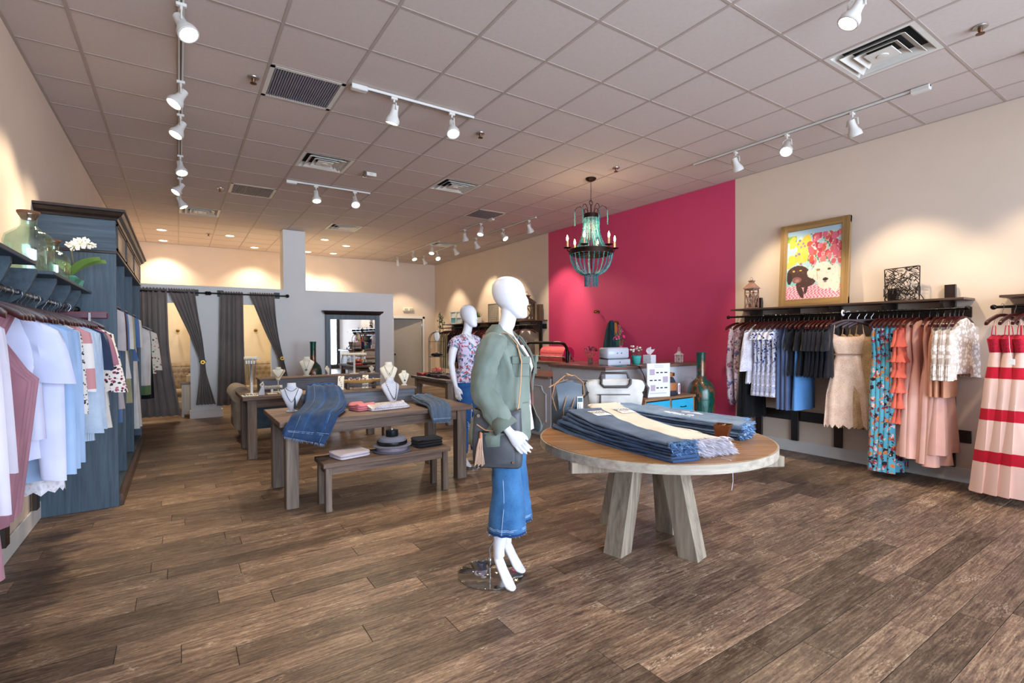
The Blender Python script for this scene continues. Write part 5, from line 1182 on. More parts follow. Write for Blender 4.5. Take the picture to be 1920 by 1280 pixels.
# ---- jewellery busts
LIN = plain('ivory linette', 'e2dccb', .7, var=.03); LIN2 = plain('pale blue white linette', 'ccd0dc', .7, var=.03)
def bust(label, x, y, z, h, rz, mat=LIN, neck=None, pole=False, lean=.25, base=True):
    t = thing('necklace_bust', label, 'jewellery bust', (x, y, z), rz)   # faces -y
    s = h/.30
    z0 = h*.5 if pole else .012
    rings = []; H = h-z0
    for q, w in ((0, .02), (.12, .035), (.3, .055), (.5, .078), (.66, .094), (.74, .09), (.8, .062), (.86, .04), (.93, .038), (1, .036)):
        ww = w*s*(.85 if pole else 1.17); d = (.022+.02*sin(pi*min(1, q*1.1)))*s if q < .8 else .032*s
        yo = lean*H*q*.8-(.012*s if q > .85 else 0)
        rings.append([(ww*cos(2*pi*k/24), yo+(-1 if sin(2*pi*k/24) < 0 else .55)*d*abs(sin(2*pi*k/24))**.8, z0+H*q+(-.012*s*(cos(2*pi*k/24)**2) if q == 0 else 0)) for k in range(24)])
    part('bust_form', MB().loft(rings), mat, t, True)
    if pole: part('pole', MB().lathe([(.006, .01), (.006, z0+.02)], (0, 0.005, 0), 8), mat, t, True)
    if base: part('base', MB().lathe([(.045*s, 0), (.047*s, .004), (.045*s, .012), (.01, .012)], (0, .01, 0), 24, True, 1.25, .8), mat, t, True)
    def pt(u, q):
        # on the front, u across -1..1, q height 0..1
        w = .092*s; return Vector((u*w, lean*H*q*.8-.052*s+.02*s*abs(u), z0+H*q))
    if neck:
        kind, m_ = neck
        if kind == 'beads':
            bm_ = MB(); N_ = 26
            for k in range(N_+1):
                u = -1+2*k/N_; q = .82-.62*(1-abs(u)**1.6); p = pt(u*.72, q); bm_.sph(p, .006*s, 6, 4)
            o = part('necklace', bm_, m_, t, True)
        elif kind == 'cord':
            part('necklace', MB().tube([pt(u*.75, .82-.5*(1-abs(u)**1.5)) for u in [-1+k/6 for k in range(13)]], .0028*s, 6), m_, t, True)
            part('necklace', MB().tube([pt(u*.6, .84-.12*(1-abs(u)**2)) for u in [-1+k/6 for k in range(13)]], .0028*s, 6), m_, t, True)
            part('tassel', MB().tube([pt(.35, .5), pt(.36, .33), pt(.36, .08)], [.004*s, .008*s, .012*s], 8), m_, t, True)
        elif kind == 'chain':
            for q0 in (.45, .3): part('necklace', MB().tube([pt(u*.62, .84-q0*(1-abs(u)**1.6)) for u in [-1+k/6 for k in range(13)]], .0014*s, 5), m_, t, True)
            part('pendant', MB().sph(pt(0, .5)-Vector((0, .002, 0)), .008*s, 10, 6), m_, t, True)
        elif kind == 'pendant':
            part('necklace', MB().tube([pt(u*.5, .84-.5*(1-abs(u)**1.3)) for u in [-1+k/6 for k in range(13)]], .0014*s, 5), CH, t, True); part('pendant', MB().sph(pt(0, .3)-Vector((0, .004, 0)), .017*s, 12, 8), m_, t, True)
    return t
TEALC = plain('dark teal cord', '1d3646', .5); PEB = plain('grey stone beads', '4c5560', .3, var=.4, scale=60)
bust('pale blue necklace bust with a dark cord on the left corner of the front table', .90, 5.2, .772, .275, R(-10), LIN2, ('cord', TEALC))
bust('tall ivory necklace bust with fine chains on the right of the riser', 1.97, 5.46, .936, .27, R(-8), LIN, ('chain', CH))
bust('small ivory bust with a dark round pendant at the right end of the riser', 2.14, 5.44, .936, .17, R(-8), LIN, ('pendant', plain('dark pendant', '3a2f30', .4)))
bust('leaning white bust with a long string of stone beads before the riser', 1.86, 5.05, .772, .29, R(12), LIN2, ('beads', PEB), lean=.35)
bust('ivory necklace bust in front of the green floor vase', 1.50, 7.5, .946, .27, R(-18), LIN, ('pendant', plain('green pendant', '4f7a68', .4)))
bust('small ivory bust on a thin pole on the back table', 1.08, 7.18, .772, .33, R(-6), LIN, ('beads', plain('gold beads', 'b99a5a', .4)), pole=True, lean=.1)
bust('wide low ivory bust behind the wooden bowl', 2.43, 7.5, .946, .11, R(-5), LIN, ('chain', CH), lean=.1)
bust('narrow ivory bust left of the mirror', 1.80, 7.5, .946, .13, R(40), LIN, None, lean=.4)
for x, l in ((1.42, 'sloping white bracelet ramp behind the draped jeans'), (1.68, 'sloping white bracelet ramp between the jeans and the wooden bowl')):
    t = thing('necklace_ramp', l, 'jewellery display', (x, 5.40, .936), R(-20))
    part('ramp', MB().loft([[(-.03, -.06+.1*q-.0, .006+.135*sin(q*1.5)), (.03, -.06+.1*q, .006+.135*sin(q*1.5)), (.032, -.04+.1*q, .0+.13*sin(q*1.5)), (-.032, -.04+.1*q, .0+.13*sin(q*1.5))] for q in (0, .15, .3, .45, .6, .75, .9, 1)]), LIN, t, True)
    part('prop', MB().bbox(-.02, .02, -.04, .05, 0, .005, .001).prism([(-.0, 0), (.045, 0), (.03, .12)], -.012, .012, 'yz'), LIN2, t)
    bm_ = MB()
    for k in range(9): bm_.sph((.012*sin(k), -.064+.1*k/9, .016+.135*sin(k/9*1.5)), .005, 6, 4)
    part('bracelet', bm_, PEB, t, True)
# T-bar stands
def tbar(label, x, y, z, h, w, chains, rz=0):
    t = thing('t_bar_stand', label, 'jewellery stand', (x, y, z), rz)
    part('cross_bar', MB().tube([(-w/2, 0, h), (w/2, 0, h)], .023, 14), LIN, t, True); part('pole', MB().tube([(0, 0, .01), (0, 0, h)], .016, 10), plain('white card', 'ecebe8', .6), t, True)
    part('base', MB().bbox(-.06, .06, -.05, .05, 0, .012, .004), LIN, t)
    rg = random.Random(int(h*100))
    for k in range(chains):
        cx = -w/2+.02+(w-.04)*k/(chains-1); L = rg.uniform(.45, .85)*h
        part('chain', MB().tube([(cx-.004, -.012, h+.012), (cx-.006, -.022, h-.02), (cx, -.022, h-L), (cx+.006, -.022, h-.02), (cx+.004, -.012, h+.02)], .0034, 5), CH if k % 3 else plain('gold chain', 'c9a864', .3, .9), t, True)
        if k % 2: part('tag', MB().bbox(cx-.01, cx+.01, -.027, -.024, h-.07, h-.03, .001), plain('white card', 'ecebe8', .6), t)
    return t
tbar('white T bar stand crowded with silver chains on the left of the back table', .76, 7.1, .772, .46, .17, 9, R(-35))
tbar('white T bar stand with long chains standing before the mirror', 2.17, 7.5, .946, .29, .36, 6, R(-30))
tbar('low white T bar of stacked bracelets on the back table', .98, 7.0, .772, .085, .24, 2, 0)
bg_ = MB()
for k in range(14): bg_.tube([(.88+.014*k, 7.0+.027*cos(a*pi/5), .857+.027*sin(a*pi/5)) for a in range(11)], .0035, 5)
t = thing('bangles', 'bunch of silver bangles threaded on the low T bar', 'bangles', (0, 0, 0)); part('bangle', bg_, plain('mixed silver', '8e8f98', .3, .8, var=.4, scale=50), t, True)['kind'] = 'stuff'
# wooden dough bowl on legs
t = thing('dough_bowl', 'long golden wooden bowl on dark legs standing on the riser', 'bowl', (1.64, 5.40, .936), R(-4))
GW = wood('golden bowl wood', 'a07a42', 'd0a868', axis=0, rough=.5, rnd=3)
part('bowl', MB().loft([[(w*cos(2*pi*k/30)*(1+.1*cos(2*pi*k/30)**4), d*sin(2*pi*k/30), z) for k in range(30)] for w, d, z in ((.12, .03, .055), (.17, .055, .07), (.20, .07, .098), (.19, .06, .098), (.15, .04, .075), (.05, .02, .068))]), GW, t, True)
for x in (-.15, .13): part('leg', MB().bbox(x-.015, x+.015, -.045, .045, 0, .072, .003), plain('dark brown leg', '38241c', .6), t)
dm = MB(); rg = random.Random(8)
for k in range(22): dm.sph((rg.uniform(-.14, .14), rg.uniform(-.03, .03), .098+rg.uniform(-.01, .018)), rg.uniform(.008, .018), 6, 4)
part('trinkets', dm, plain('glittering trinkets', 'a98f80', .3, .6, var=.5, scale=60), t, True)['kind'] = 'stuff'
t = thing('earring_rack', 'low rack of silver earrings under the wooden bowl', 'earrings', (1.64, 5.31, .936)); em = MB()
for k in range(16): em.tube([(-.11+.014*k, 0, .045), (-.11+.014*k, 0, .02)], .004, 6)
part('rack_bar', MB().tube([(-.12, 0, .046), (.12, 0, .046)], .003, 6).tube([(-.12, 0, 0), (-.12, 0, .046)], .003, 6).tube([(.12, 0, 0), (.12, 0, .046)], .003, 6), CH, t); part('earrings', em, PEB, t)['kind'] = 'stuff'
for x, y, z, l in ((1.15, 7.02, .772, 'white card of small earrings on the back table'), (1.5, 7.05, .772, 'white card of rings in the middle of the back table'), (1.9, 7.05, .772, 'white card of bracelets on the right of the back table'), (.72, 6.92, .772, 'pale easel card of jewellery at the left corner of the back table')):
    t = thing('jewellery_card', l, 'jewellery', (x, y, z)); part('tray', MB().bbox(-.09, .09, -.06, .06, 0, .012, .003), LIN, t); cm = MB(); rg = random.Random(int(x*10))
    for k in range(14): cm.sph((rg.uniform(-.07, .07), rg.uniform(-.045, .045), .016), .007, 6, 4)
    part('pieces', cm, PEB, t)['kind'] = 'stuff'
t = thing('ring_tower', 'small white cone tower of rings beside the silver chains', 'jewellery stand', (.86, 6.98, .772)); part('tower', MB().loft([[(-.04, -.03, 0), (.03, -.03, 0), (.03, .03, 0), (-.04, .03, 0)], [(.0, -.02, .12), (.025, -.02, .12), (.025, .02, .12), (.0, .02, .12)]]), LIN2, t); part('rings', MB().tube([(.0, -.02, .1), (-.02, -.03, .13), (.01, -.03, .16), (.02, -.01, .12)], .01, 8), LIN, t, True)
# ---- items on the dark table
DCL = cloth('black and red print jersey', '2a1c20', '4a1a22', big=14)
for k, (x, y, l, m_) in enumerate(((3.95, 8.6, 'black folded top near the arched stand', BLK), (3.93, 8.25, 'black and red folded top on the dark table', DCL), (3.98, 7.95, 'dark folded top in the middle of the dark table', DCL), (4.3, 8.3, 'black folded top at the back of the dark table', BLK))):
    fold_pile('folded_tshirt', l, 't-shirt', x, y, .761, .42, .28, 2, .02, m_, R(80+k*6), 20+k, None, .05)
fold_pile('folded_tshirt', 'red folded top on the dark table', 't-shirt', 3.86, 8.82, .761, .22, .2, 2, .024, cloth('red jersey', 'a32436', '7d1626'), .3, 31, None, .05)
fold_pile('folded_tshirt', 'white folded tops on the near corner of the dark table', 't-shirt', 4.0, 7.66, .761, .26, .22, 3, .018, cloth('white jersey', 'e2dede', 'cdc8cc'), .2, 33)
t = thing('flower_vase', 'clear square vase with white flowers on the dark table', 'vase', (4.25, 7.85, .761)); part('vase', MB().loft([[(-.05, -.05, 0), (.05, -.05, 0), (.05, .05, 0), (-.05, .05, 0)], [(-.055, -.055, .2), (.055, -.055, .2), (.055, .055, .2), (-.055, .055, .2)]]), plain('frosted vase', 'cfd6d6', .15), t); part('leaves', MB().sph((0, 0, .22), .05, 10, 6, 1, 1, .4), plain('leaf green', '5f8a3c', .6), t, True); part('flower', MB().sph((0, 0, .3), .05, 10, 8).sph((.03, .01, .34), .035, 10, 8), plain('white flower', 'eeeae4', .7), t, True)
t = thing('wire_etagere', 'arched black wire display stand on the dark table', 'display stand', (3.96, 8.45, .761), R(-15))
wm = plain('dark green black wire', '26352f', .5, .5); hw = .14
am = MB()
for y in (-.07, .07): am.tube([(-hw, y, 0), (-hw, y, .66)]+[(hw*cos(R(180-a)), y, .66+.16*sin(R(180-a))) for a in range(15, 180, 15)]+[(hw, y, .66), (hw, y, 0)], .0055, 6)
part('arch', am, wm, t, True)
for z in (.06, .36, .64):
    sm_ = MB()
    for q in range(6): sm_.tube([(-hw, -.07+.028*q, z), (hw, -.07+.028*q, z)], .003, 5)
    for s in (-1, 1): sm_.tube([(s*hw, -.07, z), (s*hw, .07, z)], .004, 5)
    part('wire_shelf', sm_, wm, t, True)
def lump(name, label, cat, x, y, z, rx, ry, rz_h, mat, seed, rot=0):
    t = thing(name, label, cat, (x, y, z), rot); rg = random.Random(seed); m_ = MB().sph((0, 0, 0), 1, 20, 12)
    m_.v = [(v[0]*rx*(1+.12*sin(7*v[1]+seed)), v[1]*ry*(1+.12*sin(6*v[0]+seed*2)), (v[2]+.98)*rz_h*.5*(1+.1*sin(9*v[0]+seed))) for v in m_.v]
    part('folded_body', m_, mat, t, True); return t
lump('bralette', 'black lace bralette on the middle shelf of the arched stand', 'bralette', 3.96, 8.45, 1.125, .11, .06, .07, BLK, 2)
lump('scarf', 'red floral scarf heap on the lower shelf of the arched stand', 'scarf', 3.96, 8.45, .825, .12, .06, .1, floral('red floral scarf', 'c96a5a', ['e8d8c8', '8a2a2a', 'e0a080'], 30, .4), 3)
lump('white_ornament', 'white draped ornament at the top of the arched stand', 'ornament', 3.96, 8.45, 1.405, .05, .04, .2, plain('white cloth', 'e6e4e0', .8), 4)
# ================================================================== sales counter
WC = plain('white counter paint', 'c9ccd3', .5, var=.02); CT = wood('taupe counter top', '6b5148', '876a5e', axis=0, rough=.35, rnd=3)
def ogee(w, h, r):
    """outline of a raised panel with scooped corners"""
    p = []
    for cx, cy, a0 in ((w, h, 270), (0, h, 360), (0, 0, 450), (w, 0, 180+360)):
        a1 = a0-90
        for i in range(7):
            a = R(a0-90*i/6); p.append((cx+r*cos(a), cy+r*sin(a)))
    # go round: top right, top left, bottom left, bottom right
    return p
def panel_on(t, o, ux, w, h, r=.11, rad=.011):
    o = Vector(o); ux = Vector(ux); pts = []
    seq = []
    for cx, cy, a0, a1 in ((w, 0, 180, 90), (w, h, 270, 180), (0, h, 360, 270), (0, 0, 90, 0)):
        for i in range(7):
            a = R(a0+(a1-a0)*i/6); seq.append((cx+r*cos(a), cy+r*sin(a)))
    seq = []
    for cx, cy, a0, a1 in ((0, 0, 90, 0), (w, 0, 180, 90), (w, h, 270, 180), (0, h, 0, -90)):
        for i in range(7):
            a = R(a0+(a1-a0)*i/6); seq.append((cx+r*cos(a), cy+r*sin(a)))
    for a, b_ in seq+[seq[0]]: pts.append(o+ux*a+Vector((0, 0, b_)))
    part('panel_moulding', MB().tube(pts, rad, 8, False), WC, t, True)
t = thing('sales_counter', 'white L shaped sales counter with taupe top and scooped panel mouldings', 'counter', (0, 0, 0))
part('front_panel', MB().bbox(4.50, 6.36, 4.62, 4.66, 0, 1.05, .003), WC, t); part('end_panel', MB().bbox(4.50, 4.54, 4.66, 5.70, 0, 1.05, .003), WC, t)
part('inner_panel', MB().bbox(4.54, 5.0, 5.66, 5.70, 0, 1.05, .003).bbox(5.0, 5.03, 5.1, 5.7, 0, 1.05, .003).bbox(5.03, 6.36, 5.1, 5.13, 0, 1.05, .003).bbox(6.33, 6.36, 4.66, 5.1, 0, 1.05, .003), WC, t)
part('plinth', MB().bbox(4.49, 6.37, 4.61, 4.64, 0, .12, .004).bbox(4.49, 4.51, 4.61, 5.71, 0, .12, .004), WC, t)
part('counter_top', MB().prism([(4.45, 4.57), (6.42, 4.57), (6.42, 5.18), (5.08, 5.18), (5.08, 5.74), (4.45, 5.74)], 1.05, 1.09, 'xy'), CT, t)
panel_on(t, (4.497, 4.76, .2), (0, 1, 0), .8, .7)
for x in (4.62, 5.28): panel_on(t, (x, 4.617, .2), (1, 0, 0), .5, .7)
part('corner_stile', MB().bbox(5.93, 5.97, 4.605, 4.625, .12, 1.05, .003), WC, t)
panel_on(t, (6.0, 4.617, .2), (1, 0, 0), .3, .7, .07)
t = thing('low_counter', 'lower white desk section beside the tall counter', 'counter', (0, 0, 0))
part('side_panel', MB().bbox(4.50, 4.54, 5.75, 7.4, 0, .865, .003), WC, t); part('end_panel', MB().bbox(4.54, 5.15, 7.36, 7.4, 0, .865, .003), WC, t); part('counter_top', MB().bbox(4.46, 5.2, 5.75, 7.44, .865, .9, .004), CT, t)
for y in (5.86, 6.66): panel_on(t, (4.497, y, .12), (0, 1, 0), .62, .62, .1)
part('leg_panel', MB().bbox(5.1, 5.14, 5.75, 7.36, 0, .865, .003), WC, t)
t = thing('back_counter', 'white back counter with a drawer against the raspberry wall', 'counter', (0, 0, 0))
part('body', MB().bbox(5.93, 6.48, 6.75, 8.3, .0, .965, .003), WC, t); part('counter_top', MB().bbox(5.88, 6.50, 6.72, 8.34, .965, 1.0, .004), CT, t)
for y in (6.8, 7.58):
    d = part('drawer', MB().bbox(5.915, 5.932, y, y+.68, .80, .94, .004), WC, t); part('knob', MB().sph((5.9, y+.31, .87), .014, 10, 6).sph((5.9, y+.37, .87), .014, 10, 6), plain('black iron rod', '15120f', .3, .6), d, True)
t = thing('paper_roll_cutter', 'coral wrapping paper roll on a grey cutter on the back counter', 'paper roll', (6.2, 7.35, 1.0), R(0))
part('paper', MB().tube([(0, .0, .15), (0, .75, .15)], .135, 36), plain('coral patterned paper', 'e8626a', .6, var=.2, scale=30), t, True)
part('roll_end', MB().tube([(0, -.004, .15), (0, .002, .15)], .132, 36), plain('magenta paper end', 'c01250', .6), t, True); part('core', MB().tube([(0, -.012, .15), (0, -.003, .15)], .035, 18), plain('dark core', '2a1218', .8), t, True)
part('loose_sheet', MB().grid(lambda u, v: (-.13-.02*sin(v*3), .02+.7*u, .15-.15*v), 6, 5), plain('coral patterned paper', 'e8626a', .6), t)
GS = plain('grey cutter steel', 'a9a2a6', .35, .7)
part('cutter_frame', MB().tube([(-.02, -.04, .0), (-.01, -.04, .17), (.09, -.04, 0)], .011, 8).tube([(-.02, .79, .0), (-.01, .79, .17), (.09, .79, 0)], .011, 8).tube([(-.145, -.04, .09), (-.145, .79, .09)], .012, 8).tube([(-.145, -.04, .09), (-.01, -.04, .0)], .009, 6).tube([(-.145, .79, .09), (-.01, .79, .0)], .009, 6), GS, t, True)
t = thing('pipe_rack', 'black bent pipe rack rising behind the low counter', 'rack', (0, 0, 0)); IR = plain('black iron rod', '15120f', .3, .6)
part('pipe', MB().tube([(5.32, 6.35, .02), (5.32, 6.35, 1.24), (5.32, 6.37, 1.3), (5.32, 6.42, 1.35), (5.32, 6.5, 1.375), (5.32, 7.4, 1.375), (5.32, 7.48, 1.35), (5.32, 7.53, 1.3), (5.32, 7.55, 1.24), (5.32, 7.55, .02)], .026, 12), IR, t, True); part('foot', MB().bbox(5.2, 5.44, 6.31, 6.39, 0, .03, .004).bbox(5.2, 5.44, 7.51, 7.59, 0, .03, .004), IR, t)
# counter top goods
CTZ = 1.091
def posy(label, x, y, z, pot, h, rad, cols, seed, leaf='3f6a34'):
    t = thing('flower_pot', label, 'flowers', (x, y, z)); pot(t); rg = random.Random(seed)
    lm = MB(); 
    for k in range(60):
        a = rg.uniform(0, 2*pi); r = rad*math.sqrt(rg.random())*1.05; zz = h+rg.uniform(-.06, .05)*rad/.08; p = Vector((r*cos(a), r*sin(a), zz)); q = Vector((rg.uniform(-1, 1), rg.uniform(-1, 1), rg.uniform(-.2, 1))).normalized()*.028; s_ = Vector((-q.y, q.x, .3*q.z)).normalized()*.009
        lm.add([p, p+q*.5+s_, p+q, p+q*.5-s_], [(0, 1, 2, 3)])
    part('foliage', lm, plain('leaf '+leaf, leaf, .6), t)
    st_ = MB()
    for k in range(6): a = k*1.05; st_.tube([(.01*cos(a), .01*sin(a), .02), (rad*.6*cos(a), rad*.6*sin(a), h)], .002, 4)
    part('stems', st_, plain('stem green', '5a7a44', .6), t)
    for ci, c_ in enumerate(cols):
        fm = MB()
        for k in range(5):
            a = rg.uniform(0, 2*pi); r = rad*math.sqrt(rg.random()); zz = h+.02+rg.uniform(-.01, .06)*rad/.08; fm.sph((r*cos(a), r*sin(a), zz), rg.uniform(.013, .022), 8, 6, 1, 1, .7)
        part('blossom', fm, plain('petal '+c_, c_, .7, var=.25, scale=60), t, True)
    return t
posy('clear glass vase with red and pink flowers on the tall counter', 4.70, 5.12, CTZ, lambda t: part('vase', MB().lathe([(.03, .002), (.038, .03), (.028, .08), (.035, .1), (.033, .1), (.026, .08), (.035, .03), (.02, .006)], n=20), glass('clear vase glass', 'e8f0ea', .02, False), t, True), .17, .085, ['8f2438', 'b04a6a', '7a1f30'], 1)
posy('turquoise pot of white flowers and trailing green leaves on the counter', 5.28, 4.82, CTZ, lambda t: part('pot', MB().lathe([(.045, 0), (.05, .004), (.068, .12), (.063, .12), (.04, .02)], n=24), plain('turquoise pot', '3fb0a8', .5), t, True), .17, .09, ['e8dccb', 'd9a9a0', 'efe6dc'], 2)
t = posy('tall purple vase with pink and lilac wild flowers', 5.14, 5.0, CTZ, lambda t: part('vase', MB().lathe([(.038, 0), (.042, .005), (.04, .25), (.036, .25), (.03, .02)], n=20), plain('purple glass', '3a2270', .25), t, True), .33, .085, ['c9b0d0', 'd0246a'], 3)
sg = MB(); rg = random.Random(5)
for (x, y, z) in ((.0, 0, .55), (.06, .02, .5), (-.06, 0, .45)):
    sg.tube([(0, 0, .25), (x*.6, y, z*.75), (x, y, z)], .003, 4)
    for k in range(14): q = .55+.45*k/14; sg.sph((x*q+rg.uniform(-.01, .01), y+rg.uniform(-.01, .01), .25+(z-.25)*q), .009, 6, 4)
part('tall_stalks', sg, plain('olive stalks', '6a6a4a', .7), t, True); part('blossom', MB().sph((.075, .02, .46), .016, 8, 6).sph((-.05, -.03, .38), .02, 8, 6).sph((-.03, -.05, .24), .022, 8, 6), plain('petal hot pink', 'cf2a66', .6), t, True)
t = thing('register_box', 'pale grey metal box register stacked in two parts on the counter', 'register', (4.90, 4.86, CTZ), R(-6)); GB = plain('pale grey enamel', 'c2c6d2', .35, var=.03)
part('lower_box', MB().bbox(-.19, .19, -.11, .11, 0, .085, .012), GB, t); part('upper_box', MB().bbox(-.19, .18, -.10, .11, .09, .24, .022), GB, t, True); part('dial', MB().sph((-.035, -.105, .165), .008, 8, 6).sph((.035, -.105, .165), .008, 8, 6).sph((0, -.115, .045), .008, 8, 6), plain('grey dial', '5c6070', .4), t, True); part('seam', MB().box(-.185, .185, -.105, .1, .084, .091), plain('dark zip', '4a4648', .5), t)
t = thing('tissue_box', 'white tissue box with a pulled tissue on the counter', 'tissue box', (5.55, 4.82, CTZ), R(8)); part('box', MB().bbox(-.065, .065, -.065, .065, 0, .125, .004), floral('white tissue box print', 'd6d6dc', ['8a8a94', 'aaaab2'], 24, .14), t)
part('tissue', MB().grid(lambda u, v: (.05*(u-.5)*(1+v*1.6)+.02*v, .03*sin(u*9+v*3)*(.4+v), .12+.1*v+.02*sin(u*6)), 12, 6), plain('tissue paper', 'dccdd2', .9), t, True)
def lantern(label, x, y, z, w, h, mat, rz=0, cross=True):
    t = thing('lantern', label, 'lantern', (x, y, z), rz); hb = h*.62; p = w*.11
    fr = MB().bbox(-w/2, w/2, -w/2, w/2, 0, h*.04, .002).bbox(-w/2, w/2, -w/2, w/2, hb, hb+h*.04, .002)
    for a in (-1, 1):
        for b_ in (-1, 1): fr.box(a*w/2-(a > 0)*p, a*w/2+(a < 0)*p, b_*w/2-(b_ > 0)*p, b_*w/2+(b_ < 0)*p, h*.04, hb)
    part('frame', fr, mat, t)
    if cross:
        c_ = MB(); z0, z1 = h*.04, hb; zm = z0+(z1-z0)*.8
        for s in (-1, 1):
            for q in (((-w/2+p, s*w/2*.92, z0), (w/2-p, s*w/2*.92, zm)), ((w/2-p, s*w/2*.92, z0), (-w/2+p, s*w/2*.92, zm)), ((s*w/2*.92, -w/2+p, z0), (s*w/2*.92, w/2-p, zm)), ((s*w/2*.92, w/2-p, z0), (s*w/2*.92, -w/2+p, zm))): c_.tube(q, p*.4, 4)
        c_.box(-w/2, w/2, -w/2, -w/2+.006, zm, zm+p*.8).box(-w/2, -w/2+.006, -w/2, w/2, zm, zm+p*.8)
        part('cross_bars', c_, mat, t)
    part('roof', MB().loft([[(a*w*f, b_*w*f, zz) for a, b_ in ((-.5, -.5), (.5, -.5), (.5, .5), (-.5, .5))] for f, zz in ((1.18, hb+h*.04), (1.18, hb+h*.06), (.7, hb+h*.17), (.38, hb+h*.24), (.38, hb+h*.28), (.5, hb+h*.29), (.5, hb+h*.31), (.1, hb+h*.34))]), mat, t)
    part('ring', MB().tube([(.03*w/.12*cos(a*pi/8), 0, h*.96+.03*w/.12*sin(a*pi/8)) for a in range(17)], .002*w/.1, 5), mat, t, True)
    return t
WL = plain('white lantern enamel', 'e0d8d4', .5)
t = lantern('tiny white metal lantern on the right of the counter', 6.17, 4.80, CTZ, .09, .17, WL, R(10)); part('handle', MB().tube([(.035*cos(R(a)), 0, .16+.06*sin(R(a))) for a in range(0, 181, 20)], .002, 5), WL, t, True)
for x, y, l, c_ in ((4.62, 4.72, 'pink paper slip on the counter edge', 'd9a0b8'), (4.78, 4.66, 'teal card on the counter edge', '3f9cb0'), (5.1, 4.66, 'white paper slip on the counter edge', 'd9dbe2'), (4.56, 5.3, 'pale pink sheet at the left of the counter', 'd0a0a8')):
    t = thing('paper_slip', l, 'paper', (x, y, CTZ), R(x*20)); part('sheet', MB().bbox(-.08, .08, -.04, .04, 0, .004, .001), plain('paper '+c_, c_, .7), t)
t = thing('power_cord', 'thin black cord hanging from the counter top above the tote', 'cord', (0, 0, 0)); part('cord', MB().tube([(5.02, 4.75, CTZ+.003), (5.04, 4.6, CTZ+.002), (5.05, 4.555, 1.08), (5.12, 4.55, .98), (5.2, 4.56, .8)], .005, 6), IR, t, True)
# drawer chest before the counter
DU = wood('reclaimed drawer wood', '7a5538', 'a37c58', axis=0, rough=.6, rnd=4)
t = thing('drawer_chest', 'small reclaimed wood chest with a bright blue drawer before the counter', 'chest', (4.66, 4.12, 0)); w, d = .95, .40
part('top', MB().bbox(-.01, w+.01, -.015, d, .69, .72, .004), DU, t)
for x in (0, w-.03): part('side', MB().bbox(x, x+.03, 0, d, 0, .69, .003), DU, t)
part('divider', MB().bbox(w/2-.015, w/2+.015, 0, d, .03, .69, .003), DU, t); part('back', MB().box(.03, w-.03, d-.015, d, .03, .69), DU, t)
for z in (.0, .23, .455): part('rail', MB().bbox(.03, w-.03, 0, d-.02, z, z+.025, .003), DU, t)
k = 0
for x in (.035, w/2+.02):
    for z, c_ in ((.485, '2aa6cf'), (.26, 'c9d2dc'), (.03, '2aa6cf')):
        dr = part('drawer', MB().bbox(x, x+w/2-.055, -.006, .012, z, z+.19, .004), plain('drawer paint '+c_, c_, .55, var=.08), t)
        part('handle', MB().tube([(x+.16, -.006, z+.1), (x+.17, -.03, z+.095), (x+.25, -.03, z+.095), (x+.26, -.006, z+.1)], .005, 6), IR, dr, True)
def sign(u, v):
    if u < .03 or u > .97: return 'd8d8e4'
    if v > .88: return 'b4b4c8' if (int(v*60) % 3 == 0 and .3 < u < .7) else 'e6e6f2'
    for r0, pic in ((.66, 0), (.42, 2), (.18, 1)):
        if r0 < v < r0+.18:
            if pic == 2: px = (.68, .92)
            else: px = (.10, .32) if pic == 0 else (.14, .34)
            if px[0] < u < px[1]: return ('a890a8', 'c8b0b8', '8a7a9a', 'd0c0cc')[(int(u*40)*7+int(v*50)*3) % 4]
            for q in range(3):
                c_ = (.44+.19*q) if pic != 2 else (.16+.19*q)
                if abs(u-c_) < .06 and abs(v-r0-.08) < .018: return '1c1a22'
    if .08 < v < .13 and .1 < u < .85: return 'c2c2d2' if int(v*80) % 2 else 'e6e6f2'
    return 'e6e6f2'
t = thing('sign_board', 'white printed sign board of small pictures leaning on the drawer chest', 'sign', (4.97, 4.17, .722), R(-14)); part('board', MB().bbox(-.17, .17, 0, .012, 0, .42, .002), plain('white card', 'ecebe8', .6), t)
painted('print', .33, .41, 44, 56, sign, t, Matrix.Translation((0, -.0015, .005)))
fold_pile('folded_scarf', 'grey and coral folded scarves at the left of the drawer chest', 'scarf', 4.80, 4.40, .722, .24, .2, 3, .045, cloth('heather grey scarf', 'a39aa6', '8a808e'), .1, 41)
fold_pile('folded_scarf', 'coral folded scarf on top of the grey ones', 'scarf', 4.82, 4.40, .86, .2, .16, 1, .04, cloth('coral scarf', 'c8705a', 'b05e4c'), .1, 42)
t = thing('sun_hat', 'navy and tan hat beside the sign board on the drawer chest', 'hat', (5.28, 4.32, .722)); part('brim', MB().lathe([(.15, 0), (.165, .006), (.15, .02), (.1, .03)], n=36), plain('navy felt', '2b3040', .9), t, True); part('crown', MB().lathe([(.135, .02), (.14, .1), (.12, .18), (.1, .22), (.02, .225)], n=36), plain('navy felt', '2b3040', .9), t, True); part('hat_band', MB().lathe([(.14, .06), (.146, .1), (.135, .16)], n=36, cap=False), plain('tan leather band', 'a9683a', .5), t, True)
t = thing('leather_cuff', 'tan leather belt coiled on top of the navy hat', 'belt', (5.30, 4.32, .948)); part('strap', MB().lathe([(.075, 0), (.08, .005), (.08, .055), (.075, .06), (.068, .055), (.068, .005)], n=30, cap=False), plain('tan leather band', 'a9683a', .5), t, True); part('buckle', MB().bbox(.03, .08, -.07, -.04, .01, .055, .004), plain('brass', '8a6a34', .3, .9), t)
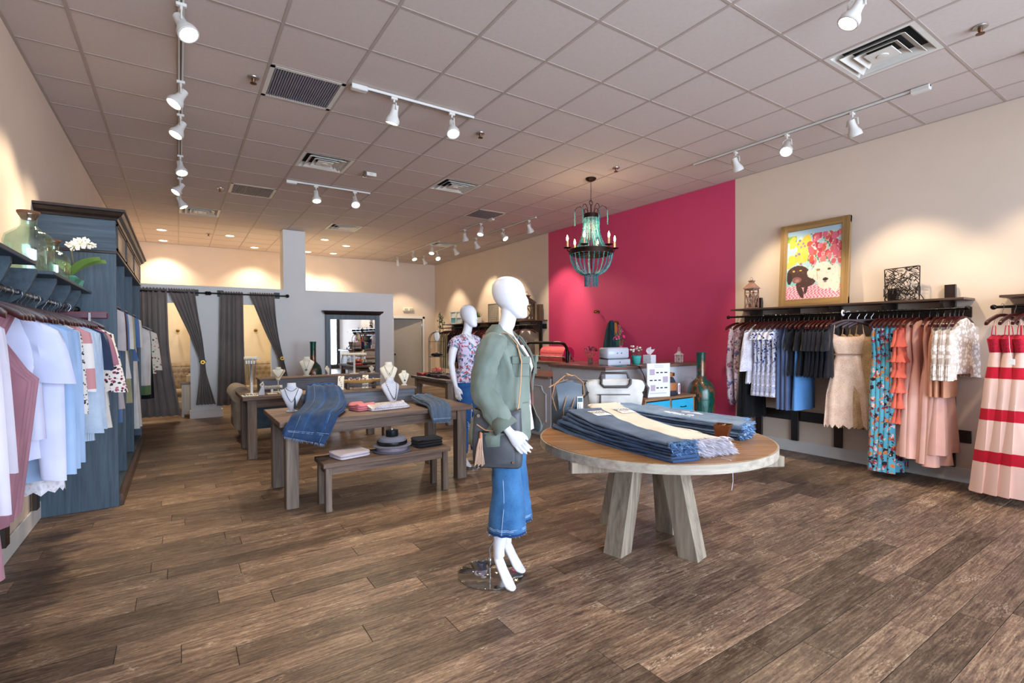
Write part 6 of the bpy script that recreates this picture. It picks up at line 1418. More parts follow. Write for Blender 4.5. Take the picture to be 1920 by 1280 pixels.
t = thing('navy_mug', 'small navy tin beside the coiled belt', 'tin', (5.17, 4.30, .948)); part('tin', MB().lathe([(.03, 0), (.033, .01), (.033, .08), (.028, .085), (.01, .085)], n=20), plain('navy enamel', '1e2a52', .3), t, True)
t = thing('price_tag', 'white swing tag with pink print beside the navy hat', 'tag', (5.45, 4.24, .722)); part('card', MB().bbox(-.02, .02, -.002, .002, 0, .14, .001), plain('white card', 'ecebe8', .6), t); part('print', MB().box(-.008, .008, -.0035, -.002, .02, .12), plain('pink ink', 'b0406a', .6), t)
# floor vases
def teal(name, c1, c2, c3):
    mt, nt, b = newmat(name); setp(b, .3, .25, coat=.3); v = coords(nt, (1, 1, .3)); n = noise(nt, v, 7, 5, .7, .6)
    nt.links.new(ramp(nt, n, [(.38, c1), (.46, c2), (.52, c1), (.58, c3), (.66, c1)]), b.inputs['Base Color']); bump(nt, b, n, .2, .004); return mt
VT = teal('teal and copper patina glaze', '0a332d', '0f5a4e', '84502f')
def fvase(label, x, y, H, r):
    t = thing('floor_vase', label, 'vase', (x, y, 0))
    part('vase_body', MB().lathe([(r*.7, 0), (r*.78, .01), (r*.95, H*.2), (r, H*.42), (r*1.0, H*.56), (r*.96, H*.62), (r*.8, H*.67), (r*.5, H*.705), (r*.36, H*.725), (r*.33, H*.76), (r*.34, H*.97), (r*.38, H), (r*.3, H), (r*.28, H*.8)], n=48, cap=False), VT, t, True)
    part('base', MB().lathe([(r*.78, .002), (.01, .002)], n=40), VT, t); part('seam_ring', MB().lathe([(r*.995, H*.5), (r*1.008, H*.503), (r*.995, H*.506)], n=48, cap=False), plain('dark patina line', '0a2a26', .4), t, True)
    return t
fvase('tall teal and copper floor vase in front of the raspberry wall', 5.86, 4.20, 1.26, .175)
fvase('tall dark green floor vase behind the jewellery table', 2.16, 10.2, 1.41, .16)
# wall hooks, coat
def hook(x, y, z, rz, label):
    t = thing('wall_hook', label, 'hook', (x, y, z), rz); BS = plain('antique brass', '8a6a2c', .3, .9)
    part('rosette', MB().tube([(0, 0, 0), (0, -.012, 0)], .035, 24), BS, t, True); part('stem', MB().tube([(0, -.01, 0), (0, -.06, 0)], .01, 10), BS, t, True); part('knob', MB().sph((0, -.075, 0), .03, 16, 10), BS, t, True); return t
hook(XR, 6.88, 1.94, R(-90), 'brass knob hook high on the raspberry wall'); hook(XR, 6.40, 1.72, R(-90), 'brass knob hook on the raspberry wall holding a coat')
hook(-.02, 12.75, 1.65, 0, 'brass knob hook inside the left fitting room'); hook(1.46, 12.75, 1.66, 0, 'brass knob hook inside the right fitting room')
t = thing('coat', 'dark teal coat hanging from a knob on the raspberry wall', 'coat', (6.40, 6.42, 1.74), R(-90)); TL = cloth('dark teal wool', '1b4350', '12323c')
part('coat_body', MB().loft([ring(w, d, z, 40, 0, 5, .25, 1) for z, w, d in ((.02, .03, .02), (-.03, .07, .04), (-.15, .12, .05), (-.35, .17, .06), (-.5, .2, .065), (-.9, .22, .06))]), TL, t, True)
part('lining', MB().bbox(.08, .13, -.03, .03, -.3, -.02, .02), plain('mustard lining', 'b06a22', .7), t, True)
# ================================================================== chandelier
def chandelier():
    t = thing('chandelier', 'turquoise beaded basket chandelier with candle bulbs before the raspberry wall', 'chandelier', (4.777, 5.176, 0)); BZ = plain('rust bronze', '2e1d16', .5, .7)
    part('canopy', MB().lathe([(.07, CEIL-.002), (.075, CEIL-.01), (.06, CEIL-.03), (.03, CEIL-.045), (.008, CEIL-.05)], n=28), BZ, t, True)
    ch = MB(); z = CEIL-.05
    while z > 3.36:
        k = int((CEIL-z)*100) % 2; ch.tube([((.007*cos(a*pi/4) if k else 0), (0 if k else .007*cos(a*pi/4)), z-.014+.014*sin(a*pi/4)) for a in range(9)], .0022, 4); z -= .022
    part('chain', ch, BZ, t, True); part('loop_ring', MB().tube([(.03*cos(a*pi/8), 0, 3.335+.03*sin(a*pi/8)) for a in range(17)], .005, 6), BZ, t, True)
    part('centre_rod', MB().tube([(0, 0, 3.31), (0, 0, 2.42)], .008, 8), BZ, t, True)
    part('top_ring', MB().lathe([(.095, 3.12), (.1, 3.12), (.1, 3.18), (.09, 3.18), (.01, 3.185)], n=32), BZ, t, True)
    part('hoop', MB().lathe([(.29, 2.62), (.305, 2.62), (.305, 2.685), (.29, 2.685), (.285, 2.65), (.29, 2.62)], n=56, cap=False), BZ, t, True)
    part('hoop_band', MB().lathe([(.24, 2.60), (.25, 2.60), (.25, 2.622), (.24, 2.622), (.24, 2.60)], n=40, cap=False), BZ, t, True)
    part('cross_arm', MB().tube([(-.29, 0, 2.64), (.29, 0, 2.64)], .006, 6).tube([(0, -.29, 2.64), (0, .29, 2.64)], .006, 6), BZ, t, True)
    TQ = [plain('turquoise beads', '2f8f95', .35, var=.5, scale=90), plain('deep blue green beads', '1f6f84', .35, var=.5, scale=90), plain('pale aqua beads', '6fb0a4', .35, var=.4, scale=90)]
    rg = random.Random(12)
    base = MB().sph((0, 0, 0), 1, 6, 4)
    def strand(pts, mat, nm):
        m_ = MB(); acc = 0
        for (p, q) in zip(pts[:-1], pts[1:]):
            p = Vector(p); q = Vector(q); L = (q-p).length; n = max(1, int(L/.0125))
            for k in range(n):
                c_ = p.lerp(q, k/n)+Vector((rg.uniform(-.003, .003), rg.uniform(-.003, .003), 0)); r = rg.uniform(.0075, .0125)
                o = len(m_.v); m_.v += [(c_.x+r, c_.y, c_.z), (c_.x, c_.y+r, c_.z), (c_.x-r, c_.y, c_.z), (c_.x, c_.y-r, c_.z), (c_.x, c_.y, c_.z+r), (c_.x, c_.y, c_.z-r)]
                m_.f += [(o, o+1, o+4), (o+1, o+2, o+4), (o+2, o+3, o+4), (o+3, o, o+4), (o+1, o, o+5), (o+2, o+1, o+5), (o+3, o+2, o+5), (o, o+3, o+5)]
        part(nm, m_, mat, t)
    for k in range(30):
        a = 2*pi*k/30; c_, s_ = cos(a), sin(a)
        strand([(r*c_, r*s_, z) for r, z in ((.095, 3.12), (.105, 3.0), (.125, 2.88), (.165, 2.77), (.22, 2.70), (.285, 2.665))], TQ[k % 3], 'bead_strand')
    for k in range(26):
        a = 2*pi*k/26; c_, s_ = cos(a), sin(a)
        strand([(r*c_, r*s_, z) for r, z in ((.292, 2.62), (.28, 2.54), (.25, 2.46), (.2, 2.39), (.14, 2.35), (.095, 2.34))], TQ[(k+1) % 3], 'bead_strand')
    part('basket_ring', MB().lathe([(.09, 2.33), (.097, 2.33), (.097, 2.345), (.09, 2.345), (.09, 2.33)], n=28, cap=False), BZ, t, True)
    for k in range(22):
        a = 2*pi*k/22; strand([(.09*cos(a), .09*sin(a), 2.34), (.088*cos(a), .088*sin(a), 2.17)], TQ[k % 2], 'bead_strand')
    for k in range(6):
        a = 2*pi*k/6+.3; c_, s_ = cos(a), sin(a)
        part('scroll', MB().tube([(r*c_, r*s_, z) for r, z in ((.08, 3.18), (.1, 3.25), (.15, 3.29), (.2, 3.27), (.225, 3.22))], .0045, 6), BZ, t, True); strand([(.225*c_, .225*s_, 3.22), (.225*c_, .225*s_, 3.02)], TQ[k % 3], 'bead_drop')
        c2, s2 = cos(a+.25), sin(a+.25); r = .315
        part('arm', MB().tube([(.3*c2, .3*s2, 2.65), (.335*c2, .335*s2, 2.67), (.335*c2, .335*s2, 2.7)], .006, 6), BZ, t, True)
        part('drip_pan', MB().lathe([(.008, 2.695), (.045, 2.7), (.055, 2.712), (.05, 2.712), (.01, 2.702)], (.335*c2, .335*s2, 0), 20), BZ, t, True)
        cn = part('candle', MB().lathe([(.014, 2.7), (.014, 2.79), (.01, 2.8), (.004, 2.8)], (.335*c2, .335*s2, 0), 14), plain('ivory candle sleeve', 'd9b98a', .6), t, True)
        part('bulb', MB().lathe([(.007, 2.8), (.014, 2.82), (.015, 2.84), (.009, 2.865), (.002, 2.885)], (.335*c2, .335*s2, 0), 14), emit('candle bulb glow', 'ffd08a', 26), cn, True)
    l = bpy.data.lights.new('chandelier_glow', 'POINT'); l.energy = 26; l.color = (1, .72, .42); l.shadow_soft_size = .18
    lo = bpy.data.objects.new('chandelier_glow', l); COL.objects.link(lo); lo.location = (4.777, 5.176, 2.95)
chandelier()
# ================================================================== picture of two dogs
def inside(u, v, cx, cy, rx, ry, rot=0):
    x, y = u-cx, v-cy; a = R(rot); x, y = x*cos(a)+y*sin(a), -x*sin(a)+y*cos(a); return (x/rx)**2+(y/ry)**2 < 1
prg = random.Random(21)
TUL = [(prg.uniform(.42, .98), prg.uniform(.5, .92), prg.uniform(.03, .055), prg.uniform(.035, .06), prg.uniform(-50, 50), prg.choice(['c8485c', 'd8606a', 'e07a7a', 'b8384c', 'dc6a80', 'cc5540'])) for _ in range(60)]
TUL = [q for q in TUL if not (q[0] < .5 and q[1] > .8)]
YEL = [(prg.uniform(.03, .4), prg.uniform(.5, .88), .07, .05, prg.uniform(0, 90), prg.choice(['e8c83a', 'dfc04a', 'cfc45a'])) for _ in range(26)]+[(prg.uniform(.05, .38), prg.uniform(.5, .85), .022, .018, 0, prg.choice(['8a7890', 'a08098'])) for _ in range(9)]
def dogs(u, v):
    n = sin(u*37+v*23)*cos(u*19-v*41)
    c = 'a9c8cc' if n > -.3 else 'c2d4cf'
    if v < .2: 
        k = (int(u*46+5*sin(v*60))+int(v*60)) % 3; c = ('d04a70', 'e8a8b4', 'f0dcd8')[k]
    elif v < .34 and u < .2: c = '8fc8c4'
    if v >= .2:
        if u < .18 and v > .84: c = '6a9a4a' if n > 0 else '8fae3e'
        for q in YEL:
            if inside(u, v, *q[:5]): c = q[5]
        if u > .4 and v > .42 and (int(u*30)+int(v*24)) % 5 == 0: c = '5a8a5a'
        for q in TUL:
            if inside(u, v, *q[:5]): c = q[5]
            elif inside(u, v, q[0], q[1], q[2]*1.25, q[3]*1.25, q[4]) and n > .2: c = 'f0b8b0'
        if v > .93: c = 'a9c4d4'
    # brown dog
    if inside(u, v, .22, .37, .21, .12) or inside(u, v, .4, .24, .16, .07, 8) or inside(u, v, .27, .13, .05, .13, 30) or inside(u, v, .38, .16, .035, .09, -8): c = '4a2e28' if n > -.8 else '5c3c34'
    if inside(u, v, .06, .31, .05, .09): c = '36211e'
    if inside(u, v, .2, .28, .09, .045): c = '8a5c54'
    if inside(u, v, .21, .27, .04, .025): c = 'b07a74'
    if inside(u, v, .14, .41, .022, .011) or inside(u, v, .27, .415, .022, .011): c = 'd8b83a'
    # cream dog
    if inside(u, v, .68, .36, .2, .145) or inside(u, v, .47, .35, .08, .055, -30) or inside(u, v, .92, .36, .07, .11, 20) or inside(u, v, .74, .22, .15, .1) or inside(u, v, .9, .2, .08, .12): c = 'e8dcc8' if n > -.85 else 'dccbb2'
    if abs((u-.58)-(v-.36)*-.1) < .006 and .26 < v < .42: c = 'c9a98a'
    if inside(u, v, .6, .4, .035, .016): c = '9a8050'
    if inside(u, v, .79, .4, .03, .016): c = '5a4a40'
    if inside(u, v, .73, .26, .048, .024): c = '2e2626'
    if inside(u, v, .73, .225, .03, .01): c = '8a6a66'
    return c
t = thing('framed_painting', 'wood framed painting of a brown dog and a cream dog before red tulips', 'painting', (XR-.115, 3.04, 1.842), R(-90))
t.rotation_euler = (R(-4), 0, R(-90))
FW = wood('golden barn wood', '7a5c34', 'a88450', axis=0, rough=.6, rnd=5); FWZ = wood('golden barn wood upright', '7a5c34', 'a88450', axis=2, rough=.6, rnd=5)
w, h, fwd = .80, 1.03, .085
part('frame_rail', MB().bbox(-w/2, w/2, -.02, .02, 0, fwd, .004), FW, t); part('frame_rail', MB().bbox(-w/2, w/2, -.02, .02, h-fwd, h, .004), FW, t)
part('frame_stile', MB().bbox(-w/2, -w/2+fwd, -.021, .02, fwd*.0, h, .004), FWZ, t); part('frame_stile', MB().bbox(w/2-fwd, w/2, -.021, .02, 0, h, .004), FWZ, t)
part('backing', MB().box(-w/2+.02, w/2-.02, .0, .012, .02, h-.02), plain('canvas backing', '8a8070', .8), t)
painted('painting_canvas', w-2*fwd, h-2*fwd, 96, 130, dogs, t, Matrix.Translation((0, -.006, fwd)))
WLW = plain('whitewashed brown lantern wood', '8a6858', .7, var=.3, scale=30)
lantern('tall weathered wooden lantern on the shelf left of the dog painting', XR-.16, 3.78, 1.838, .13, .40, WLW, 0)
t = thing('wire_sculpture', 'square dark woven wire sculpture on the shelf right of the dog painting', 'sculpture', (XR-.15, 2.12, 1.84), R(-90)); wmb = MB(); rg = random.Random(31)
for k in range(150):
    a = Vector((rg.uniform(-.15, .15), rg.uniform(-.03, .03), rg.uniform(0.0, .33))); q = rg.uniform(0, 2*pi); L = rg.uniform(.06, .16); b_ = a+Vector((L*cos(q), rg.uniform(-.02, .02), L*sin(q)))
    f = lambda p: (max(-.15, min(.15, p.x))*(1+.0*p.z), p.y, max(.0, min(.345, p.z))+.03*p.x)
    md_ = (a+b_)/2+Vector((.02*sin(q), 0, .02*cos(q))); wmb.tube([f(a), f(md_), f(b_)], .0032, 4)
for s in (-1, 1): wmb.tube([(s*.15, 0, 0+.03*s*.15), (s*.155, 0, .35+.03*s*.15)], .005, 5)
wmb.tube([(-.15, 0, .345), (.15, 0, .355)], .005, 5).tube([(-.15, 0, .004), (.15, 0, .006)], .005, 5)
o = part('woven_wire', wmb, plain('dark bronze wire', '2f221c', .4, .6), t); part('prop_leg', MB().tube([(.1, .03, .15), (.16, .12, .0)], .004, 5), plain('dark bronze wire', '2f221c', .4, .6), t)
# ================================================================== fitting rooms
CUR = cloth('grey brown curtain cloth', '8e8580', '776f6c', scale=40, big=1.5, bmp=.1, sheen=.25)
def curtain(label, rows, y=PY-.085, nf=9, tie=None, amp=.036):
    """rows: (z, x left, x right)"""
    t = thing('curtain', label, 'curtain', (0, 0, 0)); ns = 8; P = []
    for (a, b_) in zip(rows[:-1], rows[1:]):
        for s in range(ns): q = s/ns; q2 = q; P.append([a[i]*(1-q2)+b_[i]*q2 for i in range(3)])
    P.append(list(rows[-1]))
    for _ in range(5): P = [P[0]]+[[(P[i-1][j]+P[i][j]*2+P[i+1][j])/4 for j in range(3)] for i in range(1, len(P)-1)]+[P[-1]]
    n = nf*8; n0 = len(P)-1; W0 = rows[0][2]-rows[0][1]
    def fn(u, v):
        i = min(int(v*n0), n0-1); q = v*n0-i; z, x0, x1 = [P[i][j]*(1-q)+P[i+1][j]*q for j in range(3)]
        w = x1-x0; a_ = amp*(1 if w > W0*.7 else .6+.4*w/W0)*(.55+.45*min(1, v*4))
        return (x0+w*(u+.012*sin(u*nf*2*pi*2)), y+a_*sin(u*nf*2*pi+.8*sin(u*11))+.012*sin(u*5+v*6), z+(.004*sin(u*nf*2*pi) if v > .98 else 0))
    o = part('curtain_cloth', MB().grid(fn, n, n0), CUR, t, True); solid(o, .003)
    rf = MB().grid(lambda u, v: (rows[0][1]+W0*u, y+.028*cos(v*pi*1.0)*(1+.25*sin(u*nf*9)), rows[0][0]-.01+.06*v+.014*sin(u*nf*11)*v), nf*14, 5)
    o = part('ruffle_header', rf, CUR, t, True); solid(o, .003)
    if tie: part('tie_band', MB().tube([(tie[0]-tie[2], y-.0, tie[1]), (tie[0], y-.055, tie[1]-.02), (tie[0]+tie[2], y, tie[1])], .014, 8), CUR, t, True)
    return t
curtain('far left straight grey curtain partly behind the garments', [(2.33, -.76, -.17), (1.2, -.76, -.15), (.10, -.76, .02)], nf=7)
curtain('grey curtain tied back on the right of the left fitting room', [(2.33, -.15, .25), (1.9, .02, .3), (1.5, .18, .36), (1.07, .32, .40), (.85, .32, .41), (.26, .25, .56)], nf=6, tie=(.36, 1.06, .05))
curtain('straight grey curtain hanging left of the right fitting room', [(2.31, .65, 1.03), (1.2, .62, 1.04), (.22, .58, 1.06)], nf=5)
curtain('grey curtain tied back on the right of the right fitting room', [(2.31, 1.15, 1.58), (1.9, 1.3, 1.6), (1.5, 1.45, 1.65), (1.09, 1.64, 1.73), (.85, 1.66, 1.78), (.25, 1.62, 1.9)], nf=6, tie=(1.68, 1.09, .05))
for x0, x1, l in ((-.78, .42, 'black curtain rod over the left fitting room'), (.50, 1.80, 'black curtain rod over the right fitting room')):
    t = thing('curtain_rod', l, 'curtain rod', (0, 0, 0)); y = PY-.085
    part('rod', MB().tube([(x0, y, 2.325), (x1, y, 2.32)], .014, 12), IR, t, True)
    for s, x in ((-1, x0), (1, x1)):
        part('finial', MB().sph((x+s*.02, y, 2.322), .036, 16, 10), IR, t, True)
        part('bracket', MB().bbox(x-s*.16-.012, x-s*.16+.012, y, PY, 2.30, 2.345, .003).bbox(x-s*.16-.05, x-s*.16+.05, PY-.012, PY, 2.27, 2.39, .003), IR, t)
for x, z, l in ((.36, 1.05, 'brass tieback knob between the two fitting rooms'), (1.70, 1.08, 'brass tieback knob beside the right curtain')):
    t = thing('tieback_knob', l, 'knob', (x, PY, z)); BS = plain('antique brass', '8a6a2c', .3, .9); part('stem', MB().tube([(0, 0, 0), (0, -.15, 0)], .009, 10), BS, t, True); part('knob', MB().tube([(0, -.15, 0), (0, -.165, 0)], .036, 24).sph((0, -.17, 0), .017, 12, 8), BS, t, True)
UPH = cloth('beige linen upholstery', 'b9a891', 'a3927b', big=4); LEGC = plain('washed oak leg', '9a8466', .5, var=.15)
def tufted(label, x, y, rz, w=.60):
    t = thing('armchair', label, 'armchair', (x, y, 0), rz)
    def bk(u, v):
        X = (u-.5)*w*(1+.08*sin(v*pi)); Z = .42+.56*v; r, c_ = v*5.2, u*6
        dx = abs(((c_+(.5 if int(r) % 2 else 0)) % 1)-.5)*2; dz = abs((r % 1)-.5)*2
        puff = .045*(math.sqrt(max(0, 1-((1-dx)**2*.5+(1-dz)**2*.5)))); e = min(1, min(u, 1-u, 1-v+.001)*9)
        return (X, .2-.035-puff*e-.02*sin(v*2)+.06*(v-.3)*.6, Z)
    o = part('backrest', MB().grid(bk, 60, 52), UPH, t, True); solid(o, .02)
    part('back_shell', MB().loft([[(a*w/2, b_, z) for a, b_ in ((-1, .19), (1, .19), (1, .27), (-1, .27))] for z in (.30, .97)]), UPH, t, True)
    for r in range(5):
        for c_ in range(6 if r % 2 else 5):
            u = (c_+(.0 if r % 2 else .5))/6+.0; part('button', MB().sph(((u-.5)*w+.0, .125+.02*r/5, .5+.105*r), .011, 8, 6), UPH, t, True) if 0.04 < u < .97 else None
    part('seat', MB().bbox(-w/2, w/2, -.34, .24, .32, .46, .045), UPH, t, True)
    part('seat_roll', MB().tube([(-w/2, -.33, .41), (w/2, -.33, .41)], .055, 16), UPH, t, True)
    for s in (-1, 1): part('leg', MB().lathe([(.026, 0), (.018, .02), (.03, .1), (.022, .16), (.036, .22), (.03, .26), (.04, .34)], (s*(w/2-.06), -.28, 0), 16), LEGC, t, True); part('leg', MB().lathe([(.022, 0), (.035, .33)], (s*(w/2-.06), .2, 0), 12), LEGC, t, True)
    return t
tufted('beige tufted chair inside the left fitting room', .06, 12.2, R(-8), .54)
tufted('beige tufted chair inside the right fitting room', 1.50, 12.2, R(6), .64)
t = thing('side_cabinet', 'whitewashed side cabinet with a dark top inside the left fitting room', 'cabinet', (.03, 11.25, 0)); WW = wood('whitewashed boards', 'b9b2a6', 'd6d0c6', axis=2, rough=.7, rnd=3)
part('body', MB().bbox(0, .34, 0, .36, .06, .62, .004), WW, t); part('top', MB().bbox(-.02, .36, -.02, .38, .62, .65, .004), SHT, t); part('door', MB().bbox(.03, .31, -.012, .004, .1, .58, .004), WW, t)
for a in (0, .30):
    for b_ in (0, .32): part('foot', MB().bbox(a, a+.04, b_, b_+.04, 0, .06, .002), WW, t)
t = thing('tissue_cube', 'cream tissue cube on the side cabinet', 'tissue box', (.17, 11.42, .651)); part('box', MB().bbox(-.06, .06, -.06, .06, 0, .13, .006), plain('cream card', 'd9c8a4', .7), t); part('tissue', MB().loft([[(-.03, -.01, .13), (.03, -.01, .13), (.03, .01, .13), (-.03, .01, .13)], [(-.02, -.004, .17), (.03, -.004, .16), (.03, .006, .16), (-.02, .006, .17)]]), plain('tissue paper', 'dccdd2', .9), t)
# settee behind the jewellery tables
t = thing('settee', 'settee with beige rolled arms and a blue linen back behind the tables', 'settee', (.66, 8.05, 0)); BLN = cloth('faded blue linen', '4f6070', '5f7280', big=6); w = 1.75
part('back_panel', MB().bbox(.1, w-.1, -.0, .1, .17, .66, .02), BLN, t, True); part('seat', MB().bbox(.1, w-.1, .1, .75, .17, .45, .04), UPH, t, True)
for x in (.06, w-.06): part('rolled_arm', MB().tube([(x, -.02, .68), (x, .1, .69), (x, .74, .68)], [.12, .135, .12], 24).bbox(x-.07, x+.07, -.0, .74, .17, .66, .03), UPH, t, True)
part('top_roll', MB().tube([(.15, .05, .69), (w-.15, .05, .69)], .06, 16), UPH, t, True)
for x in (.12, w-.12):
    for y in (.06, .66): part('leg', MB().lathe([(.02, 0), (.028, .02), (.05, .1), (.06, .15), (.05, .17)], (x, y, 0), 16), LEGC, t, True)
# standing mirror
mt, nt, b = newmat('mirror silver'); setp(b, .01, 1); b.inputs['Base Color'].default_value = (.9, .92, .93, 1); MIR = mt
t = thing('floor_mirror', 'large floor mirror with a dark crown and grey blue frame on the partition', 'mirror', (2.56, PY-.075, 0)); w = 1.15
GF = wood('grey blue frame', '4f5a64', '6f7b86', axis=2, rough=.5, rnd=3)
part('frame_stile', MB().bbox(0, .10, 0, .05, .0, 1.97, .004), GF, t); part('frame_stile', MB().bbox(w-.10, w, 0, .05, .0, 1.97, .004), GF, t)
part('frame_rail', MB().bbox(.10, w-.10, .003, .05, 1.87, 1.97, .004), GF, t); part('frame_rail', MB().bbox(.10, w-.10, .003, .05, 0, .16, .004), GF, t)
part('mirror_glass', MB().box(.095, w-.095, .02, .028, .155, 1.875), MIR, t); part('backing', MB().box(.02, w-.02, .03, .05, .02, 1.95), GF, t)
pr = [(0, 1.97), (.012, 1.975), (.03, 2.0), (.06, 2.02), (.07, 2.045), (.07, 2.055)]
part('crown', MB().loft([[(-q, -q, z), (w+q, -q, z), (w+q, .055, z), (-q, .055, z)] for q, z in pr]), EB, t)
# ================================================================== far right wall rack goods
BEI = cloth('beige knit', 'b9a98e', 'a39276'); DRD = cloth('dark wine cloth', '4a2028', '35161c'); DKR = floral('dark print cloth', '2a2026', ['8a3a4a', '5a4a58', 'a8705a'], 26, .35)
PKP = floral('pink print cloth', 'b57a7c', ['8a4a54', 'd8a8a0'], 24, .35); TPE = cloth('taupe drape jersey', '6f6058', '574a44'); BLP = cloth('salmon cloth', 'b8705e', '9a5a4c')
FX, FZ = XR-.30, 1.73
y = 12.65; k = 0; rg = random.Random(17)
seqs = [(BEI, 1.1, 'beige long cardigan beside the wire stand', 'beige cardigans', 4, 'cardigan')]+[(DKR, .9, 'dark printed blouse on the far rack', 'dark printed blouses', 3, 'blouse'), (BLK, 1.2, 'black dress on the far rack', 'black far rack dresses', 3, 'dress'), (PKP, 1.0, 'pink printed blouse on the far rack', 'pink printed blouses', 3, 'blouse'), (DRD, .9, 'dark wine top on the far rack', 'wine tops', 3, 'top'), (BLP, 1.05, 'salmon top on the far rack', 'salmon tops', 2, 'top'), (BLK, 1.15, 'black tunic near the end of the far rack', 'black tunics', 3, 'tunic'), (TPE, .8, 'taupe top among the last hangers', 'taupe tops', 3, 'top')]
for m_, L, l, g, n_, nm in seqs:
    for q in range(n_):
        garment(nm, l, nm, g, FX, y, FZ, rg.uniform(-.05, .05), m_, TEE(L, .22, .04), 'far'+g, .05, slv=dict(len=.5, out=.04) if q == 0 else None, amp=.35); y -= .145
    y -= .03
garment('tank', 'taupe draped tank facing the shop on a burgundy hanger', 'tank top', None, FX-.06, 8.72, FZ, -.75, TPE, TANK(.85, .2, .05), 'tank', .22, amp=.35, folds=8)
t = thing('neck_card', 'white card inside the neck of the taupe tank', 'card', (FX-.07, 8.70, FZ-.13), -.75); part('card', MB().bbox(-.09, .09, .0, .004, -.13, 0, .002), plain('white card', 'ecebe8', .6), t)
t = thing('price_tag', 'white swing tag on the taupe tank', 'tag', (FX-.16, 8.56, FZ-.62)); part('card', MB().bbox(-.002, .002, -.03, .03, -.1, .0, .001), plain('white card', 'ecebe8', .6), t); part('string', MB().tube([(0, 0, 0), (.02, .02, .3)], .0015, 4), plain('white card', 'ecebe8', .6), t)
# decor on the far shelf (z 1.84)
SZ = 1.838
t = thing('window_block', 'white frame block with four teal panes at the left end of the far shelf', 'ornament', (XR-.16, 12.3, SZ), R(-60)); part('frame', MB().bbox(-.19, .19, -.03, .03, 0, .03, .003).bbox(-.19, .19, -.03, .03, .32, .35, .003).bbox(-.19, -.16, -.03, .03, 0, .35, .003).bbox(.16, .19, -.03, .03, 0, .35, .003).bbox(-.015, .015, -.03, .03, 0, .35, .003).bbox(-.16, .16, -.03, .03, .165, .19, .003), plain('white frame paint', 'd0ccc4', .6), t)
for x, z, c_ in ((-.16, .03, '5f9ea4'), (.015, .03, 'b9c9c9'), (-.16, .19, 'c4c8c4'), (.015, .19, 'd0d0c8')): part('pane', MB().box(x, x+.145, -.01, .01, z, z+.135), plain('pane '+c_, c_, .4), t)
t = thing('grass_pot', 'green grass plant in a ribbed white pot on the far shelf', 'plant', (XR-.16, 11.12, SZ)); part('pot', MB().loft([[(-.07, -.07, 0), (.07, -.07, 0), (.07, .07, 0), (-.07, .07, 0)], [(-.075, -.075, .14), (.075, -.075, .14), (.075, .075, .14), (-.075, .075, .14)]]), bands('ribbed white pot', 'b8a898', 'ddd6cc', .035, .2), t)
gm = MB(); rg = random.Random(3)
for k in range(110):
    a = rg.uniform(0, 2*pi); r = rg.uniform(0, .06); L = rg.uniform(.12, .2); p = Vector((r*cos(a), r*sin(a), .13)); e = p+Vector((cos(a)*r*1.6, sin(a)*r*1.6, L)); s_ = Vector((-sin(a), cos(a), 0))*.004; gm.add([p-s_, p+s_, e], [(0, 1, 2)])
part('grass', gm, plain('grass green', '5f7f2c', .6, var=.3), t)['kind'] = 'stuff'
t = thing('wire_board', 'grey gridded memo board on the far shelf', 'memo board', (XR-.12, 10.38, SZ), R(-78)); part('board', MB().bbox(-.2, .2, -.01, .01, 0, .44, .003), plain('grey linen board', '8f857a', .8), t)
gr = MB()
for k in range(9): gr.box(-.19+.0475*k, -.187+.0475*k, -.014, -.01, .01, .43).box(-.19, .19, -.014, -.01, .02+.05*k, .023+.05*k)
part('grid_wire', gr, plain('dark wire', '5a544e', .5), t); part('edge', MB().bbox(-.21, .21, -.014, .012, .43, .45, .002).bbox(-.21, -.195, -.014, .012, 0, .45, .002).bbox(.195, .21, -.014, .012, 0, .45, .002), plain('dark wire', '5a544e', .5), t)
def lady(u, v):
    if inside(u, v, .5, .82, .09, .075): return 'd8a888'
    if inside(u, v, .5, .80, .17, .16) and v > .62: return '7a3a26'
    if inside(u, v, .52, .6, .2, .07): return 'd8a888'
    if inside(u, v, .5, .4, .22, .2): return '1a1618'
    if inside(u, v, .25, .4, .06, .18, -12) or inside(u, v, .76, .4, .06, .18, 12): return '1a1618' if v > .35 else 'd8a888'
    if v < .26 and .3 < u < .72: return '3a3032'
    return 'cfc4b4'
t = thing('poster_card', 'small standing photo card of a person with long hair in a black top', 'poster', (XR-.14, 9.93, SZ), R(-72)); part('card', MB().bbox(-.15, .15, 0, .008, 0, .58, .002), plain('white card', 'ecebe8', .6), t); painted('print', .29, .57, 30, 56, lady, t, Matrix.Translation((0, -.0015, .005)))
lantern('brown wooden lantern with crossed bars on the far shelf', XR-.17, 8.95, SZ, .26, .58, plain('brown lantern wood', '5a4030', .6, var=.2), R(8))
t = thing('teal_jar', 'pale teal ceramic jar behind the crossed lantern', 'jar', (XR-.14, 9.3, SZ)); part('jar', MB().lathe([(.05, 0), (.08, .03), (.1, .12), (.08, .2), (.05, .23), (.05, .25), (.04, .25)], n=24), plain('pale teal glaze', '7fa89c', .3), t, True); part('lid', MB().sph((0, 0, .25), .04, 12, 8, 1, 1, .5), plain('pale teal glaze', '7fa89c', .3), t, True)
t = thing('succulent', 'small green spiky plant on the far shelf behind the front mannequin', 'plant', (XR-.16, 9.6, SZ)); part('pot', MB().lathe([(.04, 0), (.055, .08), (.05, .08)], n=18), plain('white frame paint', 'd0ccc4', .6), t, True); sm2 = MB(); 
for k in range(24): a = k*2.4; L = .1+.05*(k % 3); p = Vector((0, 0, .08)); s_ = Vector((-sin(a), cos(a), 0))*.012; sm2.add([p-s_, p+s_, p+Vector((cos(a)*.06, sin(a)*.06, L))], [(0, 1, 2)])
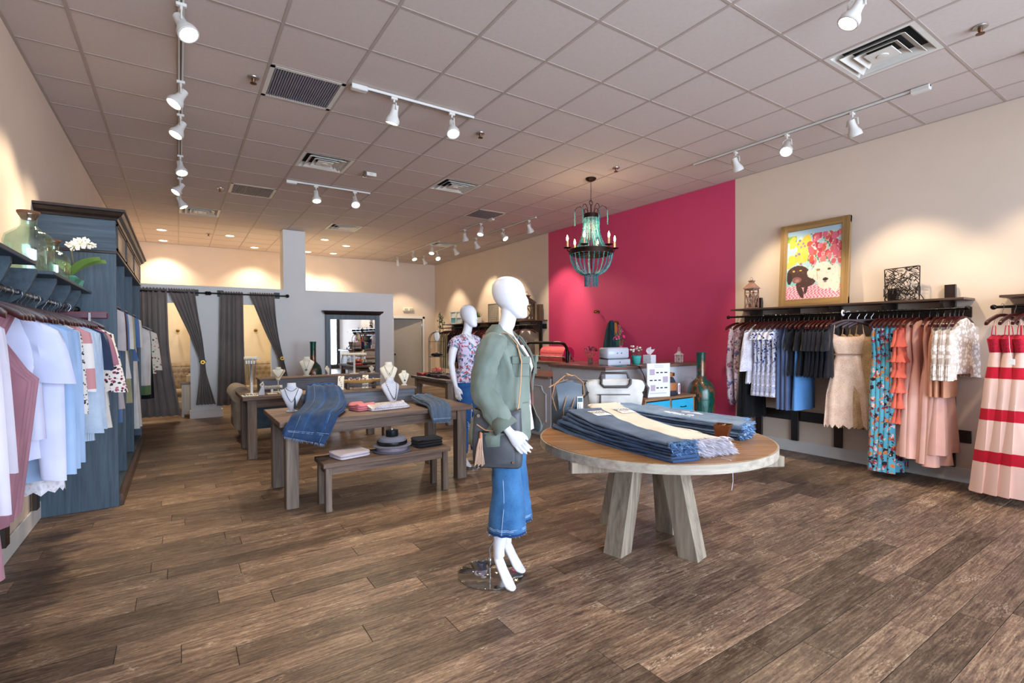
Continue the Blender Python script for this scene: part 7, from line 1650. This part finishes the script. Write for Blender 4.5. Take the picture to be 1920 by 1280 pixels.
part('leaves', sm2, plain('succulent green', '5a7a5a', .6), t)
t = thing('greenery_swag', 'dark green leafy swag hanging from the left end of the far rack', 'plant', (XR-.34, 12.95, 0)); vm = MB(); rg = random.Random(6)
pth = [Vector((0, -.05, 1.15)), Vector((0, -.02, 1.5)), Vector((0, .06, 1.85)), Vector((0, .0, 2.15)), Vector((0, -.12, 1.9)), Vector((0, -.2, 1.6)), Vector((.02, -.22, 1.35))]
for k in range(220):
    q = rg.random()*(len(pth)-1.001); i = int(q); p = pth[i].lerp(pth[i+1], q-i)+Vector((rg.uniform(-.05, .05), rg.uniform(-.06, .06), rg.uniform(-.05, .05))); d = Vector((rg.uniform(-1, 1), rg.uniform(-1, 1), rg.uniform(-1, .6))).normalized()*rg.uniform(.05, .09); s_ = d.cross(Vector((0, 0, 1))).normalized()*.02
    vm.add([p, p+d*.5+s_, p+d, p+d*.5-s_], [(0, 1, 2, 3)])
part('leaves', vm, plain('dark swag green', '33502f', .6, var=.3), t); part('vine', MB().tube(pth, .008, 6), plain('swag stem', '3f4a2c', .7), t, True)
t = thing('wooden_block', 'small dark wooden block at the right end of the far shelf', 'block', (XR-.12, 8.53, SZ)); part('block', MB().bbox(-.05, .05, -.05, .05, 0, .33, .004), plain('dark wooden block', '4a3626', .6), t)
t = thing('easel_card', 'tilted white easel card between the mannequin head and the grass pot', 'card', (XR-.14, 11.55, SZ), R(-70)); part('card', MB().loft([[(-.12, -.02, 0), (.12, -.02, 0), (.12, -.01, 0), (-.12, -.01, 0)], [(-.12, .06, .3), (.12, .06, .3), (.12, .07, .3), (-.12, .07, .3)]]), plain('cream card', 'd9c8a4', .7), t); part('prop', MB().tube([(0, .06, .25), (0, .12, 0)], .004, 5), plain('dark wire', '5a544e', .5), t)
# ================================================================== labels that count along a row of like things
bpy.context.view_layer.update()
ORD = ['first', 'second', 'third', 'fourth', 'fifth', 'sixth', 'seventh', 'eighth', 'ninth', 'tenth', 'eleventh', 'twelfth']
by = {}
for o in S.objects:
    if o.parent is None and o.get('label') and o.get('category'): by.setdefault(o['label'], []).append(o)
for lb, L in by.items():
    if len(L) < 2: continue
    stack = 'folded' in L[0].name
    if stack: L.sort(key=lambda o: min((o.matrix_world @ ch.matrix_local @ Vector(b_)).z for ch in o.children for b_ in ch.bound_box)); tail = 'from the bottom'
    else: L.sort(key=lambda o: math.atan2(o.location.x, o.location.y)); tail = 'from the left'
    for i, o in enumerate(L):
        wd = lb.split()
        o['label'] = ' '.join(wd[:12]).rstrip(',')+', '+ORD[min(i, 11)]+' '+tail
